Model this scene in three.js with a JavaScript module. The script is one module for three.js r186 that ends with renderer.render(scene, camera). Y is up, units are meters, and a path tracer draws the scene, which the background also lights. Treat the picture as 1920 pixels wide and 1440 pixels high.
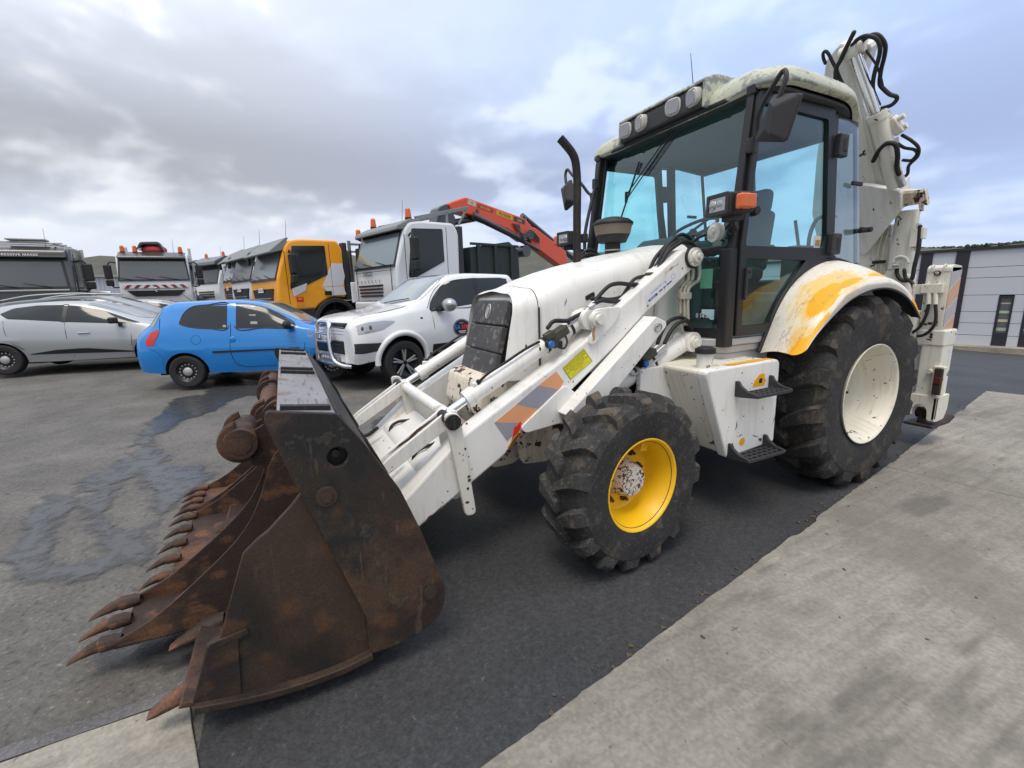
import * as THREE from 'three';
import { mergeGeometries, mergeVertices, toCreasedNormals } from 'three/addons/utils/BufferGeometryUtils.js';
import { RoundedBoxGeometry } from 'three/addons/geometries/RoundedBoxGeometry.js';

// ---------------------------------------------------------------- camera, sky, sun, exposure
const scene = new THREE.Scene();
const camera = new THREE.PerspectiveCamera(81.46, 4 / 3, 0.05, 3000);
camera.position.set(-1.5918, 1.5215, 2.7987);
camera.rotation.set(-0.2013, -0.46373, -0.03177, 'YXZ');
const renderer = new THREE.WebGLRenderer({ antialias: true });
renderer.toneMapping = THREE.LinearToneMapping;
renderer.toneMappingExposure = 1.25;
renderer.shadowMap.enabled = true;

const V = (x, y, z) => new THREE.Vector3(x, y, z);
const clamp = (x, a = 0, b = 1) => Math.min(b, Math.max(a, x));
const sst = (a, b, x) => { const t = clamp((x - a) / (b - a)); return t * t * (3 - 2 * t); };
const mix = (a, b, t) => a + (b - a) * t;
const mix3 = (a, b, t) => [mix(a[0], b[0], t), mix(a[1], b[1], t), mix(a[2], b[2], t)];
function rng(s) { return () => { s |= 0; s = (s + 0x6d2b79f5) | 0; let t = Math.imul(s ^ (s >>> 15), 1 | s); t = (t + Math.imul(t ^ (t >>> 7), 61 | t)) ^ t; return ((t ^ (t >>> 14)) >>> 0) / 4294967296; }; }
function h2(x, y, s) { let n = Math.imul(x, 374761393) + Math.imul(y, 668265263) + Math.imul(s, 982451653); n = Math.imul(n ^ (n >>> 13), 1274126177); return ((n ^ (n >>> 16)) >>> 0) / 4294967296; }
// value noise that repeats every p cells
function pn(x, y, p, s, py = p) {
  const xi = Math.floor(x), yi = Math.floor(y); let fx = x - xi, fy = y - yi; fx = fx * fx * (3 - 2 * fx); fy = fy * fy * (3 - 2 * fy);
  const a = ((xi % p) + p) % p, b = (a + 1) % p, c = ((yi % py) + py) % py, d = (c + 1) % py;
  return mix(mix(h2(a, c, s), h2(b, c, s), fx), mix(h2(a, d, s), h2(b, d, s), fx), fy);
}
function fb(u, v, f, o, s, g = 0.5, fy = f) { let t = 0, a = 1, n = 0; for (let i = 0; i < o; i++) { t += a * pn(u * f, v * fy, f, s + i * 17, fy); n += a; a *= g; f *= 2; fy *= 2; } return t / n; }

// sky: a broken overcast, brighter overhead, with a soft grey bank low on one side and bluer air on the other
{
  const W = 1536, H = 768, d = new Float32Array(W * H * 4);
  const fm = (x, y, o, sd) => { let t = 0, a = 1, n = 0; for (let i = 0; i < o; i++) { t += a * pn(x, y, 4096, sd + i * 13); n += a; a *= 0.53; x *= 2.03; y *= 2.03; } return t / n; };
  const gau = (x, m, s) => Math.exp(-(((x - m) / s) ** 2));
  for (let j = 0; j < H; j++) {
    const el = ((j + 0.5) / H - 0.5) * Math.PI, se = Math.sin(el), ce = Math.cos(el), deg = (el * 180) / Math.PI, e = Math.max(se, 0);
    for (let i = 0; i < W; i++) {
      const u = (i + 0.5) / W, az = (u - 0.5) * 2 * Math.PI, dx = ce * Math.cos(az), dz = ce * Math.sin(az), v = (el + 2) / 4;
      const k = 1 / (e + 0.17), X = dx * k, Z = dz * k, w1 = fm(X * 0.8 + 3.1, Z * 0.8, 4, 91) - 0.5, w2 = fm(X * 0.8, Z * 0.8 + 9.7, 4, 97) - 0.5;
      const n1 = fm(X * 1.9 + w1 * 1.7 + 11.3, Z * 1.9 + w2 * 1.7 + 4.2, 7, 5), n2 = fm(X * 5.2 + w2 * 2.6 + 5, Z * 4.4 + w1 * 2.6, 6, 61), n3 = fm(az * 2.2 + w1 + 4, deg * 0.23 + w2 * 1.5, 6, 77);
      const blueSide = sst(0.12, 0.95, dx * 0.95 - dz * 0.22);
      const lum = 0.735 + 0.09 * Math.sqrt(e) + 0.36 * e * e;
      const bank = gau(deg, 14, 5.5) * (1 - 0.85 * blueSide) + gau(deg, 13, 5) * 0.55 * blueSide;
      const den = n1 * 0.62 + n2 * 0.2 + n3 * 0.18;
      const thick = sst(0.38, 0.66, den + 0.15 * bank - 0.13 * sst(19, 27, deg)) , thin = sst(0.53, 0.36, den + (n2 - 0.5) * 0.35);
      let c = mix3(mix3([0.80, 0.865, 0.99], [1.0, 1.025, 1.08], thin), mix3([0.54, 0.70, 1.05], [0.69, 0.83, 1.12], thin), blueSide);
      c = mix3(c, mix3([0.425, 0.45, 0.515], [0.38, 0.46, 0.69], blueSide), thick * mix(0.35, 0.92, clamp(bank * 1.1)) * mix(1, 0.9, blueSide));
      const low = gau(deg, 4.5, 3.6); c = mix3(c, mix3([0.84, 0.91, 1.02], [0.78, 0.89, 1.1], blueSide), low * (0.30 + 0.6 * sst(0.42, 0.56, n3)));
      if (se < 0) c = mix3(c, [0.30, 0.29, 0.28], sst(0, -0.08, se));
      const q = (j * W + i) * 4; d[q] = c[0] * lum; d[q + 1] = c[1] * lum; d[q + 2] = c[2] * lum; d[q + 3] = 1;
    }
  }
  const t = new THREE.DataTexture(d, W, H, THREE.RGBAFormat, THREE.FloatType);
  t.mapping = THREE.EquirectangularReflectionMapping; t.magFilter = t.minFilter = THREE.LinearFilter; t.needsUpdate = true; t.colorSpace = THREE.LinearSRGBColorSpace;
  scene.background = t; scene.environment = t;
}
const sun = new THREE.DirectionalLight(0xfff3e2, 1.45);
sun.position.set(-5, 20, 6.5); sun.target.position.set(0.5, 0, 0); scene.add(sun, sun.target);
sun.castShadow = true; sun.shadow.radius = 42; sun.shadow.mapSize.set(2048, 2048);
Object.assign(sun.shadow.camera, { left: -28, right: 28, top: 28, bottom: -28, near: 1, far: 70 });

// ---------------------------------------------------------------- textures
function tex(n, fn, srgb = true, m = n) {
  const d = new Uint8Array(n * m * 4);
  for (let j = 0; j < m; j++) for (let i = 0; i < n; i++) {
    const c = fn((i + 0.5) / n, (j + 0.5) / m), q = (j * n + i) * 4;
    if (typeof c === 'number') d[q] = d[q + 1] = d[q + 2] = clamp(c) * 255; else { d[q] = clamp(c[0]) * 255; d[q + 1] = clamp(c[1]) * 255; d[q + 2] = clamp(c[2]) * 255; }
    d[q + 3] = 255;
  }
  const t = new THREE.DataTexture(d, n, m, THREE.RGBAFormat);
  t.wrapS = t.wrapT = THREE.RepeatWrapping; t.magFilter = THREE.LinearFilter; t.minFilter = THREE.LinearMipmapLinearFilter; t.generateMipmaps = true; t.anisotropy = 8;
  if (srgb) t.colorSpace = THREE.SRGBColorSpace; t.needsUpdate = true; return t;
}
const rep = (t, s) => { const c = t.clone(); c.repeat.set(s, s); c.needsUpdate = true; return c; };
const std = (o) => new THREE.MeshStandardMaterial(o);
const phy = (o) => new THREE.MeshPhysicalMaterial(o);
const lin = (r, g, b) => new THREE.Color().setRGB(r, g, b);

const grainT = tex(512, (u, v) => 0.5 * pn(u * 170, v * 170, 170, 3) + 0.3 * pn(u * 83, v * 83, 83, 9) + 0.2 * pn(u * 256, v * 256, 256, 4), false);
const asphaltT = tex(1024, (u, v) => {
  const g = pn(u * 300, v * 300, 300, 1), g2 = pn(u * 150, v * 150, 150, 2), l = fb(u, v, 4, 5, 11), m = fb(u, v, 18, 3, 23);
  const pa = fb(u, v, 3, 3, 29, 0.6); let b = 0.362 + (g - 0.5) * 0.055 + (g2 - 0.5) * 0.05 + (l - 0.5) * 0.12 + (m - 0.5) * 0.05 + (pa - 0.5) * 0.06;
  if (g > 0.9 && g2 > 0.55) b += 0.10; if (g2 < 0.12) b -= 0.05;
  return [b * 1.03, b * 1.0, b * 0.955];
});
const darkAsphaltT = tex(1024, (u, v) => {
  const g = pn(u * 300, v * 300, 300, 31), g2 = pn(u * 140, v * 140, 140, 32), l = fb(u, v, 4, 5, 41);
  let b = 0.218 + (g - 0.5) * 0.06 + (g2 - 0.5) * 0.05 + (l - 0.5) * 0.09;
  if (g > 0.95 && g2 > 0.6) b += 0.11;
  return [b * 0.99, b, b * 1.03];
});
const concT = tex(1024, (u, v) => {
  const l = fb(u, v, 3, 6, 51), s = fb(u, v, 8, 5, 57, 0.6, 40), g = pn(u * 260, v * 260, 260, 53), st = fb(u, v, 6, 5, 58);
  const br = fb(u, v, 5, 4, 59, 0.6, 120), sm = fb(u, v, 4, 5, 62, 0.6, 14); let b = 0.52 + (l - 0.5) * 0.12 + (s - 0.5) * 0.07 + (br - 0.5) * 0.09 + (g - 0.5) * 0.07 + (fb(u, v, 30, 4, 63) - 0.5) * 0.08;
  let c = [b * 1.03, b * 0.995, b * 0.92];
  c = mix3(c, [0.43, 0.41, 0.38], sst(0.52, 0.74, st) * 0.42); c = mix3(c, [0.33, 0.315, 0.295], sst(0.60, 0.78, sm) * 0.5);
  const pit = pn(u * 120, v * 120, 120, 54); if (pit > 0.972) c = mix3(c, [0.27, 0.255, 0.24], 0.45);
  return c;
});
// paint: base colour, chips, grime specks
function paintTex(seed, base, o = {}) {
  return tex(1024, (u, v) => {
    const l = fb(u, v, 3, 4, seed), sp = pn(u * 130, v * 130, 130, seed + 3), sp2 = pn(u * 61, v * 47, 61, seed + 4, 47), ch = fb(u, v, 22, 4, seed + 7, 0.6), zone = fb(u, v, 4, 3, seed + 9), st = fb(u, v, 40, 4, seed + 12, 0.55, 5);
    let c = base.map((x) => x + (l - 0.5) * (o.vary ?? 0.05));
    c = mix3(c, o.grime ?? [0.62, 0.57, 0.48], sst(0.5, 0.8, st * 0.6 + zone * 0.4) * (o.dirt ?? 0.35));
    if (sp > 0.994) c = mix3(c, [0.2, 0.18, 0.16], 0.7); else if (sp > 0.984) c = mix3(c, [0.5, 0.47, 0.42], 0.45);
    if (sp2 > 0.988) c = mix3(c, [0.32, 0.2, 0.14], (o.spot ?? 0.5));
    const t = (o.chip ?? 0.97) - zone * 0.16, k = sst(t, t + 0.02, ch + 0.08); if (k > 0) c = mix3(c, mix3([0.21, 0.13, 0.1], [0.33, 0.2, 0.14], pn(u * 90, v * 90, 90, 6)), k);
    return c;
  });
}
const whiteT = paintTex(101, [0.905, 0.9, 0.885], { dirt: 0.22 });
const dirtyT = paintTex(131, [0.88, 0.87, 0.835], { dirt: 0.24, chip: 0.935, spot: 0.8 });
const chipT = paintTex(151, [0.87, 0.83, 0.76], { dirt: 0.5, chip: 0.79, spot: 0.9 });
const hubT = paintTex(171, [0.83, 0.8, 0.76], { dirt: 0.5, chip: 0.72, spot: 0.9 });
const rustT = tex(1024, (u, v) => {
  const l = fb(u, v, 4, 6, 201), m = fb(u, v, 12, 4, 207), g = pn(u * 200, v * 200, 200, 203), s = fb(u, v, 6, 5, 209, 0.6, 60);
  let c = mix3([0.245, 0.185, 0.165], [0.46, 0.315, 0.235], sst(0.35, 0.7, l));
  c = mix3(c, [0.57, 0.385, 0.25], sst(0.55, 0.74, m) * 0.6); c = mix3(c, [0.20, 0.15, 0.14], sst(0.55, 0.75, s) * 0.6);
  const k = 0.9 + (g - 0.5) * 0.24; return c.map((x) => x * k);
});
const darkT = tex(1024, (u, v) => {
  const l = fb(u, v, 3, 6, 221), m = fb(u, v, 10, 5, 227), g = pn(u * 220, v * 220, 220, 223), s = fb(u, v, 70, 4, 229, 0.55, 7);
  let c = mix3([0.15, 0.13, 0.118], [0.255, 0.198, 0.16], sst(0.42, 0.62, l));
  c = mix3(c, [0.40, 0.27, 0.17], sst(0.53, 0.78, m) * 0.55); c = mix3(c, [0.34, 0.30, 0.26], sst(0.70, 0.84, s) * 0.3);
  const k = 0.95 + (g - 0.5) * 0.26; return c.map((x) => x * k);
});
const blackSteelT = tex(512, (u, v) => {
  const l = fb(u, v, 3, 6, 241), s = fb(u, v, 60, 4, 249, 0.55, 7), g = pn(u * 200, v * 200, 200, 243), m = fb(u, v, 9, 4, 244);
  let c = mix3([0.125, 0.125, 0.135], [0.175, 0.165, 0.165], l); c = mix3(c, [0.36, 0.34, 0.3], sst(0.66, 0.8, s) * 0.5); c = mix3(c, [0.27, 0.2, 0.16], sst(0.6, 0.74, m) * 0.7);
  return c.map((x) => x * (0.93 + (g - 0.5) * 0.2));
});
const plateT = tex(512, (u, v) => {
  const l = fb(u, v, 3, 6, 261), s = fb(u, v, 50, 4, 269, 0.55, 6), g = pn(u * 200, v * 200, 200, 263), m = fb(u, v, 8, 5, 264);
  let c = mix3([0.50, 0.49, 0.49], [0.68, 0.67, 0.68], l); c = mix3(c, [0.36, 0.32, 0.3], sst(0.6, 0.8, s) * 0.6); c = mix3(c, [0.5, 0.36, 0.31], sst(0.58, 0.7, m) * 0.6);
  return c.map((x) => x * (0.96 + (g - 0.5) * 0.12));
});
const fenderT = tex(1024, (u, v) => {
  const l = fb(u, v, 3, 4, 301), m = fb(u, v, 7, 6, 303, 0.62), sc = fb(u, v, 12, 5, 305, 0.6, 60), g = fb(u, v, 60, 3, 307);
  let c = [0.90, 0.88, 0.83].map((x) => x + (l - 0.5) * 0.06);
  c = mix3(c, [0.97, 0.70, 0.13], sst(0.52, 0.62, m * 0.8 + l * 0.25 + (sc - 0.5) * 0.12 - 0.02));
  c = mix3(c, [0.62, 0.58, 0.52], sst(0.6, 0.75, sc) * 0.55); if (g > 0.72) c = mix3(c, [0.55, 0.5, 0.45], 0.4);
  return c;
});
// mudguard: white over yellow, rubbed through in a big blot low at the front, along the tail and softly between (u along the arc, v across)
const fenderMap = tex(1024, (u, v) => {
  const n = fb(u, v, 9, 5, 303, 0.6), l = fb(u, v, 3, 4, 301), sc = fb(u, v, 14, 5, 305, 0.6, 6), g = fb(u, v, 70, 3, 307), big = fb(u, v, 5, 4, 309);
  const blob = (a, b, ra, rb) => 1 - Math.hypot((u - a) / ra, (v - b) / rb);
  const w = (n - 0.5) * 1.5 + (sc - 0.5) * 0.8;
  let hard = Math.max(blob(0.27, 0.60, 0.11, 0.20), blob(0.40, 0.66, 0.09, 0.10), blob(0.93, 0.7, 0.11, 0.55), blob(0.02, 0.75, 0.07, 0.2), blob(0.10, 0.88, 0.16, 0.07), blob(0.70, 0.62, 0.16, 0.09)) + w * 0.45;
  let soft = Math.max(blob(0.33, 0.52, 0.28, 0.42), blob(0.75, 0.6, 0.25, 0.2), blob(0.05, 0.7, 0.12, 0.4)) + w * 0.75;
  let c = [0.905, 0.885, 0.84].map((x) => x + (l - 0.5) * 0.07);
  c = mix3(c, [0.95, 0.74, 0.36], sst(0.12, 0.62, soft) * 0.7); c = mix3(c, [0.975, 0.69, 0.07], sst(0.05, 0.16, hard));
  c = mix3(c, [0.60, 0.57, 0.53], sst(0.86, 0.93, v + (n - 0.5) * 0.12) * sst(0.1, 0.25, u) * (1 - sst(0.75, 0.85, u)) * 0.75);
  c = mix3(c, [0.62, 0.58, 0.54], sst(0.64, 0.8, sc) * 0.4); if (g > 0.76) c = mix3(c, [0.5, 0.45, 0.4], 0.3); if (big > 0.62 && g > 0.56) c = mix3(c, [0.66, 0.6, 0.52], 0.35);
  return c;
});
// rear side plate of the loader bucket: black paint left round the pin hole, bare brown steel elsewhere (one tile = 1.25 m)
const rearPlateT = tex(1024, (u, v) => {
  const x = (u < 0.4 ? u + 1 : u) * 1.25 - 2.5 + 0, y = v * 1.25, n = fb(u, v, 6, 6, 223, 0.58), m = fb(u, v, 10, 5, 227), g = pn(u * 240, v * 240, 240, 223), s = fb(u, v, 60, 4, 229, 0.55, 8), f = fb(u, v, 30, 4, 231, 0.6);
  let c = mix3([0.20, 0.162, 0.14], [0.31, 0.235, 0.185], sst(0.35, 0.65, n)); c = mix3(c, [0.40, 0.275, 0.18], sst(0.54, 0.76, m) * 0.6);
  const k = sst(-0.10, 0.12, 0.19 - Math.hypot((x + 1.42) * 0.95, (y - 0.94) * 0.75) + (n - 0.5) * 0.55 + (f - 0.5) * 0.2); c = mix3(c, [0.118, 0.122, 0.132], k * 0.93);
  c = mix3(c, [0.44, 0.40, 0.35], sst(0.66, 0.8, s) * 0.4); if (f > 0.68 && n > 0.5) c = mix3(c, [0.40, 0.35, 0.29], 0.35);
  return c.map((q) => q * (0.95 + (g - 0.5) * 0.26));
});
const roofT = tex(1024, (u, v) => {
  const l = fb(u, v, 3, 5, 321), m = fb(u, v, 8, 6, 323, 0.62), g = fb(u, v, 50, 4, 327);
  const sm = fb(u, v, 3, 6, 331, 0.58, 9); let c = mix3([0.76, 0.765, 0.70], [0.84, 0.835, 0.77], l); c = mix3(c, [0.54, 0.56, 0.575], sst(0.45, 0.54, sm * 0.7 + m * 0.3 + (g - 0.5) * 0.3) * 0.9); if (g > 0.66) c = mix3(c, [0.6, 0.6, 0.56], 0.4);
  return c;
});
const tyreT = tex(1024, (u, v) => {
  const l = fb(u, v, 4, 5, 341), m = fb(u, v, 10, 5, 343), g = pn(u * 180, v * 180, 180, 345), s = fb(u, v, 60, 3, 347);
  let c = [0.175, 0.175, 0.178].map((x) => x + (l - 0.5) * 0.10); c = mix3(c, [0.38, 0.34, 0.285], sst(0.54, 0.76, m) * 0.55); if (s > 0.66) c = mix3(c, [0.46, 0.43, 0.38], 0.3);
  return c.map((x) => x * (0.95 + (g - 0.5) * 0.25));
});
const grilleT = tex(512, (u, v) => {
  const l = fb(u, v, 4, 5, 361), m = fb(u, v, 16, 5, 363, 0.6), g = pn(u * 150, v * 150, 150, 365);
  let c = [0.29, 0.29, 0.295].map((x) => x + (l - 0.5) * 0.12); c = mix3(c, [0.50, 0.49, 0.47], sst(0.60, 0.68, m) * 0.8); if (g < 0.08) c = mix3(c, [0.1, 0.1, 0.1], 0.6);
  return c;
});
const hillT = tex(256, (u, v) => { const m = fb(u, v, 8, 5, 381), l = fb(u, v, 40, 3, 383); return mix3([0.25, 0.27, 0.24], [0.40, 0.38, 0.33], m * 0.6 + l * 0.4); });

function canvasTex(w, h, draw) { const c = document.createElement('canvas'); c.width = w; c.height = h; const g = c.getContext('2d'); draw(g, w, h); const t = new THREE.CanvasTexture(c); t.colorSpace = THREE.SRGBColorSpace; t.anisotropy = 8; return t; }

const M = {
  asphalt: std({ map: rep(asphaltT, 1 / 2.6), bumpMap: rep(grainT, 1 / 0.9), bumpScale: 0.0022, roughness: 0.88 }),
  shadedLane: std({ map: rep(darkAsphaltT, 1 / 2.2), bumpMap: rep(grainT, 1 / 0.9), bumpScale: 0.002, roughness: 0.78 }),  // dark lane asphalt, toned partly for the shade under the machine
  wet: std({ map: rep(darkAsphaltT, 1 / 2.2), color: lin(1.15, 1.17, 1.2), bumpMap: rep(grainT, 1 / 0.8), bumpScale: 0.0016, roughness: 0.33 }),
  concrete: std({ map: rep(concT, 1 / 3.1), bumpMap: rep(grainT, 1 / 1.1), bumpScale: 0.0025, roughness: 0.9 }),
  white: phy({ map: whiteT, roughness: 0.42, clearcoat: 0.25, clearcoatRoughness: 0.35 }),
  dirty: std({ map: dirtyT, roughness: 0.6 }),
  chipped: std({ map: chipT, roughness: 0.65 }),
  hub: std({ map: rep(hubT, 5), roughness: 0.7 }),
  fenderPaint: std({ map: fenderMap, roughness: 0.5 }),
  rearPlate: std({ map: rep(rearPlateT, 0.8), roughness: 0.6, metalness: 0.15, bumpMap: rep(grainT, 2.5), bumpScale: 0.001 }),
  rust: std({ map: rustT, roughness: 0.72, metalness: 0.15, bumpMap: rep(grainT, 2.5), bumpScale: 0.0012 }),
  dark: std({ map: darkT, roughness: 0.66, metalness: 0.15, bumpMap: rep(grainT, 2.5), bumpScale: 0.001 }),
  blackSteel: std({ map: blackSteelT, roughness: 0.55, metalness: 0.2 }),
  topPlate: std({ map: rep(plateT, 1.3), color: lin(0.85, 0.86, 0.87), roughness: 0.6, metalness: 0.15 }),
  fender: std({ map: rep(fenderT, 0.62), roughness: 0.5 }),
  roof: std({ map: rep(roofT, 0.8), color: lin(0.88, 0.90, 0.86), roughness: 0.55 }),
  tyre: std({ map: rep(tyreT, 1.5), roughness: 0.82, bumpMap: rep(grainT, 2), bumpScale: 0.0015 }),
  tread: std({ map: rep(tyreT, 1.5), color: lin(1.75, 1.7, 1.62), roughness: 0.92, bumpMap: rep(grainT, 4), bumpScale: 0.003 }),
  treadRear: std({ map: rep(tyreT, 1.5), color: lin(1.2, 1.18, 1.14), roughness: 0.9, bumpMap: rep(grainT, 4), bumpScale: 0.002 }),
  grille: std({ map: rep(grilleT, 1.6), roughness: 0.75 }),
  yellow: phy({ color: lin(0.86, 0.50, 0.005), roughness: 0.42, clearcoat: 0.2, clearcoatRoughness: 0.4 }),
  cream: std({ map: rep(dirtyT, 1.3), color: lin(1, 0.985, 0.93), roughness: 0.5 }),
  black: std({ color: lin(0.012, 0.012, 0.014), roughness: 0.42 }),
  rubber: std({ color: lin(0.012, 0.012, 0.013), roughness: 0.6 }),
  plastic: std({ color: lin(0.03, 0.03, 0.033), roughness: 0.55 }),
  seat: std({ color: lin(0.035, 0.038, 0.045), roughness: 0.8 }),
  interior: std({ color: lin(0.06, 0.065, 0.07), roughness: 0.8 }),
  chrome: std({ color: lin(0.82, 0.82, 0.84), metalness: 1, roughness: 0.2 }),
  steel: std({ color: lin(0.5, 0.5, 0.51), metalness: 0.8, roughness: 0.38 }),
  alu: std({ color: lin(0.48, 0.48, 0.48), metalness: 0.5, roughness: 0.5 }),
  pipe: std({ map: rep(dirtyT, 2), color: lin(0.75, 0.73, 0.68), roughness: 0.5, metalness: 0.3 }),
  olive: std({ color: lin(0.07, 0.068, 0.045), roughness: 0.6, metalness: 0.2 }),
  blueCap: std({ color: lin(0.02, 0.15, 0.5), roughness: 0.4 }),
  exhaust: std({ map: rep(blackSteelT, 2), color: lin(1.25, 1.15, 1.05), roughness: 0.65, metalness: 0.3 }),
  beigeBowl: std({ color: lin(0.20, 0.165, 0.125), roughness: 0.6 }),
  amber: phy({ color: lin(0.66, 0.115, 0.006), roughness: 0.25, clearcoat: 0.6 }),
  red: phy({ color: lin(0.55, 0.02, 0.02), roughness: 0.2, clearcoat: 0.7 }),
  lens: phy({ color: lin(0.40, 0.40, 0.41), roughness: 0.22, clearcoat: 1, metalness: 0.6 }),
  frosted: std({ color: lin(0.55, 0.54, 0.50), roughness: 0.4 }),
  mirror: std({ color: lin(0.8, 0.8, 0.82), metalness: 1, roughness: 0.05 }),
  cabGlass: phy({ color: lin(0.80, 0.985, 0.97), transmission: 1, thickness: 0, roughness: 0.02, ior: 1.5 }),
  sideGlass: phy({ color: lin(0.80, 0.985, 0.97), transmission: 1, thickness: 0, roughness: 0.02, ior: 1.5 }),
  rearGlass: phy({ color: lin(0.88, 0.95, 0.965), transmission: 1, thickness: 0, roughness: 0.02, ior: 1.5 }),
  carGlass: phy({ color: lin(0.026, 0.030, 0.032), roughness: 0.08, specularIntensity: 0.8 }),
  windGlass: phy({ color: lin(0.19, 0.235, 0.245), roughness: 0.08, clearcoat: 1, clearcoatRoughness: 0.02 }),
  carBlue: phy({ color: lin(0.0, 0.20, 0.60), roughness: 0.35, clearcoat: 1, clearcoatRoughness: 0.06 }),
  carWhite: phy({ color: lin(0.76, 0.76, 0.77), roughness: 0.35, clearcoat: 1, clearcoatRoughness: 0.06 }),
  carSilver: phy({ color: lin(0.42, 0.43, 0.45), roughness: 0.34, metalness: 0.45, clearcoat: 1, clearcoatRoughness: 0.06 }),
  carGrey: phy({ color: lin(0.10, 0.105, 0.11), roughness: 0.35, metalness: 0.3, clearcoat: 1, clearcoatRoughness: 0.06 }),
  truckWhite: phy({ color: lin(0.70, 0.71, 0.73), roughness: 0.4, clearcoat: 0.6, clearcoatRoughness: 0.15 }),
  truckOrange: phy({ color: lin(0.93, 0.38, 0.008), roughness: 0.4, clearcoat: 0.6, clearcoatRoughness: 0.15 }),
  truckDark: phy({ color: lin(0.035, 0.036, 0.038), roughness: 0.35, clearcoat: 0.8, clearcoatRoughness: 0.1 }),
  visor: std({ color: lin(0.20, 0.215, 0.215), roughness: 0.5 }),
  craneRed: phy({ color: lin(0.70, 0.075, 0.018), roughness: 0.4, clearcoat: 0.4 }),
  tipper: std({ color: lin(0.018, 0.026, 0.024), roughness: 0.55 }),
  carTyre: std({ color: lin(0.016, 0.016, 0.017), roughness: 0.75 }),
  alloyDark: std({ color: lin(0.03, 0.03, 0.032), roughness: 0.3, metalness: 0.7 }),
  alloy: std({ color: lin(0.45, 0.45, 0.46), roughness: 0.3, metalness: 0.8 }),
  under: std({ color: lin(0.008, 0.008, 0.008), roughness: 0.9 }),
  panel: std({ color: lin(0.53, 0.55, 0.60), roughness: 0.55 }),
  panelDark: std({ color: lin(0.022, 0.02, 0.03), roughness: 0.5 }),
  hill: std({ map: rep(hillT, 1 / 120), roughness: 1 }),
  foliage: std({ color: lin(0.035, 0.05, 0.03), roughness: 1 }),
  greyWall: std({ color: lin(0.33, 0.345, 0.36), roughness: 0.8 }),
  orangeRefl: std({ color: lin(0.78, 0.37, 0.19), roughness: 0.45 }),
  greyRefl: std({ color: lin(0.32, 0.32, 0.37), roughness: 0.45 }),
  orangePale: std({ color: lin(0.60, 0.37, 0.25), roughness: 0.45 }),
  greyPale: std({ color: lin(0.42, 0.42, 0.46), roughness: 0.45 }),
  redPaint: std({ color: lin(0.75, 0.02, 0.012), roughness: 0.5 }),
  yellowPaint: std({ color: lin(0.80, 0.38, 0.01), roughness: 0.5 }),
  paper: std({ color: lin(0.45, 0.6, 0.45), roughness: 0.8 }),
};

// ---------------------------------------------------------------- geometry helpers
function prep(g) { let q = g.index ? g.toNonIndexed() : g; for (const n of Object.keys(q.attributes)) if (!['position', 'normal'].includes(n)) q.deleteAttribute(n); if (!q.attributes.normal) q.computeVertexNormals(); return q; }
function rev(g) { g = flip(g); const n = g.attributes.normal.array; for (let i = 0; i < n.length; i++) n[i] = -n[i]; return g; }
function boxUV(g) {   // uv in metres from the face's own direction
  const p = g.attributes.position, n = p.count, uv = new Float32Array(n * 2), a = V(), b = V(), c = V();
  for (let i = 0; i < n; i += 3) {
    a.fromBufferAttribute(p, i); b.fromBufferAttribute(p, i + 1); c.fromBufferAttribute(p, i + 2);
    const N = b.clone().sub(a).cross(c.clone().sub(a)), x = Math.abs(N.x), y = Math.abs(N.y), z = Math.abs(N.z);
    [a, b, c].forEach((v, k) => { const o = (i + k) * 2; if (z >= x && z >= y) { uv[o] = v.x; uv[o + 1] = v.y; } else if (x >= y) { uv[o] = v.z + 0.37; uv[o + 1] = v.y; } else { uv[o] = v.x + 0.21; uv[o + 1] = v.z; } });
  }
  g.setAttribute('uv', new THREE.BufferAttribute(uv, 2)); return g;
}
function mg(list) { const f = (Array.isArray(list) ? list.flat(9) : [list]).map(prep); return boxUV(f.length > 1 ? mergeGeometries(f) : f[0]); }
const used = {};
function nm(n) { const k = used[n] = (used[n] ?? -1) + 1; return k ? `${n}_${String(k).padStart(3, '0')}` : n; }
function part(parent, name, geo, m, label, keepUV) {
  const o = new THREE.Mesh(keepUV ? (Array.isArray(geo) ? mergeGeometries(geo.flat(9).map(prep)) : geo) : mg(geo), m); o.name = parent === scene ? nm(name) : name; o.castShadow = o.receiveShadow = true; parent.add(o); if (label) o.userData.label = label; return o;
}
function thing(name, label, category, pos = [0, 0, 0], yaw = 0, group) { const o = new THREE.Group(); o.name = nm(name); o.position.set(...pos); o.rotation.y = yaw; o.userData = { label, category }; if (group) o.userData.group = group; scene.add(o); return o; }
function sub(parent, name, label) { const o = new THREE.Group(); o.name = name; parent.add(o); if (label) o.userData.label = label; return o; }
function tag(o, label, category, group) { Object.assign(o.userData, { label, category }); if (group) o.userData.group = group; return o; }
function struct(name, geo, m, keepUV) { const o = part(scene, name, geo, m, null, keepUV); o.userData.kind = 'structure'; return o; }

const box = (x, y, z, w, h, d, b = 0) => (b ? new RoundedBoxGeometry(w, h, d, 2, b) : new THREE.BoxGeometry(w, h, d)).translate(x, y, z);
function shp(pts) { const s = new THREE.Shape(); pts.forEach((p, i) => (i ? s.lineTo(p[0], p[1]) : s.moveTo(p[0], p[1]))); s.closePath(); return s; }
function pth(pts) { const s = new THREE.Path(); pts.forEach((p, i) => (i ? s.lineTo(p[0], p[1]) : s.moveTo(p[0], p[1]))); s.closePath(); return s; }
function circ(x, y, r, n = 20) { return Array.from({ length: n }, (_, i) => [x + r * Math.cos((i / n) * 2 * Math.PI), y + r * Math.sin((i / n) * 2 * Math.PI)]); }
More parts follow.
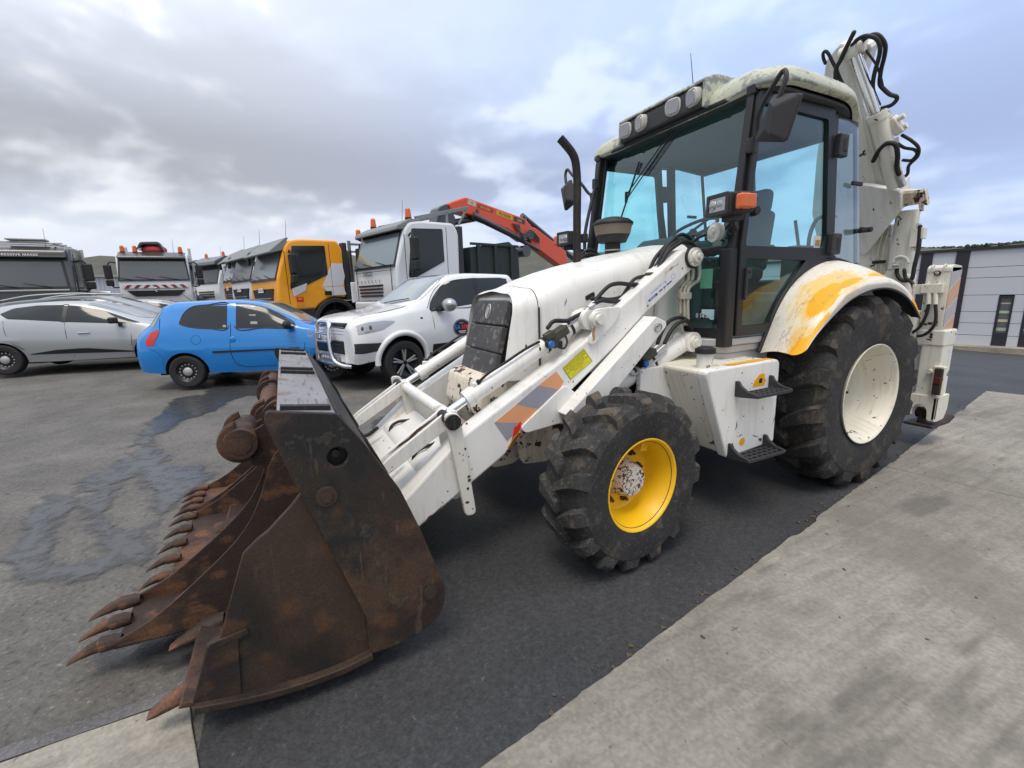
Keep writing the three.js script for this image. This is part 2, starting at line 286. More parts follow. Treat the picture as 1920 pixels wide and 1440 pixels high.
// round the corners of a polygon
function rnd(pts, r = 0.02, n = 4) {
  const o = []; const L = pts.length;
  for (let i = 0; i < L; i++) {
    const p = pts[i], a = pts[(i + L - 1) % L], b = pts[(i + 1) % L]; const rr = p[2] ?? r;
    const da = [a[0] - p[0], a[1] - p[1]], db = [b[0] - p[0], b[1] - p[1]], la = Math.hypot(...da), lb = Math.hypot(...db), k = Math.min(rr, la * 0.45, lb * 0.45);
    if (k < 1e-4) { o.push(p); continue; }
    const A = [p[0] + (da[0] / la) * k, p[1] + (da[1] / la) * k], B = [p[0] + (db[0] / lb) * k, p[1] + (db[1] / lb) * k];
    for (let j = 0; j <= n; j++) { const t = j / n; o.push([(1 - t) ** 2 * A[0] + 2 * t * (1 - t) * p[0] + t * t * B[0], (1 - t) ** 2 * A[1] + 2 * t * (1 - t) * p[1] + t * t * B[1]]); }
  }
  return o;
}
function ext(pts, z0, z1, b = 0.005, holes = []) {   // outline in x,y pushed from z0 to z1
  const s = shp(pts); for (const h of holes) s.holes.push(pth(h)); const d = Math.abs(z1 - z0); b = Math.min(b, d * 0.45);
  return new THREE.ExtrudeGeometry(s, { depth: d - 2 * b, bevelEnabled: b > 0, bevelSize: b, bevelThickness: b, bevelOffset: -b, bevelSegments: 2, curveSegments: 8 }).translate(0, 0, Math.min(z0, z1) + b);
}
const extX = (pts, x0, x1, b = 0.005, holes = []) => ext(pts, x0, x1, b, holes).applyMatrix4(new THREE.Matrix4().makeBasis(V(0, 0, 1), V(0, 1, 0), V(1, 0, 0)).premultiply(new THREE.Matrix4()));   // outline given as z,y ; mirrored basis is put right below
function flip(g) { g = prep(g); const p = g.attributes.position.array, n = g.attributes.normal.array; for (let i = 0; i < p.length; i += 9) for (let k = 0; k < 3; k++) { let t = p[i + 3 + k]; p[i + 3 + k] = p[i + 6 + k]; p[i + 6 + k] = t; t = n[i + 3 + k]; n[i + 3 + k] = n[i + 6 + k]; n[i + 6 + k] = t; } return g; }
const exX = (pts, x0, x1, b, holes) => flip(extX(pts, x0, x1, b, holes));
const exY = (pts, y0, y1, b, holes) => flip(ext(pts, y0, y1, b, holes).applyMatrix4(new THREE.Matrix4().makeBasis(V(1, 0, 0), V(0, 0, 1), V(0, 1, 0))));   // outline given as x,z
const mirZ = (g) => flip(prep(Array.isArray(g) ? mergeGeometries(g.flat(9).map(prep)) : g.clone()).clone().scale(1, 1, -1));
function cyl(a, b, r, r2 = r, n = 20, open = false) { const A = V(...a), B = V(...b), d = B.clone().sub(A), g = new THREE.CylinderGeometry(r2, r, d.length(), n, 1, open); g.applyQuaternion(new THREE.Quaternion().setFromUnitVectors(V(0, 1, 0), d.normalize())); return g.translate((A.x + B.x) / 2, (A.y + B.y) / 2, (A.z + B.z) / 2); }
function tube(pts, r, seg = pts.length * 6, n = 8, tension = 0.5) { return new THREE.TubeGeometry(new THREE.CatmullRomCurve3(pts.map((p) => V(...p)), false, 'centripetal', tension), seg, r, n, false); }
function capTube(pts, r, seg, n = 8) { const e = pts[pts.length - 1], s = pts[0]; return [tube(pts, r, seg, n), new THREE.SphereGeometry(r, n, 6).translate(...s), new THREE.SphereGeometry(r, n, 6).translate(...e)]; }
function latheZ(prof, n = 48) { return new THREE.LatheGeometry(prof.map((p) => new THREE.Vector2(p[0], p[1])), n).rotateX(Math.PI / 2); }   // profile r, z : axis along z
const at = (g, x, y, z, rx = 0, ry = 0, rz = 0) => { if (rx) g.rotateX(rx); if (rz) g.rotateZ(rz); if (ry) g.rotateY(ry); return g.translate(x, y, z); };
function grid(nu, nv, f) {   // surface through f(u,v) -> [x,y,z]
  const P = [], I = []; for (let j = 0; j <= nv; j++) for (let i = 0; i <= nu; i++) P.push(...f(i / nu, j / nv));
  for (let j = 0; j < nv; j++) for (let i = 0; i < nu; i++) { const a = j * (nu + 1) + i; I.push(a, a + 1, a + nu + 1, a + 1, a + nu + 2, a + nu + 1); }
  const g = new THREE.BufferGeometry(); g.setAttribute('position', new THREE.Float32BufferAttribute(P, 3)); g.setIndex(I); g.computeVertexNormals(); return g;
}
const lerpA = (t, pts) => { for (let i = 1; i < pts.length; i++) if (t <= pts[i][0] || i === pts.length - 1) { const a = pts[i - 1], b = pts[i], k = clamp((t - a[0]) / (b[0] - a[0])); return mix(a[1], b[1], k); } };
function planeExt(p3, nrm, depth, b = 0.006, hole) {   // flat outline in space pushed back along -nrm
  const N = V(...nrm).normalize(), X = V(0, 0, 1).sub(N.clone().multiplyScalar(N.z)).normalize(), Y = N.clone().cross(X), O = V(...p3[0]);
  const q = p3.map((p) => { const d = V(...p).sub(O); return [d.dot(X), d.dot(Y)]; });
  return ext(q, -depth, 0, b).applyMatrix4(new THREE.Matrix4().makeBasis(X, Y, N).setPosition(O));
}
const hoseA = [[0.132,1.454,0.53],[0.183,1.503,0.53],[0.247,1.547,0.53],[0.313,1.559,0.53],[0.408,1.552,0.53],[0.506,1.552,0.53],[0.584,1.578,0.53],[0.633,1.636,0.53],[0.674,1.694,0.53],[0.716,1.758,0.53],[0.773,1.807,0.53],[0.856,1.83,0.53],[0.943,1.816,0.53],[1.007,1.762,0.53]];
const hoseB = [[0.111,1.44,0.55],[0.168,1.458,0.55],[0.246,1.45,0.55],[0.346,1.451,0.55],[0.393,1.481,0.55],[0.446,1.532,0.55],[0.53,1.567,0.55],[0.586,1.593,0.55],[0.641,1.666,0.55],[0.696,1.741,0.55],[0.768,1.789,0.55],[0.858,1.823,0.55],[0.937,1.803,0.55],[0.972,1.76,0.55]];
const hoseC = [[0.619,1.654,0.49],[0.654,1.713,0.49],[0.704,1.762,0.49],[0.762,1.806,0.49],[0.86,1.835,0.49],[0.956,1.82,0.49]];
const hoseD = [[0.596,1.165,0.6],[0.626,1.23,0.6],[0.668,1.287,0.6],[0.727,1.317,0.6],[0.811,1.321,0.6],[0.868,1.293,0.6],[0.912,1.239,0.6]];
const hoseE = [[0.639,1.164,0.62],[0.681,1.227,0.62],[0.731,1.274,0.62],[0.791,1.298,0.62],[0.846,1.3,0.62],[0.88,1.259,0.62]];
const pipeA = [[0.89,1.632,0.56],[0.894,1.577,0.56],[0.827,1.512,0.56],[0.824,1.446,0.56],[0.846,1.275,0.56],[0.87,1.21,0.56]];
const pipeB = [[0.925,1.654,0.57],[0.922,1.576,0.57],[0.859,1.517,0.57],[0.852,1.445,0.57],[0.871,1.274,0.57]];
const pipeC = [[0.971,1.691,0.58],[0.975,1.575,0.58],[0.884,1.516,0.58],[0.877,1.444,0.58],[0.892,1.273,0.58]];
const pipeTilt = [[-0.642,1.062,0.56],[-0.493,1.137,0.56],[-0.375,1.198,0.56],[-0.273,1.238,0.56]];
const cordTilt = [[-0.221,1.316,0.57],[-0.182,1.35,0.57],[-0.085,1.349,0.57],[-0.025,1.37,0.57],[0.056,1.399,0.57]];
const bmBody = [[3.02,3.372,0.079],[2.973,3.458,0.113],[2.95,3.501,0.187],[2.935,3.527,0.243],[2.945,3.509,0.282],[3.013,3.386,0.292],[3.033,3.35,0.388],[2.979,3.446,0.392],[2.972,3.46,0.416],[2.981,3.443,0.449],[2.997,3.414,0.456],[3.034,3.347,0.432],[3.078,3.267,0.416],[3.191,3.062,0.446],[3.439,2.61,0.573],[3.578,2.358,0.617],[3.564,2.383,0.544],[3.666,2.198,0.537],[3.871,1.826,0.167],[3.949,1.684,0.112],[3.941,1.698,-0.17],[3.842,1.879,-0.274],[3.63,2.264,-0.265],[3.37,2.737,-0.122],[3.127,3.178,0.042]];
const bmRod = [[2.886,3.361,0.413],[3.125,2.927,0.481]];
const bmCyl = [[3.124,2.929,0.492],[3.354,2.511,0.529],[3.443,2.349,0.561]];
const bmCylEdge = [[3.131,2.917,0.433],[3.132,2.914,0.555],[3.433,2.368,0.522],[3.442,2.352,0.602]];
const bmPipeA = [[3.234,2.929,0.368],[3.369,2.684,0.397],[3.516,2.416,0.437]];
const bmPipeB = [[3.235,2.926,0.394],[3.373,2.677,0.428],[3.523,2.404,0.468]];
const bmPlate = [[3.473,2.458,0.256],[3.487,2.433,0.348],[3.538,2.34,0.566],[3.549,2.32,0.577],[3.62,2.19,0.565],[3.687,2.07,0.456],[3.81,1.846,0.252],[3.825,1.818,0.209],[3.818,1.832,0.179],[3.762,1.933,0.162]];
const bmPin = [[3.588,2.232,0.5],[3.589,2.228,0.519]];
const bmBoxL = [[3.548,2.321,0.574],[3.569,2.284,0.751],[3.632,2.169,0.759],[3.622,2.188,0.687],[3.622,2.187,0.619],[3.627,2.177,0.569]];
const bmBoxT = [[3.664,2.383,0.524],[3.7,2.318,0.697]];
const bmHoseA = [[2.879,3.448,0.371],[2.868,3.468,0.411],[2.867,3.47,0.458],[2.876,3.453,0.501],[2.893,3.422,0.538],[2.919,3.374,0.555],[2.945,3.328,0.549],[2.973,3.277,0.528],[2.999,3.229,0.504],[3.028,3.176,0.483],[3.064,3.111,0.47],[3.101,3.044,0.482],[3.129,2.992,0.497]];
const bmHoseB = [[2.928,3.449,0.406],[2.918,3.467,0.434],[2.914,3.475,0.477],[2.92,3.464,0.521],[2.941,3.425,0.553],[2.97,3.373,0.57],[3.006,3.308,0.555],[3.037,3.251,0.53],[3.062,3.206,0.514],[3.097,3.141,0.503],[3.123,3.095,0.527],[3.149,3.048,0.564],[3.163,3.021,0.602],[3.173,3.003,0.604],[3.188,2.976,0.567],[3.19,2.974,0.482]];
const bmHoseC = [[2.884,3.402,0.163],[2.861,3.444,0.155],[2.843,3.476,0.162],[2.841,3.48,0.179],[2.855,3.455,0.198],[2.89,3.392,0.218],[2.923,3.331,0.238],[2.965,3.254,0.256],[2.992,3.205,0.271]];
const bmHoseD = [[2.807,3.506,0.411],[2.83,3.464,0.371],[2.854,3.42,0.33],[2.882,3.369,0.287],[2.903,3.331,0.249],[2.944,3.256,0.231]];
const bmHoseE = [[3.259,2.575,0.444],[3.226,2.634,0.489],[3.201,2.679,0.556],[3.213,2.659,0.613],[3.257,2.579,0.623],[3.307,2.487,0.608],[3.338,2.432,0.616]];
const bmHoseF = [[3.308,2.739,0.617],[3.34,2.683,0.674],[3.374,2.62,0.715],[3.406,2.561,0.705],[3.438,2.504,0.636],[3.472,2.442,0.619],[3.49,2.41,0.565]];
const bmHoseG = [[3.337,2.688,0.577],[3.36,2.645,0.621],[3.378,2.613,0.686],[3.395,2.583,0.702],[3.418,2.541,0.659],[3.41,2.555,0.602]];
const bmBlock = [[3.213,2.876,0.558],[3.279,2.756,0.622],[3.294,2.729,0.57]];
const bmFitting = [[3.355,2.437,0.599],[3.412,2.333,0.627]];
const bigCyl = [[3.82,2.145,0.516],[3.82,1.625,0.504],[3.82,2.154,0.459],[3.82,2.134,0.584],[3.82,1.629,0.426],[3.82,1.62,0.584]];
const bcPipe = [[3.77,2.04,0.406],[3.77,1.84,0.382],[3.77,1.59,0.38]];
const bcHose = [[3.7,1.65,0.54],[3.7,1.589,0.547],[3.7,1.527,0.588],[3.7,1.524,0.661],[3.7,1.648,0.674],[3.7,1.809,0.686],[3.7,2.001,0.674]];
const bcBlock = [[3.72,1.984,0.614],[3.72,1.831,0.718]];
const bcLoop = [[3.72,1.693,0.497],[3.72,1.733,0.504],[3.72,1.746,0.549],[3.72,1.726,0.596],[3.72,1.685,0.617]];
const stHoseA = [[3.46,1.307,0.911],[3.46,1.249,0.909],[3.46,1.173,0.895],[3.46,1.101,0.866],[3.46,1.063,0.832]];
const stHoseB = [[3.46,1.308,0.957],[3.46,1.222,0.972],[3.46,1.142,0.973],[3.46,1.076,0.944],[3.46,1.038,0.902],[3.46,1.03,0.87]];
const wetA = [[-3.286,0.006,-0.827],[-3.437,0.006,-1.411],[-3.553,0.006,-2.024],[-3.324,0.006,-1.981],[-3.36,0.006,-2.215],[-3.195,0.006,-2.656],[-3.336,0.006,-4.182],[-3.371,0.006,-5.931],[-2.811,0.006,-6.104],[-2.233,0.006,-5.607],[-2.648,0.006,-4.66],[-2.984,0.006,-4.238],[-3.069,0.006,-3.398],[-2.808,0.006,-2.519],[-2.378,0.006,-2.094],[-2.323,0.006,-1.794],[-2.456,0.006,-1.374],[-2.569,0.006,-0.907],[-2.534,0.006,-0.444],[-2.835,0.006,-0.391],[-3.08,0.006,-0.514]];
const wetHoleA = [[-3.096,0.006,-0.719],[-3.208,0.006,-1.114],[-3.252,0.006,-1.455],[-3.225,0.006,-1.852],[-2.956,0.006,-1.008],[-2.808,0.006,-0.633],[-3.01,0.006,-0.608]];
const wetHoleB = [[-2.896,0.006,-1.248],[-3.037,0.006,-2.021],[-2.935,0.006,-2.236],[-2.744,0.006,-1.602],[-2.582,0.006,-1.001],[-2.707,0.006,-0.929]];
const wetB = [[-3.288,0.006,-7.314],[-2.704,0.006,-7.534],[-1.845,0.006,-6.403],[-1.518,0.006,-5.353],[-1.233,0.006,-4.689],[-1.481,0.006,-4.245],[-1.988,0.006,-5.207],[-2.466,0.006,-5.673],[-2.84,0.006,-6.027]];
const wetC = [[-2.438,0.006,0.48],[-2.427,0.006,0.393],[-2.219,0.006,0.432],[-2.086,0.006,0.487],[-2.048,0.006,0.637],[-2.162,0.006,0.659],[-2.34,0.006,0.599]];
const wetD = [[-0.749,0.006,-2.786],[-0.202,0.006,-3.386],[0.546,0.006,-3.468],[-0.078,0.006,-2.087],[-0.683,0.006,-1.417],[-0.867,0.006,-1.531]];
const wetE = [[-7.856,0.006,-12.271],[-6.729,0.006,-12.374],[-5.158,0.006,-11.169],[-3.593,0.006,-7.655],[-4.208,0.006,-7.5],[-5.565,0.006,-8.751],[-6.485,0.006,-8.816]];
// ---------------------------------------------------------------- ground
const gh = (x, z) => 0.022 * Math.max(0, Math.min(-z, 45) - 4) * sst(4, 9, -z) - 0.0965 * Math.max(0, Math.min(x, 31) - 7.4) * sst(7.4, 12, x);
{
  const N = 220, f = (t) => { const s = t * 2 - 1; return Math.sign(s) * (Math.abs(s) * 26 + Math.pow(Math.abs(s), 5) * 900); };
  const g = grid(N, N, (u, v) => { const x = f(u), z = f(1 - v); return [x, gh(x, z), z]; });
  struct('ground', g, M.asphalt);
}
// irregular outline : subdivide and push points about
function rough(p, step, amp, seed) {
  const r = [], q = rng(seed);
  for (let i = 0; i < p.length; i++) { const a = p[i], b = p[(i + 1) % p.length], L = Math.hypot(b[0] - a[0], b[1] - a[1]), n = Math.max(1, Math.round(L / step)); for (let k = 0; k < n; k++) { const t = k / n, j = amp * (pn(r.length * 0.37, 0.5, 4096, seed) - 0.5) * 2 + amp * 0.5 * (q() - 0.5), nx = -(b[1] - a[1]) / L, ny = (b[0] - a[0]) / L; r.push([a[0] + (b[0] - a[0]) * t + nx * j, a[1] + (b[1] - a[1]) * t + ny * j]); } }
  return r;
}
const edgeZ = (x) => 1.686 - 0.1585 * (x + 1.178);
const flat = (pts, y, holes = []) => { const s = shp(pts); holes.forEach((h) => s.holes.push(pth(h))); return flip(new THREE.ShapeGeometry(s).applyMatrix4(new THREE.Matrix4().makeBasis(V(1, 0, 0), V(0, 0, 1), V(0, 1, 0)).setPosition(0, y, 0))); };
{ // dark lane asphalt, shade under the machine put into its colour, running on down to the building
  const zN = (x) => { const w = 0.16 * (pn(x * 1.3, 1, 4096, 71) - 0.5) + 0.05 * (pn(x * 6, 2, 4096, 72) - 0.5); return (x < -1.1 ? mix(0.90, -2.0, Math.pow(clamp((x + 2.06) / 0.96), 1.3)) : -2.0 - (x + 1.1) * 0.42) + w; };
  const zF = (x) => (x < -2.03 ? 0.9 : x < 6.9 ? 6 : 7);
  struct('shaded_asphalt_lane', grid(260, 60, (u, v) => { const x = -2.055 + Math.pow(u, 1.5) * 33, z = mix(zF(x), zN(x), v); return [x, gh(x, z) + 0.004, z]; }), M.shadedLane);
}
{ // concrete apron : slabs with open joints and a crumbling edge along the asphalt
  const ap = new THREE.Group(); ap.name = 'concrete_apron'; ap.userData.kind = 'structure'; scene.add(ap);
  const cuts = [-1.9, 2.712, 6.81];
  const nx = 0.1585, far = 9.0;
  for (let i = 0; i < 2; i++) {
    const a = cuts[i] + 0.006, b = cuts[i + 1] - 0.006, q = rng(40 + i), edge = [];
    for (let x = a; x <= b - 0.02; x += 0.035) edge.push([x, edgeZ(x) + 0.007 * (pn(x * 7, 0, 4096, 3) - 0.5) + (pn(x * 2.4, 3, 4096, 9) > 0.86 ? 0.014 : 0) + 0.006 * (q() - 0.5)]);
    edge.push([b, edgeZ(b)]);
    const pts = [...edge, [b + nx * far, edgeZ(b) + far], [a + nx * far, edgeZ(a) + far]];
    part(ap, 'slab', exY(pts, -0.1, 0.016, 0.004), M.concrete);
  }
  const L = rough([[-8, 0.895], [-2.10, 0.895], [-2.02, 1.24], [-1.98, 6], [-8, 6]], 0.05, 0.006, 8);
  part(ap, 'slab', exY(L, -0.1, 0.016, 0.004), M.concrete);
  part(ap, 'joint_filler', exY([[2.703, edgeZ(2.7)], [2.721, edgeZ(2.72)], [2.721 + nx * far, edgeZ(2.72) + far], [2.703 + nx * far, edgeZ(2.7) + far]], -0.1, 0.006, 0), M.under);
}
struct('kerb_channel', exY([[-8, 0.822], [-2.17, 0.822], [-2.11, 0.885], [-8, 0.885]], -0.05, 0.012, 0.003), std({ map: rep(darkAsphaltT, 1), color: lin(3.2, 3.0, 2.8), roughness: 0.6, metalness: 0.2 }));
{ // damp patches on the yard, drying out unevenly from their edges
  const x0 = -3.9, x1 = -0.4, z0 = -8.2, z1 = 0.9, W = 512, H = 1024;
  const polys = [[wetA, [wetHoleA, wetHoleB]], [wetB, []], [wetC, []], [wetD, []]].map(([p, h]) => [p.map((q) => [q[0], q[2]]), h.map((a) => a.map((q) => [q[0], q[2]]))]);
  const sd = (P, x, z) => { let d = 1e9, s = 1; for (let i = 0, j = P.length - 1; i < P.length; j = i++) { const ex = P[j][0] - P[i][0], ez = P[j][1] - P[i][1], wx = x - P[i][0], wz = z - P[i][1], t = clamp((wx * ex + wz * ez) / (ex * ex + ez * ez)), bx = wx - ex * t, bz = wz - ez * t; d = Math.min(d, bx * bx + bz * bz); const c1 = z >= P[i][1], c2 = z < P[j][1], c3 = ex * wz > ez * wx; if ((c1 && c2 && c3) || (!c1 && !c2 && !c3)) s = -s; } return s * Math.sqrt(d); };   // negative inside
  const A = tex(W, (u, v) => { const x = mix(x0, x1, u), z = mix(z0, z1, v); let d = 1e9; for (const [p, hs] of polys) { let q = sd(p, x, z); for (const h of hs) q = Math.max(q, -sd(h, x, z)); d = Math.min(d, q); } const n = fb(u, v, 14, 6, 401, 0.6, 36), f = fb(u, v, 60, 4, 403, 0.6, 150); return sst(0.035, -0.075, d + (n - 0.5) * 0.34 + (f - 0.5) * 0.12) * (0.72 + 0.28 * sst(0.3, 0.55, f)); }, false, H);
  A.wrapS = A.wrapT = THREE.ClampToEdgeWrapping;
  const g = grid(40, 90, (u, v) => { const x = mix(x0, x1, u), z = mix(z1, z0, v); return [x, gh(x, z) + 0.009, z]; }); const uv = []; for (let j = 0; j <= 90; j++) for (let i = 0; i <= 40; i++) uv.push(i / 40, 1 - j / 90); g.setAttribute('uv', new THREE.Float32BufferAttribute(uv, 2));
  const o = struct('damp_patch', g, phy({ color: lin(0.062, 0.063, 0.066), alphaMap: A, transparent: true, roughness: 0.22, bumpMap: (() => { const t = grainT.clone(); t.repeat.set(4.5, 11); t.needsUpdate = true; return t; })(), bumpScale: 0.001 }), true);
}
{ // bits of dry leaf and grit lying about the slabs
  const q = rng(77), gs = [];
  for (let i = 0; i < 90; i++) { const x = -1 + q() * 7.5, z = edgeZ(x) + 0.06 + Math.pow(q(), 1.4) * 2.4, s = 0.003 + q() * q() * 0.013; gs.push(new THREE.TetrahedronGeometry(s, 0).scale(1.5, 0.4, 0.7 + q() * 0.4).rotateY(q() * 6).translate(x, 0.017 + s * 0.13, z)); }
  for (let i = 0; i < 90; i++) { const x = -0.9 + q() * 6.5, z = edgeZ(x) - 0.005 - q() * 0.06, s = 0.005 + q() * 0.011; gs.push(new THREE.TetrahedronGeometry(s, 0).scale(1.3, 0.5, 1).rotateY(q() * 6).translate(x, 0.006 + s * 0.2, z)); }
  const o = part(scene, 'grit', gs, std({ color: lin(0.09, 0.07, 0.05), roughness: 0.95 })); o.userData = { kind: 'stuff', label: 'dry leaf scraps and grit scattered on the concrete slabs and their edge', category: 'litter' };
}
// ---------------------------------------------------------------- hills and far yard
{
  const nA = 240, nR = 14;
  const g = grid(nA, nR, (u, v) => {
    const a = -Math.PI + u * 2 * Math.PI, dx = Math.cos(a), r = 170 + v * 260; const el = mix(4.5, 3.0, sst(0.55, 0.9, dx)) * (0.72 + 0.5 * fb(u, 0.3, 24, 4, 71));
    const H = Math.tan((el * Math.PI) / 180) * 430; const k = sst(0, 1, v) * (0.85 + 0.3 * fb(u, v * 0.2, 60, 3, 75));
    return [r * dx, -2 + (H + 3) * k * k * 0.97, r * Math.sin(a)];
  });
  struct('hills', g, M.hill);
  // trees along the ridge that shows over the building
  const q = rng(9), list = []; const m = new THREE.Matrix4();
  for (let i = 0; i < 900; i++) { const a = -0.62 + q() * 0.5, u = (a + Math.PI) / (2 * Math.PI), dx = Math.cos(a); const el = mix(4.5, 3.0, sst(0.55, 0.9, dx)) * (0.72 + 0.5 * fb(u, 0.3, 24, 4, 71)); const H = Math.tan((el * Math.PI) / 180) * 430, r = 405 + q() * 26; list.push(m.clone().compose(V(r * dx, -2 + (H + 3) * 0.93 + q() * 1.0, r * Math.sin(a)), new THREE.Quaternion().setFromEuler(new THREE.Euler(q() * 3, q() * 3, 0)), V(0.6 + q() * 1.2, 0.5 + q() * 1.1, 0.6 + q() * 1.2))); }
  const im = new THREE.InstancedMesh(new THREE.IcosahedronGeometry(1, 1), M.foliage, list.length); list.forEach((k, i) => im.setMatrixAt(i, k)); im.name = 'far_woods'; im.userData = { kind: 'stuff', label: 'dark fringe of trees on the ridge above the grey building', category: 'woods' }; scene.add(im);
}
// ---------------------------------------------------------------- panelled building on the right
{
  const k = 1.8, B = thing('industrial_building', 'low grey panelled building with dark vertical bands behind the machine', 'building', [30.06, 0, -5.84], Math.atan2(-0.978, 0.21));
  // local +x runs along the facade, local +z points back into the yard's camera side
  const S = (s) => s * k, Y = (y) => 1.5215 + (y - 1.5215) * k; const y0 = Y(-0.37), top = Y(2.29);
  const rows = [-0.35, -0.06, 0.28, 0.6, 1.055, 1.525, 1.81, 2.29].map(Y);
  const cols = [-9, -6.6, -4.2, -1.99, -1.74, -1.24, -0.97, 0.9, 1.15, 3.2, 3.45, 6, 9];
  const darkCol = new Set([3, 5, 7, 9]); const win = [[-0.26, 0.02], [0.24, 0.52], [1.6, 1.88]];
  const wall = []; const D = -1;   // outward = -z local after the turn ; see sign below
  const w = sub(B, 'facade');
  const zf = 0;
  for (let c = 0; c < cols.length - 1; c++) {
    const dark = darkCol.has(c);
    if (dark) { part(w, 'dark_band', box(S((cols[c] + cols[c + 1]) / 2), (top + Y(c === 5 ? 0.12 : -0.34)) / 2, zf + 0.05, S(cols[c + 1] - cols[c]), top - Y(c === 5 ? 0.12 : -0.34), 0.1), M.panelDark); }
    if (dark && c !== 5) continue;
    for (let r = 0; r < rows.length - 1; r++) {
      const hit = r < 4 ? win.filter(([a, b]) => a > cols[c] - 0.01 && b < cols[c + 1] + 0.01) : [];
      let xs = [cols[c]]; hit.forEach(([a, b]) => xs.push(a, b)); xs.push(cols[c + 1]);
      for (let i = 0; i < xs.length; i += 2) part(w, 'panel', box(S((xs[i] + xs[i + 1]) / 2), (rows[r] + rows[r + 1]) / 2, zf, S(xs[i + 1] - xs[i]) - 0.012, rows[r + 1] - rows[r] - 0.022, 0.08, 0.008), M.panel);
    }
  }
  part(w, 'backing', box(0, (y0 + top) / 2, zf - 0.16 , S(18), top - y0, 0.2), M.panelDark);
  part(B, 'roof_coping', box(0, Y(2.32), zf - 0.1, S(18.1), 0.13, 0.5), M.panelDark);
  part(B, 'plinth', box(0, Y(-0.43), zf + 0.35, S(18), 0.34, 0.9, 0.02), std({ map: rep(concT, 0.5), color: lin(1.25, 1.22, 1.15), roughness: 0.9 }));
  for (const [a, b] of win) {
    const W = sub(B, 'window'); const fy0 = Y(0.0), fy1 = Y(1.02);
    part(W, 'frame', [box(S(a) + 0.04, (fy0 + fy1) / 2, zf, 0.1, fy1 - fy0, 0.12), box(S(b) - 0.03, (fy0 + fy1) / 2, zf, 0.08, fy1 - fy0, 0.12), box(S((a + b) / 2), fy1 - 0.05, zf, S(b - a) - 0.02, 0.1, 0.125), box(S((a + b) / 2), (Y(-0.34) + fy0) / 2, zf, S(b - a), fy0 - Y(-0.34) + 0.1, 0.115)], M.panelDark);
    part(W, 'pane', box(S((a + b) / 2) + 0.005, (fy0 + fy1) / 2, zf - 0.02, S(b - a) - 0.14, fy1 - fy0 - 0.08, 0.02), phy({ color: lin(0.2, 0.23, 0.24), roughness: 0.04, metalness: 0.55, clearcoat: 1 }));
    const bq = rng(5 + Math.round(a * 10)); for (let i = 0; i < 4; i++) part(W, 'blind', box(S((a + b) / 2) + 0.005, mix(fy0, fy1, 0.12 + i * 0.23), zf - 0.005, S(b - a) - 0.16, 0.05 + bq() * 0.14, 0.012), std({ color: lin(0.3 + bq() * 0.3, 0.34 + bq() * 0.25, 0.33), roughness: 0.4 }));
  }
  part(B, 'shed', box(0, (y0 + top) / 2, zf - 5.4, S(17.9), top - y0 - 0.1, 10), M.panel);
}
// far grey shed and trailer seen between the trucks
{
  const b = thing('ribbed_shed', 'pale ribbed metal shed far off between the two trucks', 'shed', [-13.9, gh(-15, -45), -45], 0.25);
  part(b, 'wall', [box(0, 1.4, 0, 5.0, 2.8, 4), ...Array.from({ length: 20 }, (_, i) => box(-2.42 + i * 0.255, 1.4, 2.03, 0.09, 2.75, 0.06))], M.panel); part(b, 'roof', box(0, 2.88, 0, 5.3, 0.16, 4.5), M.greyWall);
}
// ---------------------------------------------------------------- the backhoe loader : x runs to its tail, z to the side that faces the camera
const BL = thing('backhoe_loader', 'large white wheeled loading and digging machine with yellow front wheel rim', 'backhoe loader');
const both = (f) => { f(1); f(-1); };
const side = (s, g) => (s > 0 ? g : mirZ(g));
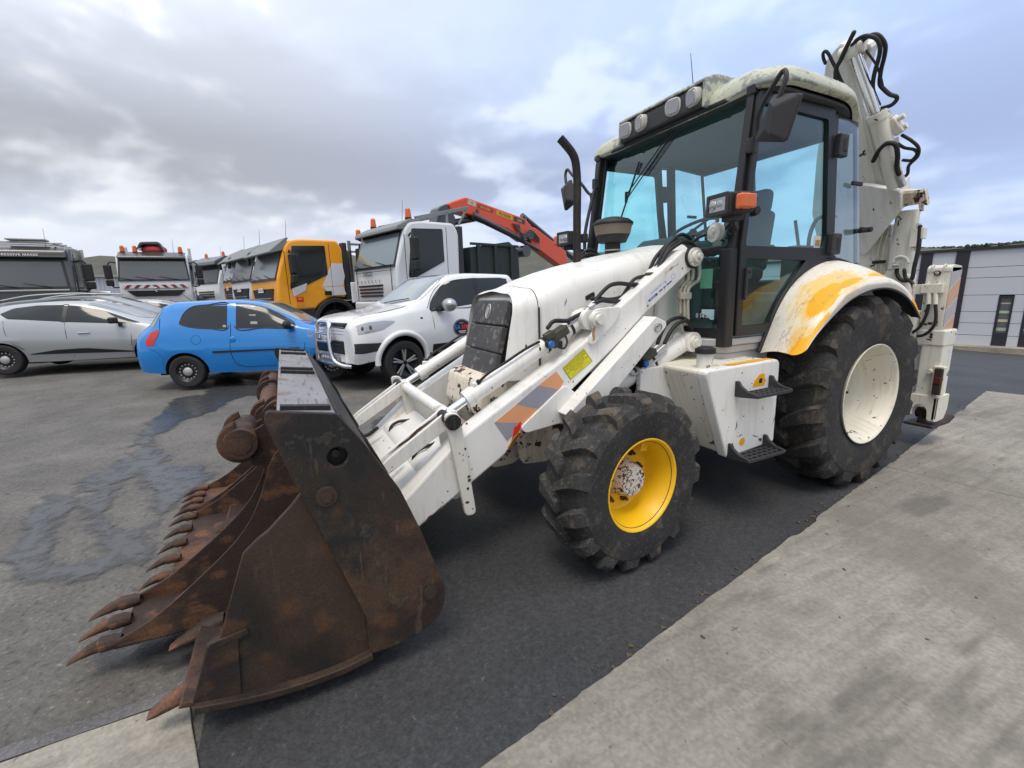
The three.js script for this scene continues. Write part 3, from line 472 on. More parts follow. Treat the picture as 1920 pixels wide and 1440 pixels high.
// ---- tyres
function tyreGeo(R, rimR, w, lugN, lugH, seed) {   // axis z, centred
  const h = w / 2, prof = [[rimR, -h * 0.80], [rimR + 0.02, -h * 0.9], [mix(rimR, R, 0.35), -h * 1.0], [mix(rimR, R, 0.66), -h * 0.985], [R - lugH - 0.035, -h * 0.91], [R - lugH - 0.008, -h * 0.80], [R - lugH, -h * 0.5], [R - lugH + 0.004, 0], [R - lugH, h * 0.5], [R - lugH - 0.008, h * 0.80], [R - lugH - 0.035, h * 0.91], [mix(rimR, R, 0.665), h * 0.985], [mix(rimR, R, 0.655), h * 1.0], [mix(rimR, R, 0.645), h * 0.99], [mix(rimR, R, 0.35), h * 1.0], [rimR + 0.02, h * 0.9], [rimR, h * 0.80]];
  const gs = [latheZ(prof, 96)], q = rng(seed), lugs = [];
  for (const s of [1, -1]) for (let i = 0; i < lugN; i++) {
    const a0 = ((i + (s > 0 ? 0 : 0.5)) / lugN) * 2 * Math.PI, n = 9, P = [], I = [], wear = 0.86 + q() * 0.16;
    for (let k = 0; k <= n; k++) {
      const t = k / n, z = s * mix(-0.03 * w, h * 0.985, t), th = a0 - 0.27 * (1 - t) * (1 - t * 0.35) * (w / R) * 1.05 - (t > 0.82 ? (t - 0.82) * 0.12 : 0);
      const drop = t > 0.72 ? Math.pow((t - 0.72) / 0.28, 2) * (R * 0.075) : 0, top = R * 0.9995 - drop + (q() - 0.5) * 0.004, bot = R - lugH - 0.02 - drop * 1.0 - (t > 0.72 ? 0.01 : 0), wt = (0.028 + 0.02 * t) * wear * (R / 0.5) * 0.9, wb = wt * 1.5 + 0.008;
      for (const [r, o] of [[bot, -wb], [top, -wt], [top, wt], [bot, wb]]) { const an = th + o / R; P.push(-Math.cos(an) * r, Math.sin(an) * r, z); }
    }
    for (let k = 0; k < n; k++) for (let e = 0; e < 3; e++) { const a = k * 4 + e, b = a + 4; s > 0 ? I.push(a, b, a + 1, a + 1, b, b + 1) : I.push(a, a + 1, b, a + 1, b + 1, b); }
    const c = n * 4; s > 0 ? I.push(c, c + 2, c + 1, c, c + 3, c + 2, 0, 1, 2, 0, 2, 3) : I.push(c, c + 1, c + 2, c, c + 2, c + 3, 0, 2, 1, 0, 3, 2);
    const g = new THREE.BufferGeometry(); g.setAttribute('position', new THREE.Float32BufferAttribute(P, 3)); g.setIndex(I); const q2 = g.toNonIndexed(); q2.computeVertexNormals(); q2.setAttribute('uv', new THREE.Float32BufferAttribute(new Float32Array(q2.attributes.position.count * 2), 2)); lugs.push(q2);
  }
  return [gs, lugs];
}
function frontWheel(s) {
  const W = sub(BL, 'front_wheel'); W.position.set(0, 0.492, 0); const inner = new THREE.Group();
  W.rotation.y = 0.09; W.position.z = s * 0.975 ;
  const F = (g) => (s > 0 ? g : mirZ(g));
  tyreGeo(0.494, 0.238, 0.33, 15, 0.040, 3).forEach((g, i) => part(W, i ? 'tread' : 'tyre', F(mergeGeometries(g.map(prep)).rotateZ(0.1)), i ? M.tread : M.tyre));
  part(W, 'rim', F(mg([latheZ([[0.236, -0.13], [0.25, -0.135], [0.256, -0.128], [0.24, -0.11], [0.225, -0.06], [0.222, 0.0], [0.226, 0.05], [0.236, 0.09], [0.243, 0.118], [0.254, 0.140], [0.262, 0.150], [0.256, 0.153], [0.246, 0.146], [0.236, 0.122], [0.225, 0.095], [0.212, 0.06], [0.205, 0.015], [0.20, -0.015], [0.185, -0.03], [0.11, -0.035], [0.06, -0.035]], 64), box(0.07, 0.185, 0.03, 0.05, 0.05, 0.06, 0.004).rotateZ(-0.15)])), M.yellow);
  part(W, 'hub', F(mg([latheZ([[0.0, 0.083], [0.075, 0.083], [0.083, 0.078], [0.086, 0.07], [0.092, 0.06], [0.098, 0.035], [0.1, 0.03], [0.105, -0.01], [0.11, -0.036]], 40), ...[0, 1, 2].map((i) => cyl([0.045 * Math.cos(i * 2.1 + 0.5), 0.045 * Math.sin(i * 2.1 + 0.5), 0.08], [0.045 * Math.cos(i * 2.1 + 0.5), 0.045 * Math.sin(i * 2.1 + 0.5), 0.09], 0.012, 0.011, 6))])), M.hub);
  part(W, 'wheel_nut', F(mg(Array.from({ length: 8 }, (_, i) => { const a = (i / 8) * 2 * Math.PI + 0.2, x = 0.145 * Math.cos(a), y = 0.145 * Math.sin(a); return [cyl([x, y, -0.036], [x, y, -0.018], 0.022, 0.019, 6), cyl([x, y, -0.02], [x, y, 0.006], 0.011, 0.01, 8)]; }))), M.rust);
}
function rearWheel(s) {
  const W = sub(BL, 'rear_wheel'); W.position.set(2.17, 0.712, s * 0.925); const F = (g) => (s > 0 ? g : mirZ(g));
  tyreGeo(0.715, 0.345, 0.455, 16, 0.052, 8).forEach((g, i) => part(W, i ? 'tread' : 'tyre', F(mergeGeometries(g.map(prep)).rotateZ(0.07)), i ? M.treadRear : M.tyre));
  part(W, 'rim', F(mg([latheZ([[0.345, -0.19], [0.362, -0.195], [0.35, -0.17], [0.33, -0.1], [0.325, 0.0], [0.33, 0.1], [0.34, 0.17], [0.352, 0.2], [0.365, 0.214], [0.371, 0.222], [0.366, 0.226], [0.354, 0.215], [0.338, 0.185], [0.325, 0.13], [0.318, 0.10], [0.312, 0.05], [0.29, 0.005], [0.272, -0.02], [0.262, -0.06], [0.245, -0.075], [0.16, -0.085], [0.1, -0.085]], 72)])), M.cream);
  part(W, 'hub', F(mg([latheZ([[0, -0.0], [0.09, -0.0], [0.11, -0.02], [0.13, -0.085]], 36)])), M.cream);
  part(W, 'wheel_nut', F(mg(Array.from({ length: 10 }, (_, i) => { const a = (i / 10) * 2 * Math.PI + 0.35, x = 0.205 * Math.cos(a), y = 0.205 * Math.sin(a); return [cyl([x, y, -0.083], [x, y, -0.06], 0.02, 0.018, 6), cyl([x, y, -0.06], [x, y, -0.03], 0.011, 0.01, 8)]; }))), M.blackSteel);
}
both(frontWheel); both(rearWheel);
// ---- chassis, axles
part(BL, 'chassis', [box(1.35, 0.72, 0.3, 3.7, 0.32, 0.08, 0.01), box(1.35, 0.72, -0.3, 3.7, 0.32, 0.08, 0.01), box(1.5, 0.66, 0, 1.9, 0.3, 0.5, 0.03), box(0.35, 0.9, 0, 1.1, 0.35, 0.6, 0.03)], M.plastic);
part(BL, 'front_axle', [box(0, 0.50, 0, 0.18, 0.17, 1.5, 0.05), cyl([0, 0.47, -0.82], [0, 0.47, 0.82], 0.085), new THREE.SphereGeometry(0.2, 24, 16).scale(0.9, 0.85, 1).translate(0.02, 0.48, 0.12), both2((s) => cyl([0, 0.30, s * 0.74], [0, 0.64, s * 0.72], 0.075))], M.dirty);
part(BL, 'rear_axle', [cyl([2.17, 0.7, -0.75], [2.17, 0.7, 0.75], 0.15), box(2.17, 0.7, 0, 0.45, 0.45, 0.5, 0.08)], M.plastic);
function both2(f) { return [f(1), f(-1)]; }
// nose weight below the grille, flaking
{
  const nose = rnd([[-0.60, 0.80], [-0.56, 1.0, 0.05], [-0.36, 1.03], [0.0, 0.99], [0.0, 0.86], [-0.30, 0.60, 0.06], [-0.52, 0.62, 0.06]], 0.03);
  part(BL, 'nose_frame', [ext(nose, -0.30, 0.30, 0.03), ext(rnd([[-0.57, 0.48], [-0.53, 0.66], [-0.30, 0.66], [-0.20, 0.48], [-0.3, 0.38], [-0.48, 0.38]], 0.05), -0.24, 0.24, 0.02)], M.chipped);
  part(BL, 'nose_bracket', [both2((s) => ext(rnd([[-0.35, 0.66], [0.05, 0.70], [0.05, 0.52], [-0.10, 0.40], [-0.32, 0.42]], 0.05), s * 0.34 - 0.015, s * 0.34 + 0.015, 0.004)), box(-0.12, 0.55, 0, 0.3, 0.2, 0.6, 0.03)], M.chipped);
}
// ---- hood
{
  const top = [[-0.325, 1.455], [-0.27, 1.505], [-0.19, 1.548], [0, 1.618], [0.16, 1.666], [0.35, 1.712], [0.54, 1.752], [0.75, 1.79], [0.95, 1.822], [1.06, 1.836]];
  const bot = [[-0.43, 0.985], [1.06, 0.985]];
  // section from side bottom up over the top: rounded shoulders
  const N = 40, sec = (x, v) => {
    const yt = lerpA(x, top), w = lerpA(x, [[-0.33, 0.335], [-0.25, 0.375], [-0.1, 0.40], [0.3, 0.415], [1.06, 0.43]]), r = 0.13, yb = 0.985, H = yt - r - yb, A = (Math.PI / 2) * r, Wt = w - r, L = H + A + Wt; let d = Math.abs(v * 2 - 1), sgn = v < 0.5 ? 1 : -1; d = (1 - d) * L;
    if (d < H) return [yb + d, sgn * w]; d -= H; if (d < A) { const t = d / r; return [yt - r + Math.sin(t) * r, sgn * (Wt + Math.cos(t) * r)]; } d -= A; return [yt + 0.018 * sst(0, Wt, d), sgn * (Wt - d)];
  };
  const g = grid(50, N * 2, (u, v) => { const x0 = -0.185 + u * 1.245; const [y, z] = sec(x0, v); return [x0, y, z]; });
  // front cap : hood nose rolling down to the grille
  const g2 = grid(10, N * 2, (u, v) => { const xs = -0.19 - 0.0; const [y, z] = sec(-0.19, v); const t = u, k = 1 - 0.16 * t * t; const yy = y - 0.03 * t * t * sst(1.2, 1.5, y), slope = (1.55 - y) * 0.30; return [xs - t * (0.135 + slope * 0.62) * (1), yy, z * (1 - 0.10 * t * t)]; });
  part(BL, 'hood', [rev(g), g2], M.white);
  part(BL, 'hood_seam', both2((s) => [cyl([-0.187, 0.99, s * 0.398], [-0.187, 1.43, s * 0.398], 0.004, 0.004, 6)]), M.black);
  // front face behind the grille
  part(BL, 'nose_panel', ext(rnd([[-0.30, 1.02], [-0.30, 1.49], [-0.2, 1.54], [-0.2, 1.02]].map((p) => p), 0.01), -0.3, 0.3, 0.01), M.white);
  const gl = (t) => [mix(-0.315, -0.462, t), mix(1.475, 0.985, t)];  // grille line from top to bottom
  const G = sub(BL, 'grille'); const bars = [[0.0, 0.32], [0.335, 0.66], [0.675, 1.0]];
  for (const [a, b] of bars) { const A = gl(a), Bq = gl(b), L = Math.hypot(A[0] - Bq[0], A[1] - Bq[1]); const w0 = mix(0.255, 0.275, a), w1 = mix(0.255, 0.275, b); const o = rnd([[-w0, 0, a === 0 ? 0.05 : 0.01], [w0, 0, a === 0 ? 0.05 : 0.01], [w1, -L, b === 1 ? 0.06 : 0.01], [-w1, -L, b === 1 ? 0.06 : 0.01]], 0.01); const q = ext(o, -0.03, 0.018, 0.01); q.applyMatrix4(new THREE.Matrix4().makeBasis(V(0, 0, 1), V(A[0] - Bq[0], A[1] - Bq[1], 0).normalize(), V(0, 0, 1).cross(V(A[0] - Bq[0], A[1] - Bq[1], 0).normalize())).setPosition(A[0], A[1], 0)); part(G, 'grille_panel', q, M.grille); }
  part(G, 'grille_back', ext([[-0.31, 1.46], [-0.25, 1.46], [-0.39, 0.995], [-0.445, 0.995]], -0.25, 0.25, 0.005), M.black);
  // round badge
  const bm = new THREE.Matrix4().makeBasis(V(0, 0, 1), V(0.287, 0.958, 0), V(-0.958, 0.287, 0)).setPosition(-0.353, 1.405, 0.0);
  const bd = [new THREE.TorusGeometry(0.04, 0.006, 8, 32).scale(0.78, 1.15, 1), ext([[-0.006, -0.032], [0.006, -0.032], [0.022, 0.03], [0.012, 0.03], [0, -0.012], [-0.012, 0.03], [-0.022, 0.03]], 0, 0.006, 0.001), cyl([0, -0.01, 0], [0, 0.034, 0.004], 0.004)].map((q) => prep(q).applyMatrix4(bm));
  part(G, 'badge', bd, M.alu);
  // air intake hole on the hood side
  part(BL, 'hood_handle_recess', both2((s) => ext(rnd([[0.155, 1.455, 0.02], [0.225, 1.485, 0.02], [0.215, 1.515, 0.02], [0.145, 1.485, 0.02]], 0.02), s * 0.41 - 0.006, s * 0.41 + 0.006, 0.002)), M.black);
}
// ---- exhaust stack and air pre-cleaner on the hood
part(BL, 'exhaust_pipe', [tube([[0.345, 1.66, 0.04], [0.345, 2.0, 0.04], [0.343, 2.33, 0.04], [0.32, 2.43, 0.04], [0.255, 2.50, 0.035], [0.215, 2.535, 0.03]], 0.0285, 60, 16), cyl([0.345, 1.655, 0.04], [0.345, 1.70, 0.04], 0.055, 0.04)], M.exhaust);
part(BL, 'exhaust_opening', [box(0.345, 1.697, 0.04, 0.17, 0.008, 0.12)], M.black);
{ const p = sub(BL, 'air_precleaner'), x = 0.70, z = 0.0;
  part(p, 'neck', [cyl([x, 1.74, z], [x, 1.93, z], 0.058), cyl([x, 1.87, z], [x, 1.925, z], 0.10, 0.125), cyl([x, 1.89, z], [x, 1.90, z], 0.063)], M.rubber);
  part(p, 'bowl', [cyl([x, 1.925, z], [x, 2.005, z], 0.128, 0.145, 32)], M.beigeBowl);
  part(p, 'lid', [new THREE.LatheGeometry([[0, 2.055], [0.06, 2.052], [0.12, 2.035], [0.15, 2.012], [0.148, 1.995], [0.13, 1.99]].map((q) => new THREE.Vector2(...q)), 36).translate(x, 0, z)], M.rubber);
  part(p, 'clamp', [cyl([x, 1.81, z], [x, 1.82, z], 0.061)], M.alu); }
// ---- loader arms
const armPts = rnd([[0.80, 1.775, 0.05], [0.90, 1.755, 0.07], [0.925, 1.68, 0.07], [0.871, 1.645, 0.03], [0.454, 1.357], [0.271, 1.204], [-0.153, 0.90], [-0.45, 0.745], [-0.54, 0.63, 0.05], [-1.073, 0.318], [-1.24, 0.222, 0.06], [-1.37, 0.24, 0.1], [-1.36, 0.36, 0.1], [-1.13, 0.50], [-0.814, 0.769], [-0.62, 0.879], [-0.199, 1.109], [0.10, 1.285, 0.08], [0.23, 1.40, 0.05]], 0.02);
const braPts = rnd([[0.015, 1.36, 0.05], [0.06, 1.415, 0.03], [0.25, 1.422, 0.03], [0.215, 1.335], [0.05, 1.205, 0.03], [0.012, 1.205, 0.02], [0.018, 1.255, 0.03], [0.05, 1.285, 0.02], [0.03, 1.325, 0.03]], 0.03);
const lowPts = rnd([[-0.465, 0.765, 0.03], [-0.16, 0.98, 0.03], [-0.08, 0.92], [-0.05, 0.80], [-0.10, 0.735, 0.03], [-0.2, 0.75], [-0.43, 0.728, 0.04]], 0.02);
const strutPts = rnd([[0.444, 1.353, 0.01], [0.528, 1.318, 0.03], [0.535, 1.29, 0.02], [0.506, 1.262, 0.02], [-0.062, 0.741, 0.02], [-0.103, 0.735, 0.02], [-0.211, 0.825, 0.005]], 0.01);
function loaderArm(s) {
  const A = sub(BL, 'loader_arm'), F = (g) => (s > 0 ? mg(g) : mirZ(mg(g)));
  part(A, 'arm_beam', F([ext(armPts, 0.48, 0.62, 0.012)]), M.white);
  part(A, 'cylinder_bracket', F([ext(braPts, 0.618, 0.642, 0.005), ext(braPts, 0.455, 0.478, 0.004)]), M.white);
  part(A, 'lift_bracket', F([ext(lowPts, 0.619, 0.634, 0.004)]), M.white);
  // U-shaped safety strut stowed against the arm
  const tpl = [strutPts[0], strutPts[1]];
  part(A, 'safety_strut', F([ext(strutPts, 0.715, 0.735, 0.006), ext(rnd([[0.444, 1.353, 0.005], [-0.211, 0.825, 0.005], [-0.199, 0.81, 0.004], [0.45, 1.338, 0.004]], 0.004), 0.625, 0.72, 0.003), ext(rnd([[0.506, 1.262, 0.005], [-0.062, 0.741, 0.005], [-0.072, 0.752, 0.004], [0.498, 1.278, 0.004]], 0.004), 0.625, 0.72, 0.003)]), M.white);
  part(A, 'pin', F([cyl([0.86, 1.715, 0.60], [0.86, 1.715, 0.65], 0.062, 0.06, 28), cyl([0.862, 1.716, 0.65], [0.862, 1.716, 0.672], 0.042, 0.038, 24), cyl([0.864, 1.718, 0.67], [0.864, 1.718, 0.69], 0.02, 0.02, 6)]), M.dirty); part(A, 'pin', F([cyl([0.065, 1.352, 0.63], [0.065, 1.352, 0.66], 0.047, 0.044, 24), cyl([0.065, 1.352, 0.66], [0.065, 1.352, 0.685], 0.03, 0.028, 20)]), M.dirty); part(A, 'pin', F([cyl([-0.115, 0.80, 0.60], [-0.115, 0.80, 0.70], 0.04, 0.04, 20)]), M.dirty);
  part(A, 'pin_collar', F([cyl([0.86, 1.715, 0.615], [0.86, 1.715, 0.635], 0.072, 0.072, 28)]), M.black); part(A, 'pin_collar', F([cyl([-0.115, 0.80, 0.64], [-0.115, 0.80, 0.68], 0.055, 0.055, 20)]), M.black);
  part(A, 'lynch_ring', F([new THREE.TorusGeometry(0.026, 0.004, 6, 20).rotateX(0.3).translate(0.458, 1.283, 0.742), cyl([0.45, 1.30, 0.735], [0.45, 1.30, 0.755], 0.012)]), M.steel);
  // reflective bands
  const band = (a, m) => part(A, 'reflective_band', F([ext(a, 0.6205, 0.6225, 0)]), m);
  const e1 = (t) => [mix(-0.60, -0.19, t) - 0.005, mix(0.845, 1.075, t)], e2 = (t) => [mix(-0.46, -0.175, t), mix(0.73, 0.96, t)];
  band([[-0.335, 0.995], [-0.213, 1.065], [-0.161, 1.0], [-0.19, 0.955]], M.orangeRefl);
  band([[-0.478, 0.905], [-0.337, 0.993], [-0.192, 0.953], [-0.33, 0.855]], M.greyRefl);
  band([[-0.618, 0.822], [-0.48, 0.903], [-0.332, 0.853], [-0.43, 0.785]], M.orangeRefl);
  band([[-0.62, 0.82], [-0.432, 0.783], [-0.46, 0.765], [-0.545, 0.70]], M.greyRefl);
  if (s > 0) {
    part(A, 'paint_splash', [ext(rough([[-0.50, 0.775], [-0.455, 0.80], [-0.45, 0.765], [-0.475, 0.74], [-0.515, 0.70], [-0.505, 0.745]], 0.008, 0.006, 3), 0.6228, 0.6240, 0)], M.redPaint);
    part(A, 'worn_patch', [ext(rough([[-0.545, 0.66], [-0.49, 0.735], [-0.455, 0.745], [-0.47, 0.71], [-0.52, 0.655]], 0.01, 0.006, 4), 0.6228, 0.6240, 0)], M.yellowPaint);
    const sg = canvasTex(512, 384, (g, w, h) => { g.fillStyle = '#d8cf1e'; g.fillRect(0, 0, w, h); g.strokeStyle = '#1b1a10'; g.lineWidth = 8; g.strokeRect(8, 8, w - 16, h - 16); g.fillStyle = '#1b1a10'; g.textAlign = 'center'; g.font = 'bold 46px serif'; ['DEFENSE DE CIRCULER', 'OU DE STATIONNER', 'DANS LA ZONE', "D' EVOLUTION DE LA", 'MACHINE'].forEach((t, i) => g.fillText(t, w / 2, 68 + i * 54, w - 50)); g.fillRect(60, 318, 120, 6); g.fillRect(340, 318, 120, 6); g.font = 'bold 30px serif'; g.fillText('AA-A550', w / 2, 340); });
    const c = [[-0.167, 1.081], [-0.018, 1.183], [0.049, 1.101], [-0.114, 1.004]]; // tl,tr,br,bl
    const pg = new THREE.BufferGeometry(); pg.setAttribute('position', new THREE.Float32BufferAttribute([c[3], c[2], c[1], c[0]].flatMap((p) => [p[0], p[1], 0.6225]), 3)); pg.setAttribute('uv', new THREE.Float32BufferAttribute([0, 0, 1, 0, 1, 1, 0, 1], 2)); pg.setIndex([0, 1, 2, 0, 2, 3]); pg.computeVertexNormals();
    part(A, 'warning_plate', pg, std({ map: sg, roughness: 0.5 }), 'yellow plate with black warning text', true);
    const lb = canvasTex(512, 128, (g, w, h) => { g.fillStyle = '#dcdde2'; g.fillRect(0, 0, w, h); g.fillStyle = '#3c4a86'; g.font = 'italic 30px sans-serif'; g.fillText('AUTOMOTIVE  LTD.', 90, 44); g.fillRect(20, 74, 150, 30); g.fillStyle = '#dcdde2'; g.font = 'bold 24px sans-serif'; g.fillText('PARKER', 44, 98); g.fillStyle = '#2c3566'; g.fillRect(200, 78, 60, 18); g.fillRect(275, 78, 40, 18); g.fillRect(330, 78, 90, 18); g.beginPath(); g.arc(460, 52, 28, 0, 7); g.lineWidth = 5; g.strokeStyle = '#8c93b8'; g.stroke(); });
    const d = [[0.45, 1.475], [0.70, 1.632], [0.735, 1.577], [0.487, 1.42]], qg = new THREE.BufferGeometry(); qg.setAttribute('position', new THREE.Float32BufferAttribute([d[3], d[2], d[1], d[0]].flatMap((p) => [p[0], p[1], 0.6215]), 3)); qg.setAttribute('uv', new THREE.Float32BufferAttribute([0, 0, 1, 0, 1, 1, 0, 1], 2)); qg.setIndex([0, 1, 2, 0, 2, 3]); qg.computeVertexNormals();
    part(A, 'maker_label', qg, std({ map: lb, roughness: 0.4 }), null, true);
  }
  // lift cylinder under the arm
  const L = sub(BL, 'lift_cylinder');
  part(L, 'barrel', F([cyl([0.88, 1.145, 0.56], [0.20, 0.885, 0.56], 0.062, 0.062, 28), cyl([0.90, 1.152, 0.50], [0.90, 1.152, 0.635], 0.068, 0.068, 28), cyl([0.23, 0.897, 0.56], [0.19, 0.882, 0.56], 0.068, 0.068, 28)]), M.white);
  part(L, 'rod', F([cyl([0.2, 0.885, 0.56], [-0.1, 0.79, 0.56], 0.032, 0.032, 20)]), M.chrome);
  part(L, 'pin', F([cyl([0.90, 1.152, 0.63], [0.90, 1.152, 0.66], 0.045, 0.042, 24), cyl([0.90, 1.152, 0.66], [0.90, 1.152, 0.675], 0.028, 0.026, 20)]), M.dirty);
  // tilt cylinder above it
  const T = sub(BL, 'tilt_cylinder'); const p0 = [0.045, 1.345, 0.51], p1 = [-0.70, 0.955, 0.495];
  part(T, 'barrel', F([cyl(p0, p1, 0.047, 0.047, 28), cyl(p1, [-0.735, 0.937, 0.494], 0.055, 0.053, 28), cyl([-0.685, 0.963, 0.495], [-0.70, 0.955, 0.495], 0.055, 0.055, 28), cyl([0.05, 1.348, 0.47], [0.05, 1.348, 0.6], 0.06, 0.06, 24), cyl([-0.655, 0.98, 0.495], [-0.67, 1.015, 0.50], 0.028, 0.022, 14), box(-0.668, 1.02, 0.50, 0.05, 0.03, 0.04, 0.006)]), M.white);
  part(T, 'rod', F([cyl([-0.73, 0.94, 0.494], [-0.84, 0.882, 0.492], 0.026, 0.026, 24)]), M.chrome);
  part(T, 'feed_pipe', F([tube([[-0.665, 1.03, 0.51], [-0.60, 1.085, 0.53], [-0.493, 1.137, 0.535], [-0.375, 1.198, 0.54], [-0.273, 1.238, 0.54]], 0.0085, 30), cyl([-0.665, 1.02, 0.505], [-0.655, 1.045, 0.515], 0.014)]), M.exhaust);
  part(T, 'valve_block', F([box(0, 0, 0, 0.15, 0.055, 0.07, 0.006).rotateZ(0.48).translate(-0.15, 1.268, 0.53), box(0, 0, 0, 0.06, 0.04, 0.05, 0.004).rotateZ(0.48).translate(-0.21, 1.27, 0.545)]), M.olive);
  part(T, 'valve_plug', F([cyl([-0.22, 1.222, 0.545], [-0.20, 1.222, 0.60], 0.028, 0.026, 16), box(-0.17, 1.215, 0.555, 0.07, 0.04, 0.05, 0.008)]), M.black);
  part(T, 'plug_cap', F([cyl([-0.232, 1.222, 0.598], [-0.228, 1.222, 0.612], 0.022, 0.02, 12)]), M.blueCap);
  const strap = (t) => { const c = [mix(p0[0], p1[0], t), mix(p0[1], p1[1], t), mix(p0[2], p1[2], t)], d = 0.008; return cyl([c[0] - d, c[1] - d * 0.53, c[2]], [c[0] + d, c[1] + d * 0.53, c[2]], 0.0505, 0.0505, 24); };
  [0.12, 0.28, 0.35].forEach((t) => part(T, 'strap', F([strap(t)]), M.rubber));
  part(T, 'wire', F([...capTube(cordTilt.map((p) => [p[0], p[1], p[2] - 0.02]), 0.013, 30), ...capTube([[-0.17, 1.20, 0.57], [-0.13, 1.19, 0.58], [-0.10, 1.22, 0.57], [-0.10, 1.27, 0.55]], 0.006, 20)]), M.rubber);
  part(L, 'valve_block', F([box(0, 0, 0, 0.13, 0.05, 0.07, 0.006).rotateZ(0.42).translate(0.50, 1.092, 0.60), box(0, 0, 0, 0.05, 0.045, 0.06, 0.004).rotateZ(0.42).translate(0.44, 1.075, 0.60)]), M.olive);
  part(L, 'valve_plug', F([cyl([0.44, 1.05, 0.61], [0.45, 1.05, 0.66], 0.026, 0.024, 16), box(0.40, 1.05, 0.60, 0.08, 0.035, 0.04, 0.006)]), M.black);
  part(L, 'plug_cap', F([cyl([0.44, 1.05, 0.658], [0.44, 1.05, 0.672], 0.02, 0.018, 12)]), M.blueCap);
  part(L, 'feed_pipe', F([tube([[0.36, 1.04, 0.61], [0.33, 1.01, 0.62], [0.36, 0.985, 0.63], [0.45, 1.01, 0.64], [0.58, 1.07, 0.63], [0.66, 1.11, 0.62]], 0.007, 40), cyl([0.52, 1.10, 0.60], [0.60, 1.15, 0.60], 0.012), cyl([0.54, 1.09, 0.62], [0.64, 1.15, 0.62], 0.012)]), M.steel);
  [0.45, 0.62, 0.68].forEach((t) => { const c = [mix(0.88, 0.2, t), mix(1.145, 0.885, t)]; part(L, 'strap', F([cyl([c[0] - 0.008, c[1] - 0.003, 0.56], [c[0] + 0.008, c[1] + 0.003, 0.56], 0.066, 0.066, 24)]), M.rubber); });
  const R = (n, p, r) => part(BL, n, F(capTube(p, r, p.length * 8)), n === 'hard_pipe' ? M.pipe : M.rubber);
  [hoseA, hoseB].forEach((p) => R('hydraulic_hose', p, 0.0135)); R('hydraulic_hose', hoseC, 0.013); R('hydraulic_hose', hoseD, 0.013); R('hydraulic_hose', hoseE, 0.013);
  R('hydraulic_hose', hoseB.map((p, i) => [p[0] + 0.01, p[1] + 0.03 - 0.02 * Math.sin(i), p[2] - 0.035]), 0.012);
  [pipeA, pipeB, pipeC].forEach((p) => R('hard_pipe', p, 0.0125));
  part(BL, 'pipe_clamp', F([box(0.85, 1.465, 0.575, 0.10, 0.045, 0.04, 0.005)]), M.pipe);
  part(BL, 'hose_tie', F([box(0.565, 1.60, 0.545, 0.05, 0.05, 0.06, 0.01)]), M.olive);
  part(BL, 'hose_fitting', F([cyl([0.06, 1.40, 0.53], [0.125, 1.448, 0.53], 0.014), cyl([0.05, 1.40, 0.55], [0.115, 1.438, 0.55], 0.014), cyl([0.075, 1.41, 0.53], [0.09, 1.42, 0.53], 0.02, 0.02, 6), cyl([0.07, 1.415, 0.55], [0.083, 1.423, 0.55], 0.02, 0.02, 6), tube([[-0.08, 1.30, 0.54], [-0.03, 1.35, 0.55], [0.02, 1.38, 0.55], [0.06, 1.40, 0.54]], 0.008, 16)]), M.steel);
  // post carrying the arm pivot
  part(BL, 'arm_post', F([ext(rnd([[0.78, 1.76], [0.95, 1.77], [0.99, 0.95], [0.66, 0.95]], 0.04), 0.43, 0.47, 0.006)]), M.white);
}
both(loaderArm);
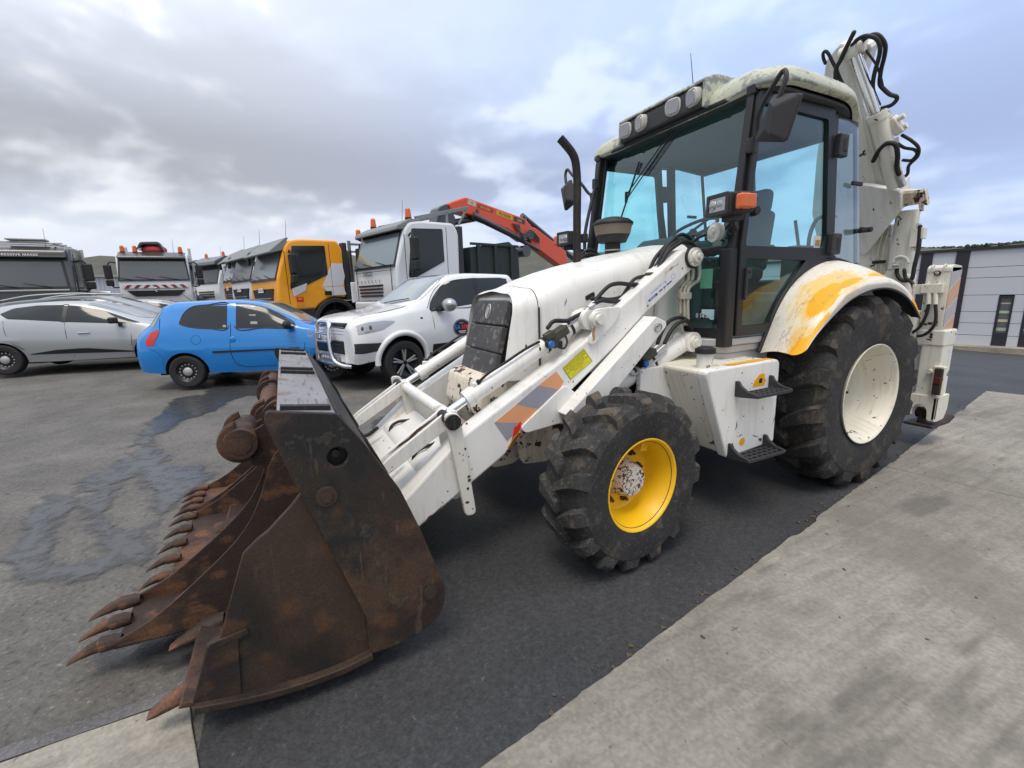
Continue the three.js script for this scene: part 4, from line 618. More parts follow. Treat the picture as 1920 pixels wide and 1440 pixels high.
// tipping linkage
part(BL, 'cross_tube', [cyl([-0.85, 0.868, -0.50], [-0.85, 0.868, 0.50], 0.037, 0.037, 28)], M.white);
part(BL, 'torque_tube', [cyl([-0.93, 0.50, -0.5], [-0.93, 0.50, 0.5], 0.125, 0.125, 36), ext(rnd([[-0.80, 0.70, 0.03], [-0.93, 0.63], [-1.22, 0.45], [-1.18, 0.40], [-0.9, 0.5], [-0.78, 0.62]], 0.02), -0.49, 0.49, 0.008)], M.white);
both((s) => {
  const F = (g) => (s > 0 ? mg(g) : mirZ(mg(g)));
  part(BL, 'tilt_link', F([ext(rnd([[-0.80, 0.91, 0.04], [-0.82, 0.835, 0.04], [-1.22, 0.605, 0.03], [-1.27, 0.64, 0.03], [-1.20, 0.70], [-0.88, 0.90]], 0.02), 0.455, 0.475, 0.005), ext(rnd([[-0.80, 0.91, 0.04], [-0.82, 0.835, 0.04], [-1.22, 0.605, 0.03], [-1.27, 0.64, 0.03], [-1.20, 0.70], [-0.88, 0.90]], 0.02), 0.535, 0.555, 0.005), box(0, 0, 0, 0.36, 0.012, 0.08).rotateZ(0.53).translate(-1.03, 0.735, 0.505)]), M.white);
  part(BL, 'rocker_link', F([ext(rnd([[-0.915, 0.925, 0.04], [-0.83, 0.915, 0.04], [-0.765, 0.325, 0.03], [-0.83, 0.325, 0.03]], 0.03), 0.628, 0.658, 0.006), ext(rnd([[-0.90, 0.92, 0.04], [-0.82, 0.91, 0.04], [-0.765, 0.325, 0.03], [-0.83, 0.325, 0.03]], 0.03), 0.40, 0.425, 0.006)]), M.dirty);
  part(BL, 'pivot_pin', F([cyl([-0.872, 0.872, 0.48], [-0.872, 0.872, 0.685], 0.03, 0.03, 28), cyl([-0.872, 0.872, 0.655], [-0.872, 0.872, 0.672], 0.043, 0.041, 28)]), M.blackSteel);
  part(BL, 'linkage_hose', F([...capTube([[-1.02, 0.56, 0.32], [-1.0, 0.62, 0.32], [-0.95, 0.645, 0.32], [-0.88, 0.65, 0.3], [-0.8, 0.67, 0.25]], 0.011, 30), ...capTube([[-1.24, 0.56, 0.36], [-1.16, 0.58, 0.34], [-1.1, 0.62, 0.33]], 0.013, 20)]), M.rubber);
});
// ---- front clam bucket
function beam(a, b, w, h, up = [0, 0, 1]) { const A = V(...a), B = V(...b), d = B.clone().sub(A), L = d.length(), Y = d.clone().normalize(), X = V(...up).sub(Y.clone().multiplyScalar(V(...up).dot(Y))).normalize(), Z = X.clone().cross(Y); return new RoundedBoxGeometry(w, L, h, 2, Math.min(w, h) * 0.18).applyMatrix4(new THREE.Matrix4().makeBasis(X, Y, Z).setPosition(A.add(B).multiplyScalar(0.5))); }
function tooth(x0, x1, y0, y1, z, w, h, lift = 0.03) {   // forged point : socket, waist, flattened tip
  const S = [[0, 0.8, 0.75], [0.12, 1.02, 1.0], [0.38, 1.05, 1.05], [0.42, 0.9, 0.85], [0.62, 0.82, 0.72], [0.86, 0.74, 0.36], [1, 0.52, 0.13]], P = [], I = [], n = 8;
  S.forEach(([t, a, b], k) => { const x = mix(x0, x1, t), y = mix(y0, y1, t) + lift * Math.sin(t * Math.PI) * 0.6; for (let i = 0; i < n; i++) { const q = ((i + 0.5) / n) * 2 * Math.PI, cx = Math.cos(q), sy = Math.sin(q), m = Math.max(Math.abs(cx), Math.abs(sy)) * 1.02; P.push(x, y + (sy / m) * h * 0.5 * b, z + (cx / m) * w * 0.5 * a); } if (k) for (let i = 0; i < n; i++) { const a0 = (k - 1) * n + i, a1 = (k - 1) * n + ((i + 1) % n), b0 = a0 + n, b1 = a1 + n; I.push(a0, a1, b0, a1, b1, b0); } });
  const c = (S.length - 1) * n; for (let i = 1; i < n - 1; i++) I.push(c, c + i + 1, c + i, 0, i, i + 1);
  const g = new THREE.BufferGeometry(); g.setAttribute('position', new THREE.Float32BufferAttribute(P, 3)); g.setIndex(I); g.computeVertexNormals(); return g;
}
const strip = (pts, th, z0, z1, b = 0.003) => { // bent plate : outline offset by th
  const o = pts.map((p, i) => { const a = pts[Math.max(0, i - 1)], c = pts[Math.min(pts.length - 1, i + 1)], L = Math.hypot(c[0] - a[0], c[1] - a[1]); return [p[0] - ((c[1] - a[1]) / L) * th, p[1] + ((c[0] - a[0]) / L) * th]; });
  return ext([...pts, ...o.reverse()], z0, z1, b);
};
const curve2 = (pts, n = 24) => new THREE.CatmullRomCurve3(pts.map((p) => V(p[0], p[1], 0)), false, 'centripetal').getPoints(n).map((p) => [p.x, p.y]);
{
  const B = sub(BL, 'loader_bucket', 'dark rusty split bucket with steel teeth');
  const rearP = rnd([[-1.692, 1.125, 0.04], [-1.685, 1.163, 0.04], [-1.463, 1.12, 0.015], [-1.388, 1.005], [-1.266, 0.784], [-1.201, 0.599], [-1.131, 0.362], [-1.108, 0.285, 0.06], [-1.136, 0.184, 0.05], [-1.215, 0.130, 0.05], [-1.349, 0.108], [-1.443, 0.112], [-1.439, 0.273], [-1.595, 0.795], [-1.625, 0.885]], 0.02);
  const clamP = rnd([[-1.60, 0.855, 0.02], [-1.650, 0.799], [-1.733, 0.724], [-1.765, 0.705], [-1.816, 0.663], [-1.923, 0.371], [-1.962, 0.362, 0.015], [-2.028, 0.175, 0.01], [-2.026, 0.135, 0.01], [-1.70, 0.065], [-1.443, 0.082], [-1.30, 0.12], [-1.40, 0.7], [-1.55, 0.9]], 0.008);
  both((s) => {
    const F = (g) => (s > 0 ? mg(g) : mirZ(mg(g)));
    part(B, 'rear_side_plate', F([ext(rearP, 1.122, 1.145, 0.004, [circ(-1.478, 0.960, 0.036)])]), s > 0 ? M.rearPlate : M.blackSteel);
    part(B, 'clam_side_plate', F([ext(clamP, 1.095, 1.118, 0.004), ext(rnd([[-1.955, 0.368], [-1.84, 0.385], [-1.835, 0.36], [-1.955, 0.342]], 0.004), 1.118, 1.130, 0.002), ext(rnd([[-1.957, 0.362], [-2.03, 0.17], [-2.02, 0.14], [-1.89, 0.12], [-1.87, 0.36]], 0.006), 1.117, 1.128, 0.002)]), M.dark);
    part(B, 'edge_bar', F([strip(curve2([[-2.03, 0.135], [-1.85, 0.095], [-1.70, 0.075], [-1.55, 0.073], [-1.43, 0.09]], 14), 0.028, 1.09, 1.152, 0.004)]), M.dark);
    part(B, 'pivot_pin', F([cyl([-1.53, 0.822, 1.14], [-1.53, 0.822, 1.158], 0.038, 0.036, 28), cyl([-1.53, 0.822, 1.158], [-1.53, 0.822, 1.166], 0.018, 0.018, 20)]), M.dark); part(B, 'pivot_pin', F([cyl([-1.178, 0.298, 1.14], [-1.178, 0.298, 1.152], 0.032, 0.03, 28), cyl([-1.178, 0.298, 1.152], [-1.178, 0.298, 1.158], 0.022, 0.022, 24)]), M.dark);
    part(B, 'bushing', F([cyl([-1.478, 0.96, 1.06], [-1.478, 0.96, 1.10], 0.05, 0.05, 24)]), M.blackSteel); part(B, 'bushing_pin', F([cyl([-1.482, 0.966, 1.08], [-1.482, 0.966, 1.118], 0.017, 0.015, 10)]), M.blackSteel);
    part(B, 'bucket_lug', F([ext(rnd([[-1.40, 1.0], [-1.28, 0.80], [-1.20, 0.62, 0.04], [-1.25, 0.58, 0.04], [-1.36, 0.62]], 0.03), 0.565, 0.59, 0.005), ext(rnd([[-1.40, 1.0], [-1.28, 0.80], [-1.20, 0.62, 0.04], [-1.25, 0.58, 0.04], [-1.36, 0.62]], 0.03), 0.42, 0.445, 0.005), ext(rnd([[-1.3, 0.45], [-1.2, 0.45], [-1.16, 0.25, 0.05], [-1.3, 0.2]], 0.03), 0.64, 0.67, 0.005)]), M.blackSteel);
  });
  part(B, 'moldboard', [strip(curve2([[-1.47, 1.10], [-1.36, 0.90], [-1.265, 0.62], [-1.235, 0.35], [-1.28, 0.16]], 20), 0.02, -1.12, 1.12)], M.blackSteel);
  part(B, 'clam_shell', [strip(curve2([[-1.32, 0.20], [-1.42, 0.10], [-1.6, 0.075], [-1.8, 0.095], [-2.03, 0.15]], 20), -0.018, -1.1, 1.1), ext([[-2.075, 0.155], [-2.06, 0.175], [-1.88, 0.135], [-1.88, 0.105]], -1.12, 1.12, 0.003)], M.rust);
  part(B, 'top_plate', [ext(rnd([[-1.655, 1.147, 0.01], [-1.465, 1.12, 0.01], [-1.47, 1.09], [-1.62, 1.06], [-1.65, 1.08]], 0.006), -1.12, 1.12, 0.003)], M.topPlate);
  for (const z of [1.07, 0.17, -0.80, -1.06]) part(B, 'top_rib', [box(0, 0, 0, 0.165, 0.02, 0.03, 0.003).rotateZ(-0.135).translate(-1.56, 1.141, z), ...(z === 0.17 ? [box(0, 0, 0, 0.165, 0.02, 0.03, 0.003).rotateZ(-0.135).translate(-1.56, 1.141, z - 0.13)] : [])], M.blackSteel);
  [1.03, 0.68, 0.33, 0, -0.33, -0.68, -1.03].forEach((z) => part(B, 'tooth', tooth(-1.98, -2.185, 0.16, 0.10, z, 0.085, 0.07, 0.01), M.rust));
}
// ---- three backhoe buckets carried inside the loader bucket
function digBucket(label, z0, z1, dx, dy, nT) {
  const T = thing('digging_bucket', label, 'digging bucket', [0, 0, 0], 0, 'rusty digging buckets resting in the loader bucket'); const D = (p) => p.map((q) => [q[0] + dx, q[1] + dy, ...(q.length > 2 ? [q[2]] : [])]);
  const lip = curve2([[-2.375, 0.16], [-2.25, 0.212], [-2.11, 0.305], [-1.88, 0.50], [-1.79, 0.64], [-1.735, 0.79]], 24);
  const back = curve2([[-1.60, 0.86], [-1.48, 0.74], [-1.47, 0.5], [-1.60, 0.29], [-1.84, 0.17], [-2.1, 0.125], [-2.38, 0.135]], 28);
  const side = D([...lip, [-1.70, 0.85], [-1.65, 0.89], ...back]);
  for (const z of [z0, z1]) part(T, 'side_plate', ext(side, z - 0.007, z + 0.007, 0.002), M.rust);
  part(T, 'shell', strip(D([[-1.66, 0.885], ...back]), 0.013, z0 + 0.006, z1 - 0.006, 0), M.rust);
  const n = nT, w = Math.min(0.07, ((z1 - z0) / n) * 0.55);
  for (let i = 0; i < n; i++) { const z = mix(z0 + 0.02, z1 - 0.02, n > 1 ? i / (n - 1) : 0.5); part(T, 'tooth', tooth(-2.355 + dx, (nT > 3 ? -2.515 : -2.55) + dx + ((i * 7) % 3) * 0.008, 0.15 + dy, 0.112 + dy, z, nT > 3 ? w * 0.8 : w, nT > 3 ? 0.046 : 0.056), M.rust); }
  // hooks and eye tube at the top
  const cx = -1.825 + dx, cy = 0.915 + dy, R = 0.062;
  part(T, 'eye_tube', [cyl([cx, cy, z0 + 0.02], [cx, cy, z1 + 0.002], R, R, 40), cyl([cx, cy, z1 - 0.03], [cx, cy, z1 + 0.006], R + 0.006, R + 0.004, 40), cyl([cx, cy, z1 + 0.004], [cx, cy, z1 + 0.009], R * 0.72, R * 0.7, 32)], M.rust);
  const arc = []; for (let i = 0; i <= 16; i++) { const a = mix(1.75, 5.15, i / 16); arc.push([cx + 0.09 * Math.cos(a), cy + 0.09 * Math.sin(a)]); } for (let i = 16; i >= 0; i--) { const a = mix(1.75, 5.15, i / 16); arc.push([cx + 0.064 * Math.cos(a), cy + 0.064 * Math.sin(a)]); }
  for (const z of [z1 - 0.03, z1 - 0.075, z0 + 0.06]) part(T, 'hook', ext(arc, z - 0.012, z + 0.012, 0.003), M.rust);
  const ear = rnd([[cx + 0.03, cy + 0.02], [cx + 0.08, cy + 0.045], [cx + 0.115, cy + 0.065], [cx + 0.22, cy + 0.03], [cx + 0.26, cy - 0.06], [cx + 0.12, cy - 0.18], [cx + 0.02, cy - 0.13]], 0.01);
  for (const z of [z0 + 0.08, z1 - 0.10]) part(T, 'ear_plate', ext(ear, z - 0.01, z + 0.01, 0.002), M.rust);
  // second, rear eye : open ring
  const r2 = [cx + 0.17, cy + 0.075]; const ring = circ(r2[0], r2[1], 0.082, 32);
  for (const z of [z0 + 0.08, z1 - 0.10]) part(T, 'eye_ring', [ext(ring, z - 0.011, z + 0.011, 0.002, [circ(r2[0], r2[1], 0.066, 28)]), ext([[r2[0] - 0.07, r2[1] - 0.05], [r2[0] + 0.07, r2[1] - 0.05], [r2[0] + 0.1, r2[1] - 0.22], [r2[0] - 0.06, r2[1] - 0.22]], z - 0.011, z + 0.011, 0.002)], M.rust);
  return T;
}
digBucket('narrow rusty digging bucket with three teeth beside the dark end plate of the loader bucket', 0.285, 0.615, 0, 0, 3);
digBucket('wide rusty digging bucket with five teeth, the middle one of three', -0.60, 0.165, 0.10, 0, 5);
digBucket('rusty digging bucket farthest from the dark end plate of the loader bucket', -1.09, -0.70, 0.10, 0, 4);

// ---- cab
{
  const C = sub(BL, 'cab_frame');
  const doorO = rnd([[1.078, 1.19, 0.02], [1.07, 1.761], [1.155, 2.69, 0.03], [1.95, 2.70, 0.03], [2.00, 2.27], [2.09, 1.87], [2.095, 1.71, 0.02], [1.93, 1.675], [1.805, 1.61], [1.635, 1.495], [1.528, 1.35], [1.445, 1.19, 0.02]], 0.02);
  const upG = rnd([[1.108, 1.768], [1.192, 2.625], [1.888, 2.62], [1.94, 2.26], [2.005, 1.85], [1.988, 1.765]], 0.03), loG = rnd([[1.125, 1.25], [1.122, 1.702], [1.79, 1.69], [1.677, 1.583], [1.547, 1.443], [1.42, 1.25]], 0.025);
  const thin = (g, z, m, n, P) => part(P, n, ext(g, z - 0.002, z + 0.002, 0), m);
  both((s) => {
    const F = (g) => (s > 0 ? mg(g) : mirZ(mg(g)));
    const D = sub(BL, 'door', s > 0 ? 'black framed glass door facing the concrete apron' : 'black framed glass door on the car park side');
    part(D, 'door_frame', F([ext(doorO, 0.782, 0.815, 0.006, [upG, loG])]), M.black);
    part(D, 'upper_pane', F([ext(upG.map((p) => p), 0.793, 0.797, 0)]), M.sideGlass); part(D, 'lower_pane', F([ext(loG, 0.793, 0.797, 0)]), M.sideGlass);
    part(D, 'door_handle', F([box(1.15, 1.60, 0.822, 0.05, 0.07, 0.02, 0.006), cyl([1.15, 1.61, 0.82], [1.15, 1.61, 0.842], 0.008), box(1.135, 1.50, 0.822, 0.02, 0.14, 0.02, 0.006)]), M.plastic);
    part(D, 'hinge', F([box(2.035, 2.46, 0.828, 0.10, 0.15, 0.05, 0.012), cyl([2.04, 2.42, 0.85], [2.04, 2.50, 0.85], 0.016)]), M.plastic); part(D, 'hinge', F([box(2.075, 1.80, 0.828, 0.11, 0.15, 0.05, 0.012), cyl([2.09, 1.76, 0.85], [2.09, 1.84, 0.85], 0.016)]), M.plastic);
    part(D, 'window_knob', F([cyl([1.19, 1.99, 0.80], [1.19, 1.99, 0.83], 0.032, 0.026, 20)]), M.rubber); part(D, 'window_bolt', F([cyl([1.195, 2.06, 0.8], [1.195, 2.06, 0.81], 0.012, 0.012, 12)]), M.rubber);
    if (s > 0) { part(D, 'sticker', F([box(1.915, 1.815, 0.799, 0.075, 0.085, 0.003)]), M.frosted); part(D, 'sticker', F([box(1.917, 1.808, 0.8012, 0.052, 0.04, 0.003)]), std({ color: lin(0.35, 0.2, 0.07), roughness: 0.6 })); }
    part(C, 'front_pillar', F([beam([1.02, 1.12, 0.775], [1.03, 1.76, 0.765], 0.07, 0.09), beam([1.04, 1.74, 0.77], [1.165, 2.68, 0.755], 0.05, 0.05), beam([1.075, 1.74, 0.735], [1.20, 2.68, 0.72], 0.04, 0.03)]), M.black);
    part(C, 'middle_pillar', F([beam([2.13, 1.68, 0.765], [2.03, 2.72, 0.745], 0.06, 0.07)]), M.black);
    part(C, 'rear_pillar', F([beam([2.66, 1.45, 0.72], [2.42, 2.68, 0.70], 0.018, 0.03)]), M.black);
    part(C, 'roof_rail', F([beam([1.13, 2.70, 0.76], [2.05, 2.72, 0.75], 0.06, 0.06), beam([2.05, 2.72, 0.74], [2.42, 2.67, 0.70], 0.05, 0.05), beam([2.0, 1.70, 0.78], [2.2, 1.70, 0.77], 0.03, 0.05)]), M.black);
    part(C, 'quarter_pane', F([planeExt([[2.14, 1.70, 0.785], [2.655, 1.52, 0.735], [2.42, 2.65, 0.715], [2.06, 2.70, 0.765]], [0.09, 0.03, 0.99], 0.004, 0)]), M.rearGlass);
    part(C, 'window_catch', F([box(2.39, 2.25, 0.775, 0.13, 0.028, 0.02, 0.005)]), M.rubber); part(C, 'window_catch', F([cyl([2.56, 1.92, 0.74], [2.56, 1.92, 0.83], 0.02), box(2.53, 1.92, 0.80, 0.13, 0.035, 0.03, 0.01)]), M.rubber);
    // front quarter panel beside the hood
    const fo = [[0.435, 1.13], [0.80, 1.15], [0.785, 1.765], [0.435, 1.765]], fi = rnd([[0.475, 1.235], [0.745, 1.245], [0.728, 1.725], [0.475, 1.73]], 0.02);
    part(C, 'lower_front_frame', F([exX(fo, 1.005, 1.03, 0.003, [fi])]), M.black); part(C, 'lower_front_pane', F([exX(fi, 1.014, 1.018, 0)]), M.sideGlass);
    if (s > 0) { part(C, 'paper_note', exX([[0.545, 1.51], [0.645, 1.51], [0.645, 1.64], [0.545, 1.64]], 1.03, 1.032, 0), M.paper);
      const ch = canvasTex(256, 96, (g, w, h) => { g.clearRect(0, 0, w, h); g.strokeStyle = '#d9dcd9'; g.lineWidth = 4; g.font = '52px sans-serif'; g.strokeText('0 14 80', 18, 66); });
      const cg = new THREE.PlaneGeometry(0.19, 0.07).rotateY(-Math.PI / 2).translate(1.0115, 1.325, 0.62); part(C, 'chalk_marks', cg, std({ map: ch, alphaMap: null, transparent: true, alphaTest: 0.3, roughness: 0.9 }), null, true); }
    // lower cab side under the door
    part(C, 'sill_panel', F([...[0, 1, 2].map((i) => exY(rnd([[0.93 + i * 0.02, 0.42], [0.93 + i * 0.02, 0.66 - i * 0.01], [1.04 + i * 0.01, 0.80 - i * 0.012], [1.52 - i * 0.01, 0.80 - i * 0.012], [1.60, 0.42]], 0.03), 1.175 - i * 0.05 - 0.048 - (i === 2 ? 0.05 : 0), 1.175 - i * 0.05, 0.008))]), M.alu);
    part(C, 'sill_base', F([box(1.3, 1.0, 0.55, 0.6, 0.1, 0.3, 0.01)]), M.under);
    // work lamp + indicator on the front pillar
    const L = sub(BL, 'headlight'); const tilt = (g, p) => prep(g).rotateY(-0.12).translate(...p);
    part(L, 'lamp_housing', F([tilt(box(0, 0, 0, 0.125, 0.125, 0.17, 0.012), [0.875, 2.0, 0.845]), tilt(box(0, 0, 0, 0.10, 0.115, 0.06, 0.01), [0.88, 1.998, 0.955]), tilt(box(0, 0, 0, 0.07, 0.04, 0.11, 0.01), [0.90, 1.925, 0.87]), cyl([0.92, 1.92, 0.86], [1.03, 1.88, 0.80], 0.018)]), M.plastic);
    part(L, 'lamp_lens', F([tilt(box(0, 0, 0, 0.02, 0.088, 0.135, 0.008), [0.812, 2.0, 0.836]), ...[-0.035, 0.02].map((z) => prep(new THREE.SphereGeometry(0.03, 16, 10)).scale(0.4, 1, 1).rotateY(-0.12).translate(0.807, 2.0, 0.836 + z))]), M.lens);
    part(L, 'lens_rim', F([tilt(exX(rnd([[-0.085, -0.062], [0.085, -0.062], [0.085, 0.062], [-0.085, 0.062]], 0.012), -0.006, 0.006, 0.002, [rnd([[-0.064, -0.041], [0.064, -0.041], [0.064, 0.041], [-0.064, 0.041]], 0.008)]), [0.803, 2.0, 0.836])]), M.plastic);
    part(L, 'indicator', F([tilt(box(0, 0, 0, 0.085, 0.088, 0.055, 0.016), [0.845, 1.998, 0.982]), tilt(box(0, 0, 0, 0.06, 0.08, 0.025, 0.01), [0.88, 1.998, 1.005])]), M.amber);
    // door mirror on its bent arm
    const R = sub(BL, 'mirror');
    part(R, 'mirror_arm', F([tube([[1.13, 2.38, 0.80], [1.10, 2.42, 0.85], [1.05, 2.50, 0.885], [1.01, 2.60, 0.98], [1.0, 2.665, 1.055], [0.995, 2.63, 1.075], [0.985, 2.52, 1.045], [0.985, 2.435, 1.02]], 0.0135, 60, 10), cyl([1.12, 2.33, 0.80], [1.115, 2.41, 0.815], 0.025, 0.025, 14), box(1.13, 2.37, 0.795, 0.06, 0.09, 0.05, 0.01)]), M.plastic);
    const mp = rnd([[1.0, 2.568, 0.02], [1.168, 2.515, 0.02], [1.10, 2.292, 0.03], [0.905, 2.352, 0.02]], 0.02), mc = [1.03, 2.43];
    part(R, 'mirror_shell', F([exX(mp, 0.995, 1.02, 0.008), grid(mp.length, 1, (u, v) => { const p = mp[Math.round(u * mp.length) % mp.length], k = v; return [mix(0.998, 0.952, k), mix(p[1], mix(mc[1], p[1], 0.62), k), mix(mix(mc[0], p[0], 0.93), mix(mc[0] - 0.01, p[0], 0.16), k)]; }), exX(mp.map((p) => [mix(mc[0] - 0.01, p[0], 0.165), mix(mc[1], p[1], 0.625)]), 0.951, 0.956, 0.001)]), M.plastic); if (s < 0) part(R, 'mirror_bracket', [tube([[1.36, 2.65, -0.76], [1.25, 2.625, -0.76], [1.16, 2.56, -0.755], [1.11, 2.47, -0.75], [1.056, 2.30, -0.75], [0.99, 2.04, -0.75], [0.985, 1.9, -0.75]], 0.016, 50, 10), box(1.11, 2.48, -0.755, 0.05, 0.09, 0.05, 0.01), box(0.985, 2.0, -0.755, 0.05, 0.08, 0.06, 0.01)], M.plastic);
    part(R, 'mirror_glass', F([exX(mp.map((p) => [mix(mc[0], p[0], 0.92), mix(mc[1], p[1], 0.92)]), 1.018, 1.023, 0)]), M.mirror);
  });
  // screen
  part(C, 'header', [beam([1.235, 2.71, -0.70], [1.235, 2.71, 0.70], 0.04, 0.04, [1, 0, 0])], M.black);
  part(C, 'cowl', [box(1.09, 1.765, 0, 0.06, 0.05, 1.42, 0.015)], M.black);
  part(BL, 'windscreen', [planeExt([[1.105, 1.78, -0.70], [1.105, 1.78, 0.70], [1.235, 2.70, 0.695], [1.235, 2.70, -0.695]], [-0.99, 0.141, 0], 0.004, 0)], M.cabGlass);
  // rear : frame and glass
  part(C, 'rear_frame', [beam([2.44, 2.66, -0.70], [2.44, 2.66, 0.70], 0.04, 0.05, [1, 0, 0]), beam([2.70, 1.46, -0.72], [2.70, 1.46, 0.72], 0.05, 0.07, [1, 0, 0]), beam([2.64, 1.55, -0.15], [2.44, 2.66, -0.15], 0.03, 0.03)], M.black);
  part(C, 'rear_pane', [planeExt([[2.69, 1.48, 0.70], [2.69, 1.48, -0.70], [2.445, 2.65, -0.69], [2.445, 2.65, 0.69]], [0.98, 0.2, 0], 0.004, 0)], M.rearGlass);
  part(C, 'cab_floor', [box(1.65, 1.16, 0, 1.3, 0.06, 1.2), box(2.3, 1.42, 0, 0.75, 0.06, 1.3), box(1.06, 1.45, 0, 0.05, 0.6, 0.85)], M.interior);
  part(BL, 'driver_seat', [box(2.0, 1.62, -0.02, 0.46, 0.13, 0.46, 0.05), box(0, 0, 0, 0.13, 0.52, 0.46, 0.05).rotateZ(-0.14).translate(2.24, 1.90, -0.02), box(0, 0, 0, 0.12, 0.20, 0.38, 0.05).rotateZ(-0.12).translate(2.285, 2.24, -0.02), box(2.02, 1.45, -0.02, 0.34, 0.26, 0.34, 0.03), box(2.06, 1.83, 0.27, 0.30, 0.05, 0.06, 0.02), box(2.06, 1.83, -0.31, 0.30, 0.05, 0.06, 0.02)], M.seat);
  part(BL, 'steering_wheel', [new THREE.TorusGeometry(0.185, 0.014, 10, 40).rotateX(Math.PI / 2).rotateZ(0.5).translate(1.56, 2.0, 0.0), cyl([1.40, 1.72, 0], [1.555, 1.985, 0], 0.03), new THREE.BoxGeometry(0.36, 0.012, 0.03).rotateZ(0.5).translate(1.56, 1.995, 0)], M.plastic);
  part(BL, 'dashboard', [ext(rnd([[1.13, 1.25], [1.13, 1.86, 0.05], [1.22, 1.93, 0.05], [1.42, 1.86, 0.06], [1.40, 1.25]], 0.03), -0.26, 0.26, 0.04), box(1.2, 1.80, 0, 0.16, 0.09, 1.2, 0.03)], M.interior);
  part(BL, 'control_console', [box(2.3, 1.62, 0.52, 0.5, 0.4, 0.16, 0.04), box(2.3, 1.62, -0.54, 0.5, 0.4, 0.16, 0.04), cyl([2.2, 1.8, 0.5], [2.15, 2.02, 0.48], 0.012), cyl([2.2, 1.8, -0.5], [2.15, 2.02, -0.48], 0.012)], M.interior);
  part(BL, 'grab_rail', [tube([[2.0, 1.62, 0.70], [1.99, 1.88, 0.70], [2.06, 1.99, 0.70], [2.2, 2.02, 0.70], [2.3, 2.02, 0.70]], 0.014, 30)], M.black);
  // horn speaker
  part(BL, 'horn', [cyl([0.96, 1.868, 0.69], [1.0, 1.865, 0.70], 0.062, 0.055, 28), cyl([0.952, 1.868, 0.69], [0.962, 1.868, 0.69], 0.03, 0.05, 24), cyl([0.945, 1.868, 0.689], [0.955, 1.868, 0.69], 0.014, 0.018, 14)], M.frosted);
  part(BL, 'wiring', [...capTube([[1.0, 1.87, 0.72], [1.02, 1.9, 0.75], [1.0, 1.94, 0.79], [0.94, 1.95, 0.82]], 0.008, 20), ...capTube([[1.02, 1.86, 0.75], [1.0, 1.84, 0.80], [0.97, 1.90, 0.83]], 0.006, 20), ...capTube([[0.95, 1.82, 0.52], [1.0, 1.86, 0.56], [1.05, 1.87, 0.62], [1.07, 1.82, 0.68]], 0.012, 20)], M.rubber);
  // wipers
  const ws = (y, z, o = 0.012) => [1.105 + ((y - 1.78) / 0.91) * 0.13 - o, y, z];
  part(BL, 'wiper', [cyl(ws(2.735, 0.085, 0.02), ws(2.31, -0.40, 0.02), 0.0055, 0.0055, 6), cyl(ws(2.73, 0.12, 0.02), ws(2.28, -0.38, 0.02), 0.0055, 0.0055, 6), cyl(ws(2.56, -0.285), ws(2.13, -0.435), 0.008, 0.007, 6), box(...ws(2.745, 0.1, 0.01), 0.05, 0.06, 0.09, 0.01), box(...ws(2.30, -0.395, 0.015), 0.02, 0.09, 0.02, 0.005)], M.rubber);
  part(BL, 'aerial', [cyl([1.267, 2.90, 0.2], [1.215, 3.155, 0.2], 0.0035, 0.002, 6)], M.black);
}
